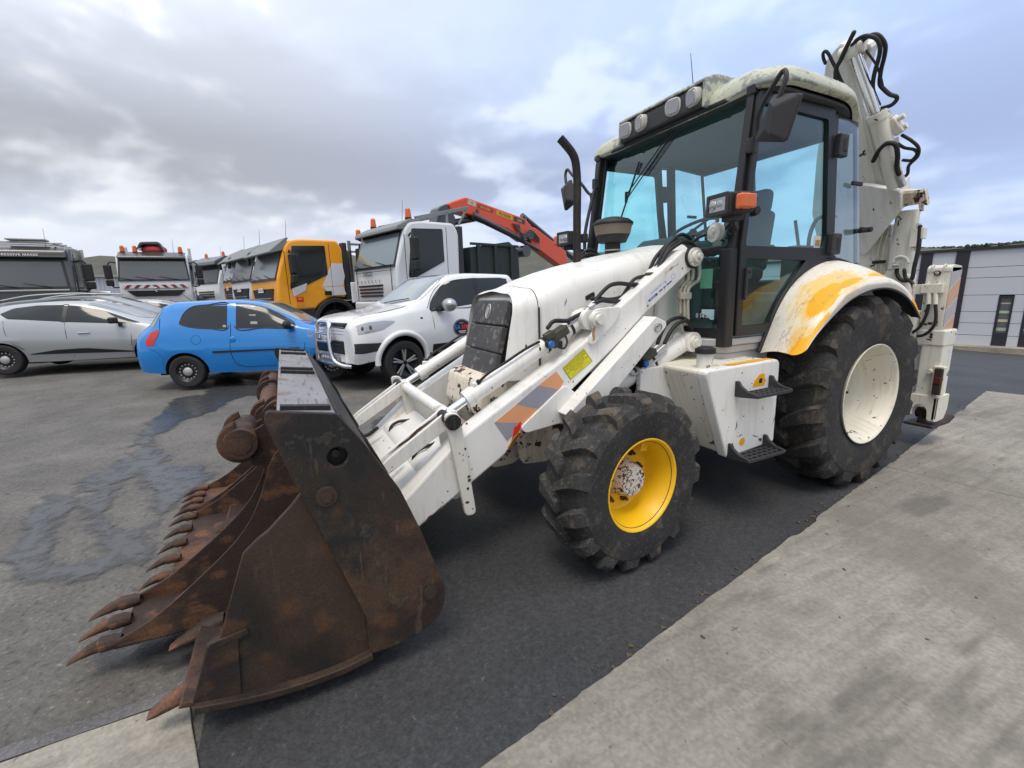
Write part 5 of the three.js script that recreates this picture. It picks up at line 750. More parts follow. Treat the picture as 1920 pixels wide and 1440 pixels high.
// ---- roof
{
  const plan = [[1.15, 0.545], [1.138, 0.70], [1.148, 0.825], [1.25, 0.895], [1.5, 0.905], [1.9, 0.895], [2.05, 0.875], [2.25, 0.80], [2.44, 0.68], [2.50, 0.45], [2.52, 0.0]];
  const prof = [[0.965, -0.012], [1.0, 0.0], [1.005, 0.025], [0.985, 0.075], [0.94, 0.120], [0.86, 0.162], [0.72, 0.195], [0.5, 0.215], [0.2, 0.228], [0, 0.23]];
  const full = [...curve2(plan, 40), ...curve2(plan, 40).reverse().slice(1).map((p) => [p[0], -p[1]])]; const n = full.length; // from front left round the back to front right
  const cx = 1.80; const sag = (x) => 2.708 - 0.05 * sst(2.0, 2.5, x) + 0.025 * sst(1.15, 1.4, x);
  const ring = [...full, ...Array.from({ length: 13 }, (_, i) => [1.15 + 0.0 * i, mix(-0.545, 0.545, (i + 1) / 14)])]; const m = ring.length;
  const g = grid(m, prof.length - 1, (u, v) => { const i = Math.round(u * m) % m, k = Math.round(v * (prof.length - 1)), p = ring[i], [s, h] = prof[k]; return [cx + (p[0] - cx) * s, sag(p[0]) + h * (0.9 + 0.1 * Math.cos(i)*0) + 0.006 * (pn(i * 0.3, k, 4096, 3) - 0.5), p[1] * s]; });
  part(BL, 'roof', [g], M.roof);
  part(BL, 'roof_lining', [exY(full.map((p) => [cx + (p[0] - cx) * 0.95, p[1] * 0.95]), 2.695, 2.712, 0)], M.interior);
  // front visor with four lamps
  part(BL, 'lamp_visor', [ext(rnd([[1.10, 2.72, 0.02], [1.105, 2.865, 0.03], [1.17, 2.90, 0.03], [1.32, 2.92], [1.32, 2.72]], 0.02), -0.405, 0.42, 0.02)], M.plastic);
  part(BL, 'visor_hood', [ext(rnd([[1.095, 2.872, 0.01], [1.10, 2.893, 0.015], [1.19, 2.928, 0.03], [1.5, 2.94], [1.5, 2.90], [1.2, 2.89]], 0.008), -0.425, 0.44, 0.006), ...[-0.418, 0.434].map((z) => ext(rnd([[1.098, 2.715, 0.01], [1.098, 2.885, 0.03], [1.2, 2.93, 0.03], [1.5, 2.93], [1.5, 2.71]], 0.01), z - 0.012, z + 0.012, 0.005))], M.roof);
  part(BL, 'visor_lip', [exY(rnd([[1.14, -0.57], [1.14, 0.57], [1.32, 0.8], [1.4, 0.8], [1.4, -0.8], [1.32, -0.8]], 0.02), 2.70, 2.722, 0.004)], M.black);
  for (const [z, a] of [[0.345, 0.25], [0.175, -0.25], [-0.165, 0.25], [-0.335, -0.2]]) {
    const L = sub(BL, 'work_light'); const oval = rnd([[-0.062, -0.057], [0.062, -0.057], [0.062, 0.057], [-0.062, 0.057]], 0.054, 8), T = (q) => prep(q).rotateY(-a).rotateZ(0.08).translate(1.09, 2.80, z);
    part(L, 'lamp_body', [T(exX(oval, -0.012, 0.05, 0.008))], M.frosted); part(L, 'lamp_lens', [T(exX(oval.map((p) => [p[0] * 0.82, p[1] * 0.82]), -0.018, -0.008, 0.003)), ...Array.from({ length: 7 }, (_, i) => T(box(-0.017, -0.04 + i * 0.0133, 0, 0.006, 0.004, 0.09)))], M.lens);
  }
}
// ---- rear mudguards
both((s) => {
  const F = (g) => (s > 0 ? mg(g) : mirZ(mg(g)));
  const inn = [[1.345, 1.055], [1.41, 1.185], [1.50, 1.355], [1.62, 1.497], [1.78, 1.60], [1.98, 1.668], [2.17, 1.685], [2.40, 1.645], [2.62, 1.55], [2.80, 1.38]], cr = [[1.265, 1.078], [1.385, 1.235], [1.53, 1.375], [1.70, 1.48], [1.90, 1.54], [2.10, 1.56], [2.28, 1.548], [2.48, 1.492], [2.62, 1.41], [2.76, 1.25]], lp = [[1.315, 1.125], [1.395, 1.20], [1.55, 1.308], [1.72, 1.402], [1.90, 1.455], [2.08, 1.478], [2.25, 1.47], [2.45, 1.418], [2.60, 1.34], [2.735, 1.235]];
  const C = [inn, cr, lp].map((c) => new THREE.CatmullRomCurve3(c.map((p) => V(p[0], p[1], 0))));
  const Z = [0.815, 1.085, 1.15];
  const f = (u, v) => { const a = C[0].getPoint(u), b = C[1].getPoint(u), c = C[2].getPoint(u); if (v < 0.62) { const t = v / 0.62; return [mix(a.x, b.x, t), mix(a.y, b.y, t) + 0.018 * Math.sin(t * Math.PI), mix(Z[0], Z[1], t)]; } const t = (v - 0.62) / 0.38; const k = Math.sin(t * Math.PI / 2), j = 1 - Math.cos(t * Math.PI / 2); return [mix(b.x, c.x, j), mix(b.y, c.y, j), mix(Z[1], Z[2], k)]; };
  const uvg = (q) => { const a = []; for (let j = 0; j <= 24; j++) for (let i = 0; i <= 60; i++) a.push(i / 60, j / 24); q.setAttribute('uv', new THREE.Float32BufferAttribute(a, 2)); return q; };
  const outer = grid(60, 24, f), inner = grid(60, 24, (u, v) => { const p = f(u, v); const d = Math.hypot(p[0] - 2.17, p[1] - 0.7); return [p[0] - ((p[0] - 2.17) / d) * 0.012, p[1] - ((p[1] - 0.7) / d) * 0.012, p[2] - 0.004]; });
  { const o = outer.clone(); if (s < 0) { o.scale(1, 1, -1); } else { const n = o.attributes.normal.array; for (let i = 0; i < n.length; i++) n[i] = -n[i]; const ix = o.index.array; for (let i = 0; i < ix.length; i += 3) { const t = ix[i]; ix[i] = ix[i + 1]; ix[i + 1] = t; } } part(BL, 'mudguard', uvg(o), M.fenderPaint, s > 0 ? 'white mudguard worn through to yellow' : undefined, true); }
  part(BL, 'mudguard_liner', F([inner, grid(60, 1, (u, v) => { const p = f(u, 1), d = Math.hypot(p[0] - 2.17, p[1] - 0.7), k = v * 0.012; return [p[0] - ((p[0] - 2.17) / d) * k, p[1] - ((p[1] - 0.7) / d) * k, p[2] - 0.004 * v]; })]), M.plastic);
  part(BL, 'mudguard_seal', F([tube(inn.slice(0, 8).map((p) => [p[0] - 0.006, p[1] + 0.008, 0.808]), 0.014, 60)]), M.rubber);
});
// ---- tank boxes with steps
both((s) => {
  const F = (g) => (s > 0 ? mg(g) : mirZ(mg(g)));
  const T = sub(BL, 'tank_box', s > 0 ? 'white step box with worn yellow patches' : undefined);
  part(T, 'tank_shell', F([ext(rnd([[0.575, 1.035, 0.05], [0.82, 0.445, 0.02], [1.287, 0.475, 0.02], [1.28, 1.045, 0.05]], 0.03), 0.93, 1.005, 0.012), ]), M.white); part(T, 'tank_body', F([ext(rnd([[0.583, 1.03, 0.04], [0.825, 0.46, 0.02], [1.275, 0.482], [1.272, 1.038, 0.03]], 0.02), 0.42, 0.925, 0.006)]), M.cream);
  part(T, 'inner_panel', F([ext(rnd([[0.40, 1.02], [0.40, 0.55], [0.8, 0.5], [0.8, 1.02]], 0.02), 0.62, 0.66, 0.006)]), M.white);
  part(T, 'filler_neck', F([cyl([0.70, 1.03, 0.895], [0.70, 1.125, 0.895], 0.048, 0.048, 28)]), M.dirty);
  part(T, 'filler_cap', F([cyl([0.70, 1.122, 0.895], [0.70, 1.15, 0.895], 0.062, 0.06, 28), cyl([0.70, 1.148, 0.895], [0.70, 1.158, 0.895], 0.05, 0.045, 28)]), M.rubber);
  if (s > 0) {
    part(T, 'worn_patch', exY(rough([[0.80, 0.945], [1.08, 0.93], [1.24, 0.935], [1.235, 0.985], [1.0, 0.985], [0.86, 0.985]], 0.03, 0.008, 12), 1.043, 1.0455, 0).applyMatrix4(new THREE.Matrix4().makeTranslation(0, 0.0, 0)), M.yellowPaint);
    part(T, 'worn_patch', [ext(rnd([[1.01, 0.885], [1.035, 0.93], [1.08, 0.965], [1.13, 0.965], [1.135, 0.885]], 0.015), 1.0052, 1.0066, 0)], M.yellowPaint); part(T, 'worn_patch', [ext(rough(circ(0.955, 0.535, 0.026, 16), 0.012, 0.004, 4), 1.0052, 1.0066, 0)], M.yellowPaint);
    part(T, 'bracket_hole', ext(rnd([[1.075, 0.905], [1.105, 0.905], [1.108, 0.935], [1.078, 0.935]], 0.006), 1.0066, 1.0078, 0), M.black);
  }
  for (const [x0, x1, y] of [[0.86, 1.185, 0.875], [0.83, 1.175, 0.475]]) {
    const S = []; const ck = [[1.0, y + 0.07], [1.0, y - 0.025], [1.03, y - 0.03], [1.155, y - 0.015], [1.155, y + 0.005], [1.09, y + 0.015], [1.04, y + 0.045], [1.025, y + 0.07]];
    for (const x of [x0, x1]) S.push(exX(rnd(ck, 0.008), x - 0.011, x + 0.011, 0.003));
    for (let i = 0; i < 4; i++) S.push(box((x0 + x1) / 2, y - 0.008, 1.04 + i * 0.036, x1 - x0, 0.02, 0.012, 0.003)); for (let i = 1; i < 7; i++) S.push(box(mix(x0, x1, i / 7), y - 0.006, 1.095, 0.012, 0.018, 0.115, 0.003));
    part(T, 'step', F(S), M.plastic);
  }
});
// ---- digging arm folded up behind the cab
{
  const N = [-1, -0.55, 0];   // the arm leans forward over the cab
  const off = (p, d) => { const k = d / Math.hypot(1, 0.55); return p.map((q) => [q[0] + k, q[1] + 0.55 * k, q[2]]); };
  const B = sub(BL, 'boom');
  part(B, 'boom_beam', [planeExt(bmBody.map((p, i) => (i >= 11 && i <= 15 ? [p[0], p[1], p[2] - [0.03, 0.06, 0.10, 0.10, 0.10][i - 11]] : p)), N, 0.16, 0.012)], M.white);
  part(B, 'stiffener', [planeExt(off([[3.02, 3.372, 0.285], [3.06, 3.30, 0.30], [3.56, 2.39, 0.36], [3.62, 2.28, 0.30], [3.3, 2.87, 0.2]], -0.02), N, 0.05, 0.006)], M.dirty);
  part(B, 'side_plate', [planeExt(off(bmPlate, -0.06), N, 0.06, 0.012)], M.white);
  part(B, 'foot_bracket', [planeExt(bmBoxL.map((p) => [p[0], p[1], p[2] - 0.025]), N, 0.05, 0.006), planeExt([[3.548, 2.321, 0.55], [3.569, 2.284, 0.726], [3.70, 2.31, 0.67], [3.664, 2.383, 0.50]], [0, 1, 0.1], 0.03, 0.004), planeExt([bmBoxL[1], bmBoxL[2], [3.76, 2.14, 0.69], [3.69, 2.30, 0.68]].map((p) => [p[0], p[1], p[2] - 0.03]), [0.3, 0, 0.95], 0.03, 0.004)], M.chipped);
  part(B, 'pin', [cyl([3.60, 2.237, 0.505], [3.565, 2.22, 0.505], 0.045, 0.043, 24)], M.rust); part(B, 'pin_head', [cyl([3.57, 2.221, 0.505], [3.555, 2.214, 0.505], 0.022, 0.02, 16)], M.blackSteel); part(B, 'top_pin', [cyl([2.95, 3.44, 0.25], [2.95, 3.44, 0.43], 0.05, 0.05, 24)], M.dirty);
  part(B, 'rod_eye', [cyl([2.94, 3.43, 0.30], [2.94, 3.43, 0.40], 0.07, 0.07, 28)], M.dirty);
  const D = sub(BL, 'dipper_cylinder');
  part(D, 'rod', [cyl([2.935, 3.42, 0.36], bmRod[1], 0.042, 0.042, 28)], M.chrome);
  part(D, 'barrel', [cyl(bmCyl[0], bmCyl[2], 0.064, 0.064, 32), cyl(bmCyl[0], [mix(bmCyl[0][0], bmCyl[2][0], 0.09), mix(bmCyl[0][1], bmCyl[2][1], 0.09), mix(bmCyl[0][2], bmCyl[2][2], 0.09)], 0.07, 0.07, 32)], M.dirty);
  part(D, 'fitting', [beam(bmFitting[0], bmFitting[1], 0.045, 0.045), cyl(bmFitting[0], [bmFitting[0][0] + 0.03, bmFitting[0][1] - 0.05, bmFitting[0][2] + 0.02], 0.03, 0.03, 8)], M.alu);
  part(B, 'valve_block', [beam(bmBlock[0], bmBlock[1], 0.075, 0.08), cyl(bmBlock[0], [bmBlock[0][0] - 0.02, bmBlock[0][1] + 0.05, bmBlock[0][2] - 0.03], 0.03, 0.03, 6), cyl([3.22, 2.85, 0.60], [3.215, 2.87, 0.655], 0.022, 0.022, 6), cyl([3.26, 2.79, 0.62], [3.255, 2.80, 0.665], 0.022, 0.022, 6), cyl(bmBlock[2], [bmBlock[2][0] + 0.02, bmBlock[2][1] - 0.04, bmBlock[2][2] + 0.005], 0.025, 0.025, 10)], M.dirty);
  [bmPipeA, bmPipeB].forEach((p) => part(B, 'hard_pipe', capTube(p, 0.012, 16), M.pipe));
  const r = [0.0165, 0.0165, 0.013, 0.018, 0.019, 0.013, 0.013]; [bmHoseA, bmHoseB, bmHoseC, bmHoseD, bmHoseE, bmHoseF, bmHoseG].forEach((p, i) => part(BL, 'boom_hose', capTube(p, r[i], p.length * 8, 10), M.rubber));
  part(BL, 'boom_hose', capTube([[2.975, 3.40, 0.43], [3.03, 3.28, 0.49], [3.075, 3.19, 0.512], [3.11, 3.12, 0.52]], 0.009, 20), M.rubber);
  // lower part : swing cylinder column and posts
  part(BL, 'boom_cylinder', [cyl([3.80, 2.17, 0.525], [3.84, 1.42, 0.505], 0.088, 0.10, 36), cyl([3.84, 1.62, 0.505], [3.84, 1.2, 0.505], 0.112, 0.112, 36), box(3.85, 1.45, 0.5, 0.2, 0.3, 0.24, 0.05)], M.dirty);
  part(BL, 'boom_foot', [box(0, 0, 0, 0.22, 0.95, 0.36, 0.03).rotateZ(0.10).translate(3.93, 1.60, 0.22), box(3.95, 1.15, 0.25, 0.35, 0.6, 0.6, 0.05)], M.dirty);
  for (const k of [0, 0.045]) part(BL, 'hard_pipe', capTube(bcPipe.map((p) => [p[0], p[1], p[2] - k]), 0.013, 20), M.pipe);
  part(BL, 'pipe_clamp', [box(3.765, 1.71, 0.355, 0.03, 0.03, 0.11, 0.004)], M.rubber);
  part(BL, 'boom_hose', capTube(bcHose, 0.017, 60, 10), M.rubber);
  part(BL, 'boom_hose', capTube([[3.70, 1.62, 0.60], [3.70, 1.545, 0.62], [3.68, 1.50, 0.68], [3.66, 1.42, 0.72]], 0.016, 24), M.rubber);
  part(BL, 'hose_guard', capTube(bcLoop, 0.012, 30), M.dirty);
  part(BL, 'valve_block', [box(3.72, 1.905, 0.64, 0.06, 0.16, 0.055, 0.005), box(3.72, 1.94, 0.69, 0.06, 0.10, 0.045, 0.005), cyl([3.72, 1.98, 0.65], [3.72, 2.03, 0.655], 0.018), cyl([3.72, 1.83, 0.64], [3.72, 1.79, 0.645], 0.02)], M.cream);
  part(BL, 'hose_fitting', [cyl([3.68, 1.66, 0.52], [3.68, 1.66, 0.57], 0.028, 0.028, 8), cyl([3.69, 1.63, 0.48], [3.69, 1.64, 0.53], 0.018)], M.steel);
  // rear frame with the side-shift rails
  part(BL, 'rear_frame', [box(3.62, 1.03, 0, 0.12, 0.14, 1.85, 0.01), box(3.62, 0.58, 0, 0.12, 0.14, 1.85, 0.01), box(3.60, 0.80, 0, 0.06, 0.5, 1.7, 0.01), box(3.55, 1.0, 0.78, 0.16, 0.5, 0.12, 0.02), box(3.55, 1.0, -0.78, 0.16, 0.5, 0.12, 0.02), box(3.1, 1.0, 0, 0.9, 0.2, 1.1, 0.02)], M.dirty);
  part(BL, 'rear_cowl', [box(2.92, 1.32, 0, 0.5, 0.5, 1.35, 0.04)], M.plastic);
}
both((s) => {
  const F = (g) => (s > 0 ? mg(g) : mirZ(mg(g)));
  const S = sub(BL, 'stabilizer');
  part(S, 'outer_sleeve', F([box(3.60, 1.30, 0.93, 0.19, 0.66, 0.17, 0.012), ext(rnd([[3.5, 1.58], [3.5, 1.625, 0.03], [3.54, 1.645, 0.02], [3.69, 1.63], [3.69, 1.58]], 0.012), 0.85, 1.015, 0.004)]), M.dirty);
  part(S, 'collar', F([box(3.61, 1.015, 0.945, 0.225, 0.15, 0.205, 0.02)]), M.dirty);
  part(S, 'leg', F([box(3.60, 0.72, 0.965, 0.19, 0.48, 0.155, 0.012)]), M.dirty);
  part(S, 'foot', F([exX(rnd([[0.88, 0.50, 0.01], [1.06, 0.50, 0.01], [1.06, 0.27, 0.03], [1.005, 0.27, 0.02], [1.0, 0.36, 0.03], [0.97, 0.405, 0.03], [0.925, 0.41, 0.03], [0.90, 0.37, 0.02], [0.88, 0.37, 0.01]], 0.01), 3.49, 3.52, 0.005), ext(rnd([[3.49, 0.50], [3.73, 0.50], [3.73, 0.36, 0.03], [3.68, 0.27, 0.02], [3.54, 0.26], [3.49, 0.27]], 0.015), 1.035, 1.06, 0.005), ext(rnd([[3.49, 0.50], [3.73, 0.50], [3.73, 0.36, 0.03], [3.68, 0.30, 0.02], [3.49, 0.30]], 0.015), 0.87, 0.89, 0.005)]), M.cream);
  part(S, 'foot_pad', F([box(3.66, 0.215, 0.95, 0.34, 0.028, 0.22, 0.012), box(0, 0, 0, 0.12, 0.028, 0.22, 0.012).rotateZ(0.35).translate(3.87, 0.234, 0.95), cyl([3.62, 0.31, 0.89], [3.62, 0.31, 1.03], 0.05, 0.05, 20), ext(rnd([[3.54, 0.23], [3.70, 0.23], [3.66, 0.36, 0.04], [3.58, 0.36, 0.04]], 0.02), 0.92, 0.945, 0.004)]), M.dark);
  part(S, 'manifold', F([box(3.475, 1.445, 0.915, 0.05, 0.08, 0.15, 0.006), box(3.48, 1.44, 0.82, 0.03, 0.085, 0.09, 0.004), box(3.47, 1.43, 0.79, 0.02, 0.10, 0.012, 0.003), cyl([3.475, 1.48, 0.875], [3.475, 1.51, 0.875], 0.016, 0.016, 8), cyl([3.475, 1.48, 0.95], [3.475, 1.51, 0.95], 0.016, 0.016, 8)]), M.cream);
  part(S, 'top_hook', F([new THREE.TorusGeometry(0.022, 0.007, 8, 18, Math.PI).translate(3.50, 1.62, 0.89), new THREE.TorusGeometry(0.02, 0.007, 8, 18, Math.PI).translate(3.50, 1.625, 0.97)]), M.dirty);
  part(S, 'pin', F([cyl([3.505, 1.575, 0.925], [3.485, 1.575, 0.925], 0.022, 0.022, 20)]), M.rust); part(S, 'pin_head', F([cyl([3.49, 1.575, 0.925], [3.478, 1.575, 0.925], 0.014, 0.012, 16)]), M.cream);
  part(S, 'hose_ferrule', F([cyl([3.465, 1.405, 0.90], [3.46, 1.31, 0.911], 0.018, 0.017, 12), cyl([3.465, 1.405, 0.945], [3.46, 1.31, 0.957], 0.018, 0.017, 12)]), M.cream);
  part(S, 'hose', F(capTube(stHoseA, 0.013, 40)), M.rubber); part(S, 'hose', F(capTube(stHoseB, 0.013, 40)), M.rubber);
  part(S, 'tail_lamp', F([box(3.475, 0.64, 1.05, 0.03, 0.24, 0.062, 0.012)]), std({ color: lin(0.05, 0.038, 0.035), roughness: 0.35 })); part(S, 'lamp_lens', F([box(3.462, 0.65, 1.05, 0.014, 0.06, 0.05, 0.004)]), std({ color: lin(0.11, 0.03, 0.025), roughness: 0.3 })); part(S, 'lamp_housing', F([box(3.50, 0.645, 1.045, 0.05, 0.26, 0.085, 0.01), cyl([3.50, 0.72, 0.985], [3.47, 0.72, 0.98], 0.022, 0.02, 14)]), M.cream);
  const band = (y0, y1, m) => part(S, 'reflective_band', F([ext([[3.505, y0], [3.692, y0 + 0.12], [3.692, y1 + 0.12 > 1.6 ? 1.6 : y1 + 0.12], [3.505, y1]], 1.0155, 1.0172, 0)]), m);
  band(1.43, 1.58, M.greyPale); band(1.26, 1.42, M.orangePale); band(1.11, 1.25, M.greyPale);
  part(S, 'reflective_band', F([ext([[3.505, 1.0955], [3.692, 1.0955], [3.692, 1.22], [3.505, 1.10]], 1.0155, 1.0172, 0)]), M.orangePale);
});

// ---- rust runs, bare edges and knocks on the white paint
{
  const R = (name, pts, z, seed, m = M.rust, step = 0.012, amp = 0.007) => part(BL, name, ext(rough(pts, step, amp, seed), z, z + 0.0012, 0), m);
  const bare = std({ color: lin(0.10, 0.055, 0.035), roughness: 0.85 }), stain = std({ color: lin(0.42, 0.25, 0.12), roughness: 0.8 }), nick = std({ color: lin(0.03, 0.026, 0.024), roughness: 0.8 });
  R('rust_stain', [[0.62, 1.612], [0.70, 1.665], [0.74, 1.682], [0.70, 1.655]], 0.6205, 5, stain); R('rust_stain', [[0.03, 1.30], [0.05, 1.31], [0.045, 1.23], [0.035, 1.225]], 0.6425, 6, stain);
  R('bare_edge', [[-1.05, 0.345], [-0.98, 0.385], [-0.90, 0.425], [-0.955, 0.385]], 0.6205, 7, bare); R('bare_edge', [[-0.56, 0.632], [-0.50, 0.68], [-0.455, 0.735], [-0.475, 0.74]], 0.6245, 8, bare);
  R('paint_nick', [[0.845, 0.52], [0.86, 0.545], [0.872, 0.525], [0.858, 0.51]], 1.0055, 9, nick, 0.006, 0.004); R('paint_nick', [[1.05, 0.565], [1.09, 0.548], [1.12, 0.535], [1.08, 0.545]], 1.0055, 10, nick, 0.006, 0.003); R('paint_nick', [[0.915, 0.572], [0.935, 0.585], [0.95, 0.583], [0.93, 0.575]], 1.0055, 11, nick, 0.006, 0.003); R('paint_nick', [[1.12, 0.515], [1.15, 0.50], [1.155, 0.515], [1.13, 0.53]], 1.0055, 12, bare, 0.006, 0.004);
  R('paint_nick', [[0.88, 0.62], [0.885, 0.66], [0.89, 0.69], [0.893, 0.65]], 1.0055, 13, nick, 0.01, 0.002); R('paint_nick', [[1.255, 0.60], [1.27, 0.63], [1.272, 0.66], [1.262, 0.63]], 1.0055, 14, bare, 0.008, 0.003);
  const q = rng(31); for (let i = 0; i < 22; i++) { const t = q(), x = mix(-1.0, 0.85, t), y = mix(0.40, 1.68, t) + (q() - 0.5) * 0.09, r = 0.0015 + q() * q() * 0.005; R('paint_nick', circ(x, y, r, 7), 0.6206, 40 + i, q() > 0.5 ? bare : nick, 0.004, 0.0025); }
  for (let i = 0; i < 10; i++) { const x = -0.86 + q() * 0.07, y = 0.36 + q() * 0.5, r = 0.004 + q() * 0.006; R('paint_nick', circ(x + (0.86 - y) * 0.09, y, r, 7), 0.6585, 80 + i, q() > 0.4 ? bare : nick, 0.004, 0.003); }
  both((s) => part(BL, 'bare_edge', (s > 0 ? (g) => g : mirZ)(mg([ext(rough([[-1.18, 0.695], [-1.05, 0.77], [-0.93, 0.845], [-0.90, 0.87], [-1.0, 0.82], [-1.12, 0.745]], 0.02, 0.006, 91), 0.4765, 0.4775, 0), box(0, 0, 0, 0.26, 0.0015, 0.022).rotateZ(0.53).translate(-1.05, 0.7335, 0.468)])), bare));
  R('paint_mark', [[-0.01, 1.43], [0.0, 1.46], [0.006, 1.478], [0.004, 1.45]], 0.4085, 95, nick, 0.008, 0.002);
}
// ---------------------------------------------------------------- parked vehicles : each is modelled with +x forward and +z to its right
const herm = (keys, k, x) => { // monotone cubic through keys of a station table
  const n = keys.length; if (x <= keys[0].f) return keys[0][k]; if (x >= keys[n - 1].f) return keys[n - 1][k]; let i = 1; while (x > keys[i].f) i++;
  const s = (a, b) => (keys[b][k] - keys[a][k]) / (keys[b].f - keys[a].f), m = (j) => { if (j === 0) return s(0, 1); if (j === n - 1) return s(n - 2, n - 1); const a = s(j - 1, j), b = s(j, j + 1); return a * b <= 0 ? 0 : (2 * a * b) / (a + b); };
  const h = keys[i].f - keys[i - 1].f, t = (x - keys[i - 1].f) / h, a = keys[i - 1][k], b = keys[i][k]; return (2 * t ** 3 - 3 * t * t + 1) * a + (t ** 3 - 2 * t * t + t) * h * m(i - 1) + (-2 * t ** 3 + 3 * t * t) * b + (t ** 3 - t * t) * h * m(i);
};
function carShell(keys, wheels, wr) {   // keys f, b(sill y), s(shoulder y), r(roof y), wb, wm, ws, wr(half widths)
  const sec = (x) => {
    const K = (k) => herm(keys, k, x); let b = K('b'); for (const w of wheels) { const d = Math.abs(x - w); if (d < wr) b = Math.max(b, wheels.y + Math.sqrt(wr * wr - d * d)); }
    const s = K('s'), r = K('r'), m = Math.max(b + 0.02, mix(K('b'), s, 0.55)); const kb = clamp((b - K('b')) / 0.4);
    const P = [[b, mix(K('wb'), K('wm'), kb)], [mix(b, m, 0.5), mix(mix(K('wb'), K('wm'), 0.75), K('wm'), kb)], [m, K('wm')], [s, K('ws')], [mix(s, r, 0.45), mix(K('ws'), K('wr'), 0.42)], [r - 0.055 * clamp((r - s) / 0.3), K('wr')], [r - 0.012, K('wr') * 0.8], [r, K('wr') * 0.4], [r + 0.005, 0]];
    return new THREE.CatmullRomCurve3(P.map((p) => V(p[1], p[0], 0)), false, 'centripetal').getPoints(32).map((p) => [p.y, Math.max(0, p.x)]);
  };
  const x0 = keys[0].f, x1 = keys[keys.length - 1].f; const xs = []; const nF = 90; for (let i = 0; i <= nF; i++) xs.push(mix(x0, x1, 0.5 - 0.5 * Math.cos((i / nF) * Math.PI) * (0.35) - 0.325 * (1 - (2 * i) / nF)));
  for (const w of wheels) for (let k = 0; k <= 16; k++) xs.push(clamp(w - wr * Math.cos((k / 16) * Math.PI), x0, x1), clamp(w - wr * 1.0005 * Math.cos((k / 16) * Math.PI), x0, x1));
  xs.sort((a, b) => a - b); const S = xs.map(sec), n = S[0].length, P = [], I = [];
  S.forEach((q, i) => { for (let k = 0; k < n; k++) P.push(xs[i], q[k][0], q[k][1]); for (let k = n - 2; k >= 0; k--) P.push(xs[i], q[k][0], -q[k][1]); });
  const m = 2 * n - 1; for (let i = 0; i < xs.length - 1; i++) for (let k = 0; k < m - 1; k++) { const a = i * m + k, b = a + 1, c = a + m; I.push(a, b, c, b, c + 1, c); }
  for (const [row, s] of [[0, 1], [xs.length - 1, -1]]) for (let k = 1; k < m - 1; k++) { const a = row * m; s > 0 ? I.push(a, a + k + 1, a + k) : I.push(a, a + k, a + k + 1); }
  const g = new THREE.BufferGeometry(); g.setAttribute('position', new THREE.Float32BufferAttribute(P, 3)); g.setIndex(I); g.computeVertexNormals();
  const sideZ = (x, y) => { const q = sec(x); for (let k = 1; k < q.length; k++) if (y <= q[k][0]) { const t = clamp((y - q[k - 1][0]) / (q[k][0] - q[k - 1][0] || 1)); return mix(q[k - 1][1], q[k][1], t); } return q[q.length - 1][1]; };
  const topY = (x, z) => { const q = sec(x); for (let k = q.length - 1; k > 0; k--) if (Math.abs(z) <= q[k - 1][1]) { const t = clamp((Math.abs(z) - q[k][1]) / (q[k - 1][1] - q[k][1] || 1)); return mix(q[k][0], q[k - 1][0], t); } return q[0][0]; };
  // a sheet of the skin between an upper and a lower line, on the side s, lifted by o
  const patch = (top, bot, s, o = 0.004, nx = 20, ny = 6) => { const a = Math.max(top[0][0], bot[0][0]), b = Math.min(top[top.length - 1][0], bot[bot.length - 1][0]); const g2 = grid(nx, ny, (u, v) => { const x = mix(a, b, u), y = mix(lerpA(x, bot), lerpA(x, top), v); return [x, y, s * (sideZ(x, y) + o)]; }); return s > 0 ? g2 : rev(g2); };
  const over = (fa, fb2, za, o = 0.004, nx = 14, nz = 18) => { const g2 = grid(nx, nz, (u, v) => { const z = mix(-1, 1, v), zz = z * za(u), x = mix(fa(z), fb2(z), u); return [x, topY(x, zz) + o, zz]; }); return rev(g2); };
  return { g, patch, over, sideZ, topY };
}
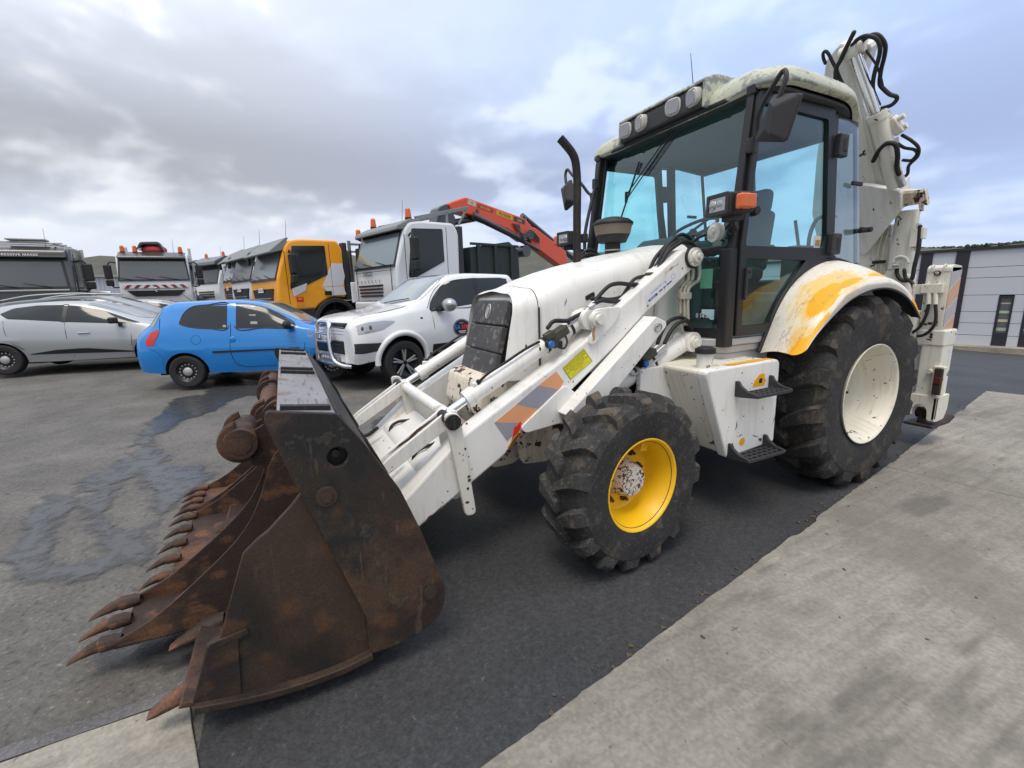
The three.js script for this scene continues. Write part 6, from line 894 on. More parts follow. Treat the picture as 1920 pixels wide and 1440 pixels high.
function roadWheel(T, x, y, z, R, w, kind) {
  const s = Math.sign(z), W = sub(T, 'wheel'); W.position.set(x, y, z); const r = R * (kind === 'alloy' ? 0.66 : kind === 'truck' ? 0.56 : 0.62), F = (g) => (s > 0 ? mg(g) : mirZ(mg(g))), h = w / 2;
  part(W, 'tyre', F([latheZ([[r, -h], [R - 0.02, -h], [R, -h + 0.03], [R, h - 0.03], [R - 0.015, h - 0.004], [R * 0.86, h], [r, h - 0.01]], 48)]), M.carTyre);
  if (kind === 'steel') { part(W, 'rim', F([latheZ([[r, h - 0.01], [r - 0.012, h - 0.02], [r - 0.03, h - 0.05], [r * 0.6, h - 0.06], [r * 0.3, h - 0.045], [0, h - 0.045]], 36)]), M.black); part(W, 'hub_cap', F([latheZ([[r * 0.42, h - 0.045], [r * 0.40, h - 0.03], [r * 0.2, h - 0.024], [r * 0.16, h - 0.018], [0, h - 0.017]], 28)]), M.alu); part(W, 'rim_slot', F(Array.from({ length: 14 }, (_, i) => { const a = (i / 14) * 6.283; return cyl([r * 0.74 * Math.cos(a), r * 0.74 * Math.sin(a), h - 0.057], [r * 0.74 * Math.cos(a), r * 0.74 * Math.sin(a), h - 0.052], 0.014, 0.014, 8); })), M.alu); }
  if (kind === 'alloy') { part(W, 'rim', F([latheZ([[r, h - 0.006], [r - 0.012, h - 0.012], [r - 0.02, h - 0.06], [r * 0.3, h - 0.10], [0, h - 0.10]], 40)]), M.alloyDark);
    part(W, 'spoke', F(Array.from({ length: 5 }, (_, i) => [-0.13, 0.13].map((d) => box(r * 0.55, 0, 0, r * 0.84, 0.03, 0.03, 0.006).rotateZ((i / 5) * 6.283 + 0.3 + d).translate(0, 0, h - 0.035)))), M.alloy); part(W, 'hub_cap', F([cyl([0, 0, h - 0.05], [0, 0, h - 0.02], 0.045, 0.04, 20)]), M.alloyDark); }
  if (kind === 'truck') { part(W, 'rim', F([latheZ([[r, h - 0.01], [r - 0.02, h - 0.03], [r - 0.05, h - 0.12], [r * 0.55, h - 0.13], [r * 0.45, h - 0.04], [0, h - 0.03]], 36)]), M.visor); }
}
function plate(T, p, ry, txt, w = 0.5) { const t = canvasTex(256, 56, (g, W, H) => { g.fillStyle = '#e9e9e6'; g.fillRect(0, 0, W, H); g.fillStyle = '#2345a0'; g.fillRect(0, 0, 26, H); g.fillRect(W - 26, 0, 26, H); g.fillStyle = '#161616'; g.font = 'bold 42px sans-serif'; g.textAlign = 'center'; g.fillText(txt, W / 2, 43); }); part(T, 'number_plate', new THREE.PlaneGeometry(w, w * 0.215).rotateY(ry).translate(...p), std({ map: t, roughness: 0.5 }), null, true); }
const rim = (T, C, s, list) => list.forEach(([t, b]) => part(T, 'window_seal', seam(C, [...t, ...b.slice().reverse(), t[0]], s, 0.009), M.black));
const seam = (C, pts, s, r = 0.005) => tube(pts.map(([x, y]) => [x, y, s * (C.sideZ(x, y) - 0.0005)]), r, pts.length * 6, 5);

// ---- blue three-door hatchback
{
  const T = thing('hatchback_car', 'bright blue three-door hatchback parked between the silver car and the white pick-up', 'car', [-2.97, 0.08, -7.30], -0.28);
  const W = [0, 2.37]; W.y = 0.27;
  const C = carShell([{ f: -0.80, b: 0.36, s: 0.80, r: 0.86, wb: 0.55, wm: 0.60, ws: 0.56, wr: 0.50 }, { f: -0.73, b: 0.31, s: 0.84, r: 0.98, wb: 0.70, wm: 0.74, ws: 0.68, wr: 0.55 }, { f: -0.56, b: 0.28, s: 0.92, r: 1.14, wb: 0.75, wm: 0.795, ws: 0.735, wr: 0.55 }, { f: -0.32, b: 0.26, s: 1.01, r: 1.42, wb: 0.76, wm: 0.82, ws: 0.755, wr: 0.53 }, { f: -0.12, b: 0.24, s: 1.02, r: 1.475, wb: 0.77, wm: 0.83, ws: 0.76, wr: 0.56 }, { f: 0.7, b: 0.23, s: 0.99, r: 1.482, wb: 0.77, wm: 0.83, ws: 0.765, wr: 0.585 }, { f: 1.2, b: 0.23, s: 0.985, r: 1.43, wb: 0.77, wm: 0.83, ws: 0.765, wr: 0.57 }, { f: 1.6, b: 0.23, s: 0.97, r: 1.25, wb: 0.77, wm: 0.83, ws: 0.76, wr: 0.58 }, { f: 1.98, b: 0.24, s: 0.92, r: 1.02, wb: 0.77, wm: 0.82, ws: 0.75, wr: 0.64 }, { f: 2.4, b: 0.26, s: 0.82, r: 0.92, wb: 0.76, wm: 0.80, ws: 0.72, wr: 0.58 }, { f: 2.75, b: 0.28, s: 0.70, r: 0.78, wb: 0.68, wm: 0.70, ws: 0.60, wr: 0.48 }, { f: 2.9, b: 0.34, s: 0.58, r: 0.62, wb: 0.50, wm: 0.52, ws: 0.46, wr: 0.38 }], W, 0.345);
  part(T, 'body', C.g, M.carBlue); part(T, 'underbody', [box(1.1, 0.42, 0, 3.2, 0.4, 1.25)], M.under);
  both((s) => {
    part(T, 'rear_side_window', C.patch([[-0.02, 1.12], [0.04, 1.27], [0.16, 1.375], [0.4, 1.405], [0.735, 1.415]], [[-0.02, 1.10], [0.1, 1.05], [0.25, 1.02], [0.45, 1.0], [0.72, 0.985]], s), M.carGlass);
    part(T, 'door_window', C.patch([[0.86, 1.41], [1.1, 1.385], [1.3, 1.325], [1.55, 1.20], [1.80, 1.03]], [[0.86, 0.985], [1.3, 0.975], [1.8, 0.965]], s), M.carGlass);
    rim(T, C, s, [[[[-0.02, 1.12], [0.04, 1.27], [0.16, 1.375], [0.4, 1.405], [0.735, 1.415]], [[-0.02, 1.10], [0.1, 1.05], [0.25, 1.02], [0.45, 1.0], [0.72, 0.985]]], [[[0.86, 1.41], [1.1, 1.385], [1.3, 1.325], [1.55, 1.20], [1.80, 1.03]], [[0.86, 0.985], [1.3, 0.975], [1.8, 0.965]]]]);
    part(T, 'fuel_flap', [seam(C, Array.from({ length: 17 }, (_, i) => [0.22 + 0.075 * Math.cos(i * 0.3927), 0.82 + 0.075 * Math.sin(i * 0.3927)]), s, 0.003)], M.under); part(T, 'bumper_seam', [seam(C, [[-0.66, 0.72], [-0.5, 0.70], [-0.36, 0.60], [-0.33, 0.48]], s, 0.003), seam(C, [[-0.30, 1.46], [-0.34, 1.2], [-0.33, 1.0], [-0.40, 0.74]], s, 0.003)], M.under);
    part(T, 'door_seam', [seam(C, [[0.76, 1.43], [0.775, 1.0], [0.745, 0.6], [0.80, 0.38], [0.95, 0.31]], s), seam(C, [[1.96, 0.93], [1.95, 0.6], [1.90, 0.34]], s), seam(C, [[0.95, 0.31], [1.9, 0.31]], s)], M.under);
    part(T, 'rubbing_strip', C.patch([[0.46, 0.62], [1.86, 0.61]], [[0.46, 0.585], [1.86, 0.585]], s, 0.012, 14, 2), M.black);
    part(T, 'door_handle', [new THREE.SphereGeometry(0.055, 16, 10).scale(1, 1, 0.25).translate(0.79, 0.80, s * (C.sideZ(0.79, 0.80) + 0.004))], M.carBlue);
    part(T, 'tail_lamp', C.patch([[-0.56, 0.84], [-0.48, 0.97], [-0.36, 1.02], [-0.33, 0.99]], [[-0.56, 0.76], [-0.45, 0.74], [-0.33, 0.97]], s, 0.006, 8, 6), M.red);
    part(T, 'mirror', [new THREE.SphereGeometry(0.1, 16, 12).scale(0.7, 0.75, 0.9).translate(1.72, 1.02, s * 0.90), box(1.76, 0.97, s * 0.82, 0.1, 0.05, 0.1, 0.02)], M.rubber);
    part(T, 'wing_badge', [box(2.05, 0.80, s * (C.sideZ(2.05, 0.80) + 0.002), 0.11, 0.035, 0.006), box(2.05, 0.87, s * (C.sideZ(2.05, 0.87) + 0.002), 0.07, 0.025, 0.006)], M.alu);
    part(T, 'window_sticker', [box(0.68, 1.03, s * (C.sideZ(0.68, 1.03) + 0.006), 0.05, 0.05, 0.003), box(1.12, 1.20, s * (C.sideZ(1.12, 1.2) + 0.006), 0.11, 0.03, 0.003), box(1.15, 1.06, s * (C.sideZ(1.15, 1.06) + 0.006), 0.11, 0.07, 0.003)], M.frosted);
    for (const f of W) roadWheel(T, f, 0.28, s * 0.73, 0.283, 0.175, 'steel');
  });
  part(T, 'rear_window', [C.over((z) => -0.545 + 0.02 * z * z, (z) => -0.325, () => 0.54, 0.006), ...both2((s) => C.patch([[-0.56, 1.10], [-0.345, 1.44], [-0.30, 1.445]], [[-0.56, 1.085], [-0.43, 1.06], [-0.38, 1.18], [-0.30, 1.43]], s, 0.006, 14, 5))], M.windGlass);
  part(T, 'windscreen', C.over((z) => 1.30 - 0.05 * z * z, (z) => 1.93 - 0.1 * z * z, () => 0.58, 0.005), M.windGlass);
  part(T, 'roof_aerial', [cyl([-0.1, 1.48, 0], [-0.25, 1.62, 0], 0.006, 0.004, 6)], M.black);
}
// ---- silver five-door hatchback and the cars behind it
function familyCar(name, label, pos, yaw, paint, group, dark = M.carGlass, est = false) {
  const T = thing(name, label, 'car', pos, yaw, group), W = [0, 2.59]; W.y = 0.29; const e = est ? 0.12 : 0, re = est ? 0.45 : 0;
  const C = carShell([{ f: -0.80 - re, b: 0.38, s: 0.80, r: 0.9, wb: 0.55, wm: 0.62, ws: 0.58, wr: 0.5 }, { f: -0.68 - re, b: 0.30, s: 0.95, r: 1.06 + e, wb: 0.74, wm: 0.80, ws: 0.74, wr: 0.55 }, { f: -0.35 - re, b: 0.26, s: 1.08, r: 1.32 + e, wb: 0.8, wm: 0.865, ws: 0.78, wr: 0.52 }, { f: 0.2, b: 0.24, s: 1.08, r: 1.42 + e, wb: 0.8, wm: 0.875, ws: 0.79, wr: 0.54 }, { f: 0.9, b: 0.22, s: 1.02, r: 1.455 + e, wb: 0.8, wm: 0.87, ws: 0.80, wr: 0.56 }, { f: 1.3, b: 0.22, s: 0.99, r: 1.44 + e, wb: 0.8, wm: 0.87, ws: 0.80, wr: 0.55 }, { f: 1.75, b: 0.22, s: 0.965, r: 1.33 + e, wb: 0.8, wm: 0.87, ws: 0.80, wr: 0.56 }, { f: 2.3, b: 0.22, s: 0.93, r: 1.09 + e * 0.8, wb: 0.8, wm: 0.87, ws: 0.79, wr: 0.62 }, { f: 2.55, b: 0.24, s: 0.88, r: 0.975, wb: 0.79, wm: 0.86, ws: 0.77, wr: 0.66 }, { f: 3.0, b: 0.25, s: 0.78, r: 0.87, wb: 0.78, wm: 0.82, ws: 0.7, wr: 0.58 }, { f: 3.28, b: 0.28, s: 0.62, r: 0.66, wb: 0.55, wm: 0.6, ws: 0.5, wr: 0.4 }], W, 0.365);
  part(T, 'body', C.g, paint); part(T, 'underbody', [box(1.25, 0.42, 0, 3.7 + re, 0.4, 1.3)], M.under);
  both((s) => {
    part(T, 'rear_side_window', C.patch([[0.02 - re, 1.23 + e], [0.2, 1.33 + e], [0.6, 1.375 + e], [1.05, 1.37 + e]], [[0.02 - re, 1.215 + e * 0.5], [0.16, 1.12], [0.45, 1.095], [1.05, 1.03]], s), dark);
    part(T, 'door_window', C.patch([[1.12, 1.36 + e], [1.35, 1.33 + e], [1.7, 1.245 + e], [2.1, 1.075 + e * 0.8], [2.4, 0.955]], [[1.12, 1.02], [2.0, 0.95], [2.4, 0.94]], s), dark);
    part(T, 'window_post', C.patch([[1.04, 1.385 + e], [1.13, 1.38 + e]], [[1.04, 1.02], [1.13, 1.01]], s, 0.003, 3, 6), M.black);
    part(T, 'door_seam', [seam(C, [[1.1, 1.0], [1.12, 0.7], [1.16, 0.30]], s), seam(C, [[0.1, 1.08], [0.12, 0.85], [0.22, 0.62], [0.38, 0.5]], s), seam(C, [[2.25, 0.92], [2.24, 0.6], [2.2, 0.32]], s)], M.under);
    part(T, 'sill_moulding', C.patch([[0.45, 0.40], [0.9, 0.46], [1.4, 0.47], [2.22, 0.36]], [[0.45, 0.385], [1.2, 0.37], [2.22, 0.335]], s, 0.006, 16, 3), M.black);
    part(T, 'door_handle', [box(1.42, 0.785, s * (C.sideZ(1.42, 0.785) + 0.016), 0.2, 0.028, 0.03, 0.01)], paint);
    part(T, 'mirror', [box(2.02, 1.02, s * 0.96, 0.12, 0.13, 0.2, 0.04), box(2.1, 0.93, s * 0.88, 0.06, 0.10, 0.06, 0.015)], M.rubber);
    for (const f of W) roadWheel(T, f, 0.305, s * 0.775, 0.308, 0.19, 'steel');
    if (est) part(T, 'roof_rail', [tube([[-0.6, 1.5, s * 0.52], [0, 1.60, s * 0.55], [0.9, 1.63, s * 0.56], [1.4, 1.60, s * 0.55]], 0.02, 24)], M.alu);
  });
  part(T, 'windscreen', C.over((z) => 1.5 - 0.06 * z * z, (z) => 2.45 - 0.12 * z * z, () => 0.57, 0.005), M.windGlass);
  part(T, 'rear_window', C.over((z) => -0.6 - re, (z) => -0.2 - re, () => 0.5, 0.005), M.carGlass);
  return T;
}
familyCar('family_car', 'silver hatchback with black sill trim partly hidden by the blue car', [-6.58, 0.2, -10.7], -0.197, M.carSilver);
familyCar('estate_car', 'dark estate car with roof rails parked directly behind the silver hatchback', [-7.0, 0.22, -13.1], -0.21, M.carGrey, undefined, M.carGlass, true);
familyCar('family_car', 'grey car of which only the bonnet shows beneath the truck with red and white stripes', [-6.45, 0.24, -15.6], 0.0, M.carSilver);

// ---- white double-cab pick-up
{
  const T = thing('pickup_truck', 'white double cab pick-up with chrome bull bar and round door emblem', 'pick-up truck', [-0.106, 0.07, -5.647], 3.431), W = [0, -3.1]; W.y = 0.375;
  const C = carShell([{ f: -4.2, b: 0.62, s: 1.02, r: 1.06, wb: 0.86, wm: 0.9, ws: 0.88, wr: 0.78 }, { f: -3.0, b: 0.5, s: 1.08, r: 1.12, wb: 0.88, wm: 0.94, ws: 0.9, wr: 0.80 }, { f: -2.92, b: 0.5, s: 1.2, r: 1.3, wb: 0.88, wm: 0.945, ws: 0.89, wr: 0.78 }, { f: -2.84, b: 0.48, s: 1.24, r: 1.76, wb: 0.88, wm: 0.945, ws: 0.885, wr: 0.66 }, { f: -2.65, b: 0.46, s: 1.25, r: 1.85, wb: 0.88, wm: 0.945, ws: 0.89, wr: 0.72 }, { f: -1.7, b: 0.45, s: 1.24, r: 1.865, wb: 0.88, wm: 0.945, ws: 0.895, wr: 0.74 }, { f: -1.15, b: 0.45, s: 1.22, r: 1.82, wb: 0.88, wm: 0.945, ws: 0.895, wr: 0.72 }, { f: -0.9, b: 0.45, s: 1.205, r: 1.70, wb: 0.88, wm: 0.945, ws: 0.89, wr: 0.68 }, { f: -0.22, b: 0.45, s: 1.165, r: 1.30, wb: 0.88, wm: 0.945, ws: 0.885, wr: 0.78 }, { f: 0.1, b: 0.45, s: 1.11, r: 1.235, wb: 0.88, wm: 0.945, ws: 0.88, wr: 0.78 }, { f: 0.6, b: 0.42, s: 1.06, r: 1.165, wb: 0.86, wm: 0.935, ws: 0.86, wr: 0.76 }, { f: 0.78, b: 0.40, s: 1.01, r: 1.09, wb: 0.82, wm: 0.90, ws: 0.82, wr: 0.70 }, { f: 0.86, b: 0.42, s: 0.90, r: 0.97, wb: 0.76, wm: 0.83, ws: 0.76, wr: 0.62 }], W, 0.46);
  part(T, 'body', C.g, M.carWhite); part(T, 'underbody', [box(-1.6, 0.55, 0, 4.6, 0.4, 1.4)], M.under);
  both((s) => {
    part(T, 'wheel_arch_trim', [tube(Array.from({ length: 17 }, (_, i) => { const a = mix(-0.05, Math.PI + 0.12, i / 16); const x = Math.cos(a) * 0.475, y = 0.375 + Math.sin(a) * 0.475; return [x, y, s * (C.sideZ(x, Math.max(y + 0.02, 0.5)) + 0.006)]; }), 0.05, 40, 8), tube(Array.from({ length: 17 }, (_, i) => { const a = mix(0, Math.PI, i / 16); const x = -3.1 + Math.cos(a) * 0.475, y = 0.375 + Math.sin(a) * 0.475; return [x, y, s * (C.sideZ(x, Math.max(y + 0.02, 0.5)) + 0.006)]; }), 0.05, 40, 8)], M.carWhite);
    rim(T, C, s, [[[[-1.66, 1.75], [-1.2, 1.705], [-0.98, 1.62], [-0.66, 1.33], [-0.60, 1.22]], [[-1.66, 1.275], [-0.9, 1.215], [-0.60, 1.19]]]]);
    part(T, 'front_window', C.patch([[-1.66, 1.75], [-1.2, 1.705], [-0.98, 1.62], [-0.66, 1.33], [-0.60, 1.22]], [[-1.66, 1.275], [-0.9, 1.215], [-0.60, 1.19]], s), M.carGlass);
    part(T, 'rear_door_window', C.patch([[-2.57, 1.74], [-2.4, 1.765], [-1.76, 1.755]], [[-2.57, 1.34], [-2.45, 1.31], [-1.76, 1.285]], s), M.carGlass);
    part(T, 'window_post', C.patch([[-1.78, 1.76], [-1.64, 1.755]], [[-1.78, 1.28], [-1.64, 1.27]], s, 0.003, 3, 6), M.black);
    part(T, 'door_seam', [seam(C, [[-0.62, 1.2], [-0.64, 0.9], [-0.66, 0.5]], s), seam(C, [[-1.71, 1.78], [-1.72, 1.2], [-1.74, 0.5]], s), seam(C, [[-2.6, 1.25], [-2.6, 0.9], [-2.5, 0.7]], s), seam(C, [[-1.18, 1.79], [-0.8, 1.53], [-0.55, 1.23]], s, 0.006)], M.under);
    part(T, 'side_step', [box(-1.6, 0.44, s * 0.94, 1.9, 0.10, 0.14, 0.03), C.patch([[-2.55, 0.60], [-0.6, 0.60]], [[-2.55, 0.47], [-0.6, 0.46]], s, 0.006, 6, 2)], M.black);
    part(T, 'door_handle', [box(-1.55, 1.12, s * 0.965, 0.18, 0.03, 0.03, 0.01), box(-2.4, 1.14, s * 0.965, 0.18, 0.03, 0.03, 0.01)], M.chrome);
    part(T, 'mirror', [new THREE.SphereGeometry(0.17, 24, 16).scale(0.75, 0.70, 0.9).translate(-0.88, 1.28, s * 1.08)], M.alloy); part(T, 'mirror_foot', [box(-0.78, 1.2, s * 0.94, 0.12, 0.05, 0.14, 0.02)], M.black);
    part(T, 'headlight', C.patch([[0.12, 1.06], [0.3, 1.075], [0.56, 1.06], [0.76, 1.02]], [[0.12, 1.04], [0.35, 0.93], [0.6, 0.90], [0.76, 0.88]], s, 0.006, 12, 6), M.lens);
    part(T, 'lamp_bowl', [new THREE.SphereGeometry(0.05, 16, 10).scale(0.5, 1, 0.4).translate(0.55, 0.975, s * (C.sideZ(0.55, 0.975) + 0.002))], M.carGrey); part(T, 'lamp_bowl', [new THREE.SphereGeometry(0.045, 16, 10).scale(0.5, 1, 0.4).translate(0.68, 0.965, s * (C.sideZ(0.68, 0.965) + 0.002))], M.carGrey);
    part(T, 'fog_lamp', [cyl([0.70, 0.655, s * 0.80], [0.72, 0.655, s * 0.875], 0.06, 0.055, 20), new THREE.TorusGeometry(0.06, 0.008, 8, 24).rotateY(s * 0.9).translate(0.73, 0.655, s * 0.86)], M.alloy);
    part(T, 'fog_panel', C.patch([[0.38, 0.72], [0.72, 0.74], [0.83, 0.74]], [[0.38, 0.60], [0.7, 0.57], [0.83, 0.58]], s, 0.004, 10, 3), M.plastic);
    part(T, 'side_repeater', [box(-0.40, 1.075, s * (C.sideZ(-0.40, 1.075) + 0.002), 0.05, 0.025, 0.008, 0.003)], M.black);
    for (const f of W) roadWheel(T, f, 0.345, s * 0.835, 0.375, 0.25, 'alloy');
    part(T, 'bed_bar', [tube([[-3.5, 1.12, s * 0.62], [-3.1, 1.45, s * 0.62], [-2.9, 1.72, s * 0.62]], 0.035, 24, 8)], M.alu);
  });
  part(T, 'windscreen', C.over((z) => -1.16 + 0.02 * z * z, (z) => -0.27 - 0.22 * z * z, (u) => mix(0.64, 0.76, u), 0.005), M.windGlass);
  part(T, 'wiper', [tube([[-0.25, C.topY(-0.25, 0.1) + 0.03, 0.1], [-0.36, C.topY(-0.36, -0.2) + 0.025, -0.2], [-0.42, C.topY(-0.42, -0.5) + 0.025, -0.5]], 0.009, 16, 5)], M.black);
  part(T, 'bonnet_seam', both2((s) => tube([[-0.2, C.topY(-0.2, 0.74) + 0.001, s * 0.74], [0.3, C.topY(0.3, 0.72) + 0.001, s * 0.72], [0.7, C.topY(0.7, 0.64) + 0.001, s * 0.64]], 0.004, 16, 5)), M.under);
  const G = sub(T, 'grille'); part(G, 'grille_back', [box(0.80, 0.95, 0, 0.11, 0.22, 1.24, 0.02), box(0.84, 0.66, 0, 0.08, 0.22, 1.10, 0.02)], M.black); part(G, 'grille_bar', [0.99, 0.93, 0.875].map((y) => box(0.855, y, 0, 0.015, 0.010, 1.16, 0.003)), M.alloy); part(G, 'lower_bar', [0.70, 0.65, 0.60].map((y) => box(0.885, y, 0, 0.02, 0.012, 1.0, 0.003)), M.plastic);
  part(T, 'badge', [new THREE.TorusGeometry(0.075, 0.009, 8, 30).rotateY(Math.PI / 2).translate(0.875, 0.96, 0), ...[[[-0.05, 0.05], [-0.02, -0.06]], [[0.05, 0.05], [0.02, -0.06]], [[-0.02, -0.06], [0, -0.01]], [[0.02, -0.06], [0, -0.01]], [[-0.025, 0.07], [0, 0.01]], [[0.025, 0.07], [0, 0.01]]].map(([a, b]) => cyl([0.875, 0.96 + a[1], a[0]], [0.875, 0.96 + b[1], b[0]], 0.007, 0.007, 6))], M.chrome);
  plate(T, [0.93, 0.79, 0], Math.PI / 2, 'DZ-154-FK');
  part(T, 'bull_bar', [both2((s) => tube([[0.82, 0.36, s * 0.70], [0.90, 0.37, s * 0.52], [0.97, 0.45, s * 0.36], [0.99, 0.62, s * 0.30], [0.98, 0.85, s * 0.27], [0.95, 1.02, s * 0.25], [0.93, 1.06, s * 0.18], [0.93, 1.07, 0]], 0.035, 60, 12)), tube([[0.985, 0.75, -0.29], [0.985, 0.75, 0.29]], 0.02, 8), tube([[0.985, 0.88, -0.27], [0.985, 0.88, 0.27]], 0.016, 8), tube([[0.9, 0.38, -0.5], [0.93, 0.37, 0], [0.9, 0.38, 0.5]], 0.035, 20)], M.chrome);
  part(T, 'skid_plate', [box(0.90, 0.46, 0, 0.05, 0.13, 0.72, 0.015)], M.alloy); part(T, 'led_lamp', Array.from({ length: 5 }, (_, i) => cyl([0.925, 0.475, -0.22 + i * 0.11], [0.94, 0.475, -0.22 + i * 0.11], 0.022, 0.02, 12)), M.frosted);
  part(T, 'bumper_vent', both2((s) => [tube([[0.60, 0.44, s * 0.86], [0.74, 0.46, s * 0.78], [0.83, 0.43, s * 0.66], [0.86, 0.39, s * 0.55]], 0.022, 20, 8)]), M.alloy);
  const em = canvasTex(256, 192, (g, w, h) => { g.clearRect(0, 0, w, h); g.save(); g.translate(w / 2, h / 2); g.scale(1, 0.78); g.fillStyle = '#14151b'; g.beginPath(); g.arc(0, 0, 118, 0, 7); g.fill(); g.strokeStyle = '#d9d9de'; g.lineWidth = 4; g.beginPath(); g.arc(0, 0, 108, 0, 7); g.stroke(); g.restore(); g.font = 'bold 62px sans-serif'; g.fillStyle = '#3b86d8'; g.fillText('SA', 30, 112); g.fillStyle = '#d8382e'; g.fillText('MI', 116, 112); g.fillRect(188, 74, 38, 34); g.fillStyle = '#e3e3e6'; g.font = '15px sans-serif'; g.fillText('TRUCKS', 96, 52); g.fillRect(78, 128, 100, 9); g.fillRect(88, 144, 80, 8); });
  { const cx = -1.24, cy = 0.85, w = 0.22, h = 0.168, gE = grid(6, 4, (u, v) => { const x = cx + w - 2 * w * u, y = cy - h + 2 * h * v; return [x, y, -(C.sideZ(x, y) + 0.004)]; }); const uv = []; for (let j = 0; j <= 4; j++) for (let i = 0; i <= 6; i++) uv.push(i / 6, j / 4); gE.setAttribute('uv', new THREE.Float32BufferAttribute(uv, 2)); part(T, 'door_emblem', gE, std({ map: em, transparent: true, alphaTest: 0.5, roughness: 0.4 }), 'round black company emblem with blue and red lettering', true); }
}
// ---- trucks : shared cab builder, f=0 is the face of the cab
function truckCab(T, paint, o) {
  const { roof = 3.02, rear = -1.92, hw = 1.24, chin = 1.04, wsY = 1.95, wsTop = 2.78, wsB = 0.22 } = o, off = o.off ?? 0;
  const prof = rnd([[0.06, chin, 0.08], [0.10, 1.4, 0.1], [0.06, wsY - 0.02, 0.05], [-wsB - 0.02, wsTop + 0.04, 0.05], [-wsB - 0.16, roof - 0.02, 0.12], [-0.7, roof + 0.04, 0.2], [rear + 0.12, roof + 0.06, 0.10], [rear - 0.03, roof - 0.2, 0.1], [rear, 1.35, 0.05], [-1.45, 1.40, 0.2], [-1.05, 1.16, 0.15], [-0.95, chin, 0.05]], 0.03);
  part(T, 'cab_shell', ext(prof, -hw, hw, 0.06), paint);
  // windscreen with a dark surround
  const sl = (y) => mix(0.075, -wsB, (y - wsY) / (wsTop - wsY)); const quad = (y0, y1, z0, z1, d) => { const a = [[sl(y0) + d, y0, z0], [sl(y0) + d, y0, -z0], [sl(y1) + d, y1, -z1], [sl(y1) + d, y1, z1]]; return planeExt(a.reverse(), [1, (0.075 + wsB) / (wsTop - wsY), 0], 0.02, 0.002); };
  part(T, 'windscreen_surround', quad(wsY - 0.05, wsTop + 0.05, 1.17, 1.10, 0.008), M.black); part(T, 'windscreen', quad(wsY + 0.01, wsTop - 0.02, 1.11, 1.04, 0.014), o.glass ?? M.windGlass);
  part(T, 'wiper', [-0.75, 0.0, 0.7].map((z) => cyl([sl(wsY - 0.0) + 0.03, wsY - 0.0, z], [sl(wsY + 0.12) + 0.03, wsY + 0.12, z + 0.62], 0.014, 0.009, 6)), M.black);
  both((s) => {
    const F = (g) => (s > 0 ? mg(g) : mirZ(mg(g)));
    const D = sub(T, 'door'); const wq = o.win ?? rnd([[-0.44, roof - 0.17], [-1.40, roof - 0.12], [-1.41, 2.05], [-0.48, 1.62, 0.03], [-0.26, 1.62, 0.05]], 0.04);
    part(D, 'side_window', F([ext(wq, hw - 0.01, hw + 0.012, 0.003)]), M.carGlass); part(D, 'door_seam', F([-0.15, -1.52].map((x, i) => box(x - (i ? 0 : 0.06), 1.95, hw + 0.001, 0.012, i ? 2.0 : 1.5, 0.01))), M.under);
    part(D, 'door_handle', F([box(-1.36, 1.50, hw + 0.01, 0.22, 0.12, 0.03, 0.02)]), M.black);
    const R = sub(T, 'mirror'); part(R, 'mirror_head', F([box(-0.30, 2.32, hw + 0.32, 0.16, 0.55, 0.24, 0.04), box(-0.30, 1.90, hw + 0.32, 0.15, 0.24, 0.24, 0.04)]), M.rubber); part(R, 'mirror_arm', F([tube([[-0.35, 2.66, hw - 0.02], [-0.30, 2.70, hw + 0.2], [-0.30, 2.6, hw + 0.30]], 0.025, 14, 6), tube([[-0.35, 1.74, hw - 0.02], [-0.30, 1.72, hw + 0.2], [-0.30, 1.82, hw + 0.30]], 0.025, 14, 6)]), M.rubber);
    part(T, 'cab_step', F([box(-0.55, 0.86, hw - 0.12, 0.8, 0.42, 0.2, 0.04)]), M.plastic); part(T, 'mudguard', F([ext(Array.from({ length: 13 }, (_, i) => { const a = mix(0, Math.PI, i / 12); return [-1.55 + Math.cos(a) * 0.72, 0.55 + Math.sin(a) * 0.80]; }).concat(Array.from({ length: 13 }, (_, i) => { const a = mix(Math.PI, 0, i / 12); return [-1.55 + Math.cos(a) * 0.58, 0.55 + Math.sin(a) * 0.66]; })), hw - 0.42, hw + 0.03, 0.02)]), M.plastic);
    part(T, 'headlight', F([box(0.10, 0.80, 0.95, 0.08, 0.2, 0.42, 0.04)]), M.lens);
    for (const f of o.axles ?? [-1.55, -5.4]) roadWheel(T, f, 0.52 - off, s * 1.03, 0.52, 0.32, 'truck');
  });
  part(T, 'bumper', [box(0.03, 0.80, 0, 0.24, 0.46, 2 * hw - 0.02, 0.07)], o.bumper ?? M.plastic); part(T, 'chassis_frame', [box(-3.4, 0.85, 0, 7, 0.26, 0.9, 0.02), box(-1.0, 1.0, 0, 1.6, 0.3, 1.8, 0.05)], M.under);
  [-1, 1].forEach((s) => part(T, 'air_intake', box(rear - 0.12, 2.15, s * (hw - 0.14), 0.16, 1.75, 0.22, 0.03), M.plastic));
  part(T, 'roof_aerial', [cyl([-0.5, roof, -0.7], [-0.55, roof + 0.6, -0.72], 0.008, 0.004, 5)], M.black);
  if (o.visor) part(T, 'sun_visor', [ext(rnd([[-wsB + 0.02, roof - 0.30, 0.02], [0.16, roof - 0.40, 0.02], [0.20, roof - 0.36, 0.02], [-wsB - 0.10, roof + 0.06, 0.03], [-wsB - 0.18, roof + 0.06]], 0.02), -1.20, 1.20, 0.02)], M.visor);
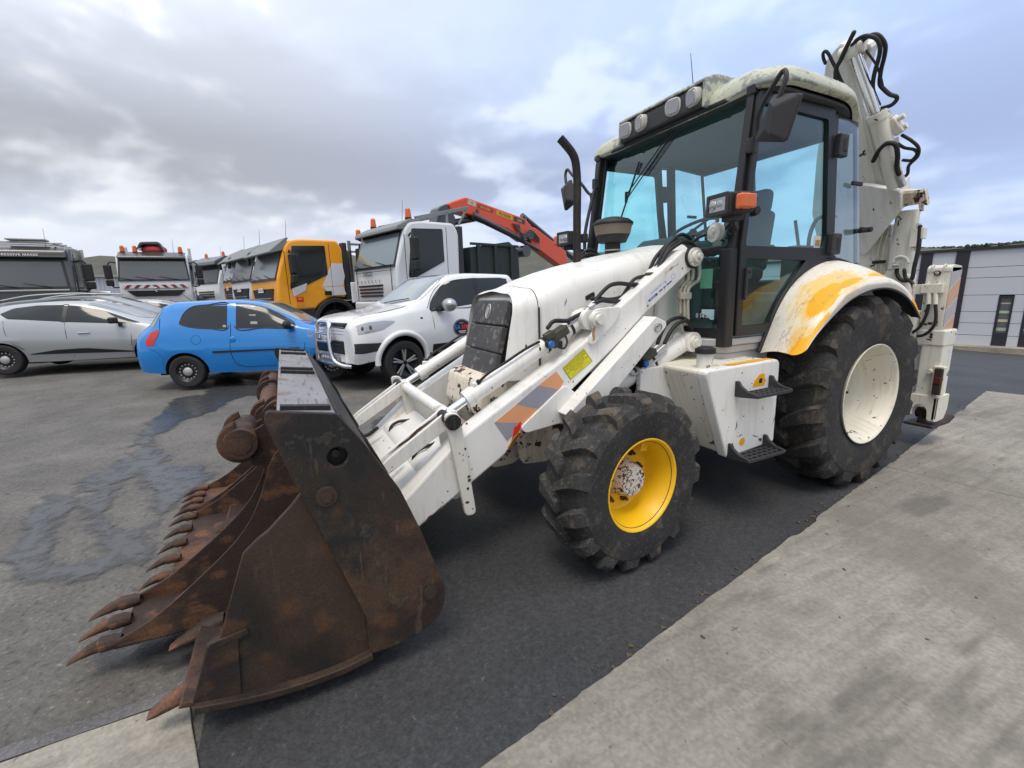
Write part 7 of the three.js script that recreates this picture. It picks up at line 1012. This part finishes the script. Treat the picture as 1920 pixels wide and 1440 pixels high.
  if (o.visor) part(T, 'marker_lamp', [-1, 1].map((s) => box(-wsB + 0.02, roof - 0.10, s * 1.0, 0.06, 0.04, 0.2, 0.01).rotateZ(0)), M.frosted);
}
const beacon = (T, x, y, z) => { const b = sub(T, 'beacon'); part(b, 'beacon_lens', [cyl([x, y + 0.05, z], [x, y + 0.24, z], 0.085, 0.07, 16), new THREE.SphereGeometry(0.07, 14, 8).translate(x, y + 0.24, z)], M.amber); part(b, 'beacon_base', [cyl([x, y, z], [x, y + 0.06, z], 0.09, 0.09, 14)], M.black); };
const textPlane = (T, name, p, w, h, ry, tw, th, draw, bg) => { const t = canvasTex(tw, th, (g, W, H) => { g.clearRect(0, 0, W, H); draw(g, W, H); }); part(T, name, new THREE.PlaneGeometry(w, h).rotateY(ry).translate(...p), std({ map: t, transparent: true, alphaTest: 0.35, roughness: 0.5 }), null, true); };
function gridFace(T, paint) { part(T, 'grille', [ext(rnd([[-0.95, 1.66, 0.05], [0.95, 1.66, 0.05], [0.78, 1.24, 0.08], [-0.78, 1.24, 0.08]], 0.05), -0.01, 0.02, 0.004).rotateY(Math.PI / 2).translate(0.095, 0, 0)], M.black); part(T, 'grille_bar', [1.30, 1.38].map((y) => box(0.125, y, 0, 0.03, 0.03, 1.4, 0.008)), M.alloy); plate(T, [0.135, 1.63, 0.1], Math.PI / 2, 'EH-823-QK', 0.62); }
// white crane truck
{
  const T = thing('crane_truck', 'white tipper truck with orange beacons and a folded red loading crane', 'truck', [0.818, 0.379, -10.13], 3.431);
  truckCab(T, M.truckWhite, { axles: [-1.55, -5.5, -6.9], off: 0.22, visor: false, glass: phy({ color: lin(0.16, 0.21, 0.22), roughness: 0.15, clearcoat: 0.8, clearcoatRoughness: 0.1 }), bumper: M.truckWhite });
  part(T, 'roof_visor', [ext(rnd([[-0.20, 2.82, 0.02], [-0.02, 2.80, 0.03], [-0.05, 2.90, 0.03], [-0.45, 3.10, 0.05], [-0.8, 3.10]], 0.02), -1.2, 1.2, 0.02)], M.visor);
  part(T, 'face_groove', [...[1.98, 1.86].map((y) => box(0.105, y - 0.04, 0, 0.012, 0.012, 2.1)), box(0.11, 1.5, -1.0, 0.012, 0.9, 0.014), box(0.11, 1.5, 1.0, 0.012, 0.9, 0.014)], M.under);
  textPlane(T, 'maker_name', [0.135, 1.775, 0.27], 0.80, 0.20, Math.PI / 2, 256, 64, (g) => { g.fillStyle = '#26282b'; g.font = 'bold 56px sans-serif'; g.textAlign = 'center'; g.fillText('IVECO', 128, 52); });
  textPlane(T, 'model_name', [0.122, 1.565, 0.27], 1.5, 0.14, Math.PI / 2, 640, 64, (g) => { g.fillStyle = '#5a5f66'; g.font = 'bold 50px sans-serif'; g.textAlign = 'center'; 'TRAKKER'.split('').forEach((c, i) => g.fillText(c, 50 + i * 90, 50)); });
  part(T, 'grille', [0, 1, 2, 3].map((i) => box(0.11, 1.45 - i * 0.09, 0.2, 0.03, 0.05, 1.42 - i * 0.04, 0.01)), M.black); part(T, 'corner_guard', [box(0.05, 1.3, 1.32, 0.25, 0.6, 0.06, 0.03)], M.truckWhite);
  [[-0.55, 1.0], [-0.55, -0.95], [-0.3, 1.5]].forEach(([x, z]) => beacon(T, x, z > 1.2 ? 2.83 : 3.10, z)); part(T, 'lamp_arm', [tube([[-0.4, 2.75, 1.2], [-0.32, 2.8, 1.42], [-0.3, 2.83, 1.5]], 0.03, 12, 6)], M.black);
  part(T, 'light_rack', [beam([-0.72, 3.15, -1.0], [-2.5, 3.58, -1.0], 0.06, 0.10), beam([-0.72, 3.15, 1.0], [-2.5, 3.58, 1.0], 0.06, 0.10), beam([-2.5, 3.58, -1.0], [-2.5, 3.58, 1.0], 0.08, 0.08), beam([-2.5, 3.62, -1.0], [-2.15, 3.1, -1.0], 0.05, 0.05), beam([-1.75, 3.4, -1.0], [-1.75, 3.05, -1.0], 0.06, 0.06)], M.visor);
  part(T, 'tipper_body', [ext([[-2.35, 2.47], [-3.9, 2.70], [-4.28, 2.45], [-4.34, 1.2], [-2.35, 1.2]], -1.22, -1.14, 0.01), ext([[-2.35, 2.47], [-3.9, 2.70], [-4.28, 2.45], [-4.34, 1.2], [-2.35, 1.2]], 1.14, 1.22, 0.01), box(-3.3, 1.15, 0, 2.1, 0.16, 2.4), box(-4.30, 1.8, 0, 0.06, 1.2, 2.3), box(-2.4, 1.85, 0, 0.08, 1.25, 2.4)], M.tipper);
  part(T, 'body_rib', [...[-2.62, -3.28, -3.95].map((x) => box(x, 1.8, -1.25, 0.10, 1.5, 0.08, 0.01)), box(-3.3, 2.52, -1.24, 1.9, 0.07, 0.08, 0.01).translate(0, 0.05, 0)], M.tipper);
  const K = sub(T, 'loading_crane', 'red folding crane arm with dark rams');
  part(K, 'crane_column', [ext(rnd([[-1.95, 3.65, 0.1], [-2.30, 3.80, 0.1], [-2.55, 3.4], [-2.35, 1.2], [-1.98, 1.2], [-1.85, 3.2]], 0.05), -0.35, 0.1, 0.03), cyl([-2.15, 1.1, -0.15], [-2.15, 1.9, -0.15], 0.28)], M.truckDark);
  part(K, 'main_arm', [ext(rnd([[-2.30, 3.80, 0.08], [-2.92, 4.03, 0.08], [-5.40, 3.63, 0.05], [-5.75, 3.42, 0.08], [-5.85, 3.20, 0.1], [-5.45, 2.85, 0.1], [-4.65, 3.20], [-4.2, 3.30], [-3.2, 3.50], [-2.35, 3.60]], 0.04), -0.42, 0.0, 0.04)], M.craneRed);
  part(K, 'outer_arm', [ext(rnd([[-5.70, 3.40, 0.1], [-6.0, 3.36, 0.08], [-7.66, 2.63, 0.04], [-7.75, 2.2, 0.04], [-7.35, 2.08, 0.05], [-6.15, 2.63, 0.08], [-5.75, 2.75, 0.1]], 0.04), -0.38, -0.02, 0.03)], M.craneRed);
  part(K, 'lift_ram', [cyl([-2.35, 3.25, -0.2], [-3.4, 3.47, -0.2], 0.09), cyl([-3.15, 3.52, -0.42], [-5.35, 2.90, -0.40], 0.10, 0.10, 16), cyl([-5.2, 2.9, -0.4], [-6.1, 2.62, -0.38], 0.07), cyl([-5.5, 3.75, -0.2], [-8.4, 2.35, -0.2], 0.10, 0.10, 14), cyl([-5.5, 3.72, -0.2], [-5.7, 3.3, -0.2], 0.13)], M.truckDark);
  part(K, 'knuckle', [cyl([-5.62, 3.1, -0.5], [-5.62, 3.1, 0.1], 0.16, 0.16, 20), cyl([-3.33, 3.66, -0.44], [-3.33, 3.66, 0.02], 0.06), cyl([-5.45, 2.55, -0.45], [-5.45, 2.55, 0.05], 0.2), ...Array.from({ length: 4 }, (_, i) => tube([[-4.8 - i * 0.1, 3.4, -0.46], [-5.2, 3.1 - i * 0.05, -0.52], [-5.6, 3.25 - i * 0.06, -0.5], [-6.1, 3.0 - i * 0.05, -0.45]], 0.022, 20, 6))], M.truckDark);
  const lbl = (x0, y0, x1, y1, h, c, txt, fg) => { const t = canvasTex(320, 56, (g, W, H) => { g.fillStyle = c; g.fillRect(0, 0, W, H); g.fillStyle = fg; g.font = 'bold 44px sans-serif'; g.textAlign = 'center'; g.fillText(txt, W / 2, 44, W - 10); }); const L = Math.hypot(x1 - x0, y1 - y0), g = new THREE.PlaneGeometry(L, h).rotateY(Math.PI).rotateZ(0); g.applyMatrix4(new THREE.Matrix4().makeRotationZ(Math.atan2(y1 - y0, x1 - x0) + Math.PI)); g.translate((x0 + x1) / 2, (y0 + y1) / 2, -0.424); part(K, 'lettering', g, std({ map: t, roughness: 0.5 }), null, true); };
  lbl(-4.13, 3.70, -4.85, 3.585, 0.15, '#d9a21c', 'PALFINGER', '#2b1a12'); lbl(-4.9, 3.575, -5.42, 3.49, 0.15, '#4a3a38', 'CRANE', '#c9a06a'); lbl(-2.98, 3.90, -3.3, 3.85, 0.15, '#c9b6a0', 'PK', '#5a3a2a'); lbl(-3.35, 3.82, -4.0, 3.72, 0.12, '#a34316', 'PK 12.500', '#e0a040');
}
// the row of orange and white tractor trucks
function rowTruck(label, paint, pos, yaw, first) {
  const T = thing('truck', label, 'truck', pos, yaw, 'site trucks parked in a row facing the yard');
  truckCab(T, paint, { off: 0.05, visor: true, glass: phy({ color: lin(0.17, 0.20, 0.205), roughness: 0.25, clearcoat: 0.6, clearcoatRoughness: 0.2 }), bumper: M.plastic }); gridFace(T, paint);
  part(T, 'wide_mirror', [box(0.12, 2.55, 0.95, 0.08, 0.26, 0.2, 0.03), tube([[-0.2, 2.84, 1.1], [0.05, 2.8, 1.05], [0.12, 2.66, 0.98]], 0.022, 12, 6)], M.rubber);
  if (first) both((s) => { const F = (g) => (s > 0 ? mg(g) : mirZ(mg(g))); part(T, 'side_band', F([ext([[-1.56, 2.385], [-1.90, 2.39], [-1.94, 2.0], [-1.86, 1.72], [-1.20, 1.69]], 1.241, 1.246, 0)]), M.truckWhite); part(T, 'side_band', F([ext([[-1.21, 1.67], [-1.86, 1.70], [-1.93, 1.44], [-1.47, 1.42]], 1.241, 1.246, 0)]), M.truckWhite); part(T, 'door_badge', F([ext(rnd([[-0.30, 1.64], [-0.75, 1.80], [-0.68, 1.58], [-0.34, 1.42]], 0.02), 1.242, 1.26, 0.003)]), M.truckWhite);
    part(T, 'hazard_sticker', F([box(-0.50, 1.28, 1.246, 0.2, 0.25, 0.004)]), M.redPaint); part(T, 'hazard_sticker', F([box(-0.50, 1.20, 1.249, 0.19, 0.1, 0.004), box(-0.5, 1.35, 1.249, 0.12, 0.05, 0.004)]), M.yellowPaint); });
  part(T, 'load_bed', [box(-4.4, 1.35, 0, 4.2, 0.12, 2.4), box(-2.25, 2.1, 0, 0.06, 1.4, 2.3), ...(first ? [] : [])], M.truckDark); part(T, 'frame_rail', [-1.1, 1.1].map((z) => [box(-2.25, 2.45, z, 0.08, 1.3, 0.08), box(-3.2, 3.0, z, 1.9, 0.06, 0.08)]), M.visor);
  return T;
}
const fx = -Math.sin(3.461) * 0 + 0;
rowTruck('orange site truck with white chevron bands on its door', M.truckOrange, [-1.966, 0.197, -12.99], 3.461, true);
rowTruck('white site truck standing between the two orange ones', M.truckWhite, [-2.75, 0.30, -16.15], 3.461);
rowTruck('orange site truck with grey windscreen, farther one of the two orange trucks', M.truckOrange, [-3.35, 0.42, -19.0], 3.40);
// white truck with striped front panel
{
  const T = thing('truck', 'white truck with red and white slanting stripes across its front', 'truck', [-6.08, 0.509, -20.46], -1.516); // faces the yard
  truckCab(T, M.truckWhite, { off: 0.15, roof: 3.06, wsY: 2.0, wsTop: 2.84, wsB: 0.16, hw: 1.18, visor: false, glass: phy({ color: lin(0.05, 0.06, 0.065), roughness: 0.08, clearcoat: 1 }), bumper: M.truckDark });
  part(T, 'roof_visor', [ext(rnd([[-0.2, 2.86, 0.02], [0.04, 2.82, 0.03], [0.02, 2.92, 0.04], [-0.4, 3.12, 0.05], [-0.7, 3.1]], 0.02), -1.1, 1.1, 0.03)], M.truckDark);
  const st = sub(T, 'stripe_panel'); part(st, 'panel', [box(0.115, 1.73, 0, 0.02, 0.15, 2.12, 0.004)], M.truckWhite); part(st, 'stripe', Array.from({ length: 7 }, (_, i) => { const z = -0.9 + i * 0.3, d = i < 3.5 ? 0.06 : -0.06; return exX([[z - 0.07 - d, 1.665], [z + 0.07 - d, 1.665], [z + 0.07 + d, 1.795], [z - 0.07 + d, 1.795]], 0.126, 0.130, 0); }), std({ color: lin(0.22, 0.03, 0.03), roughness: 0.5 }));
  part(T, 'grille', [exX(rnd([[-0.95, 1.57, 0.03], [0.95, 1.57, 0.03], [0.72, 1.34, 0.1], [-0.72, 1.34, 0.1]], 0.04), 0.10, 0.125, 0.004)], M.black); part(T, 'badge', [new THREE.TorusGeometry(0.095, 0.02, 4, 4).scale(0.75, 1, 1).rotateY(Math.PI / 2).translate(0.15, 1.60, 0)], M.chrome);
  part(T, 'interior_red', [box(-0.06, 2.3, -0.5, 0.01, 0.3, 0.2), box(-0.06, 2.3, 0.3, 0.01, 0.3, 0.2)], M.red);
  part(T, 'stake_post', [-1.12, 1.12, 0.35].map((z) => box(-2.1, 2.6, z, 0.07, 1.7, 0.10, 0.01)), M.alu);
  [[-0.4, 0.95], [-0.4, -0.95], [-0.4, 0.55]].forEach(([x, z], i) => beacon(T, x, 3.06, z));
  part(T, 'load_bed', [box(-4.6, 1.3, 0, 4.6, 0.12, 2.4)], M.visor);
  const cg = thing('tarpaulin_bundle', 'rolled red and black tarpaulin lying on the roof of the striped white truck', 'tarpaulin', [-6.2, 3.62, -21.3], 0.05);
  part(cg, 'red_roll', [new THREE.SphereGeometry(0.42, 24, 14).scale(1.05, 0.55, 0.8).translate(0.1, 0.12, 0)], std({ color: lin(0.45, 0.05, 0.05), roughness: 0.8 })); part(cg, 'black_cover', [ext(rnd([[-0.45, 0.1], [-0.3, 0.42, 0.1], [0.35, 0.45, 0.12], [0.52, 0.0], [0.42, 0.0], [0.3, 0.3], [-0.2, 0.3]], 0.05), -0.3, 0.35, 0.04)], M.truckDark);
}
// dark truck on the far left, and a white one behind
{
  const T = thing('truck', 'black truck with a broad dark windscreen behind the parked silver cars', 'truck', [-8.75, 0.30, -16.6], -1.45);
  truckCab(T, M.truckDark, { off: 0.1, roof: 3.1, wsY: 1.86, wsTop: 2.66, wsB: 0.12, hw: 1.30, visor: false, glass: phy({ color: lin(0.05, 0.055, 0.06), roughness: 0.12, clearcoat: 1 }), bumper: M.truckDark });
  part(T, 'roof_sign', [ext(rnd([[-0.25, 2.80, 0.03], [0.02, 2.76, 0.03], [-0.06, 2.98, 0.05], [-0.5, 3.14], [-0.7, 3.1]], 0.03), -1.2, 1.2, 0.03)], M.truckDark);
  textPlane(T, 'lettering', [0.035, 2.84, 0.0], 2.1, 0.11, Math.PI / 2, 640, 40, (g) => { g.fillStyle = '#e6e6e6'; g.font = 'bold 34px sans-serif'; g.textAlign = 'center'; g.fillText('BIO AGRESSIVE MASSE', 320, 32); });
  part(T, 'gold_line', [box(0.03, 2.92, 0, 0.02, 0.02, 2.3)], std({ color: lin(0.35, 0.27, 0.18), roughness: 0.4 })); part(T, 'chrome_line', [box(0.10, 1.76, 0, 0.03, 0.05, 2.3, 0.01)], M.alu);
  part(T, 'roof_rack', [-0.9, 0.9].map((z) => beam([-0.3, 3.22, z], [-1.9, 3.28, z], 0.05, 0.05)).concat([-0.5, -1.1, -1.7].map((x) => beam([x, 3.24, -1.1], [x, 3.26, 1.1], 0.05, 0.05)), [box(-0.6, 3.34, -0.3, 0.5, 0.06, 0.9, 0.02)]), M.alu);
  part(T, 'stake_post', [-1.28, 1.28].map((z) => beam([-2.0, 3.2, z], [-1.9, 1.1, z], 0.09, 0.09)), M.alu); part(T, 'load_bed', [box(-4.4, 1.5, 0, 4.2, 0.6, 2.4, 0.02)], M.truckWhite);
  const U = thing('truck', 'white truck with a dark roof edge behind the striped truck', 'truck', [-4.9, 0.55, -25.2], 3.7);
  truckCab(U, M.truckWhite, { off: 0.1, roof: 3.15, visor: false, glass: M.carGlass, bumper: M.truckWhite }); part(U, 'roof_visor', [ext(rnd([[-0.2, 2.90, 0.02], [0.10, 2.82, 0.03], [0.04, 3.0, 0.05], [-0.5, 3.28, 0.05], [-0.8, 3.2]], 0.02), -1.2, 1.2, 0.03)], M.truckDark); beacon(U, -0.6, 3.2, 0.9); beacon(U, -0.6, 3.2, -0.8);
  part(U, 'grille', [0, 1, 2].map((i) => box(0.11, 1.5 - i * 0.12, 0, 0.03, 0.07, 1.5, 0.01)), M.black);
  const L = thing('trailer_ramp', 'white sloping loading ramp beside the striped truck', 'ramp', [-9.0, gh(-9, -21), -21.6], -1.45);
  part(L, 'deck', [beam([0, 1.25, 0], [-2.4, 1.75, 0], 0.10, 1.6, [0, 1, 0])], M.truckWhite); part(L, 'frame', [box(-1.4, 0.8, 0, 2.2, 0.2, 1.2, 0.02), cyl([-1.2, 0.4, -0.7], [-1.2, 0.4, 0.7], 0.4)], M.under);
}
scene.traverse((o) => { if (o.isMesh) { o.castShadow = true; o.receiveShadow = true; } });
renderer.render(scene, camera);
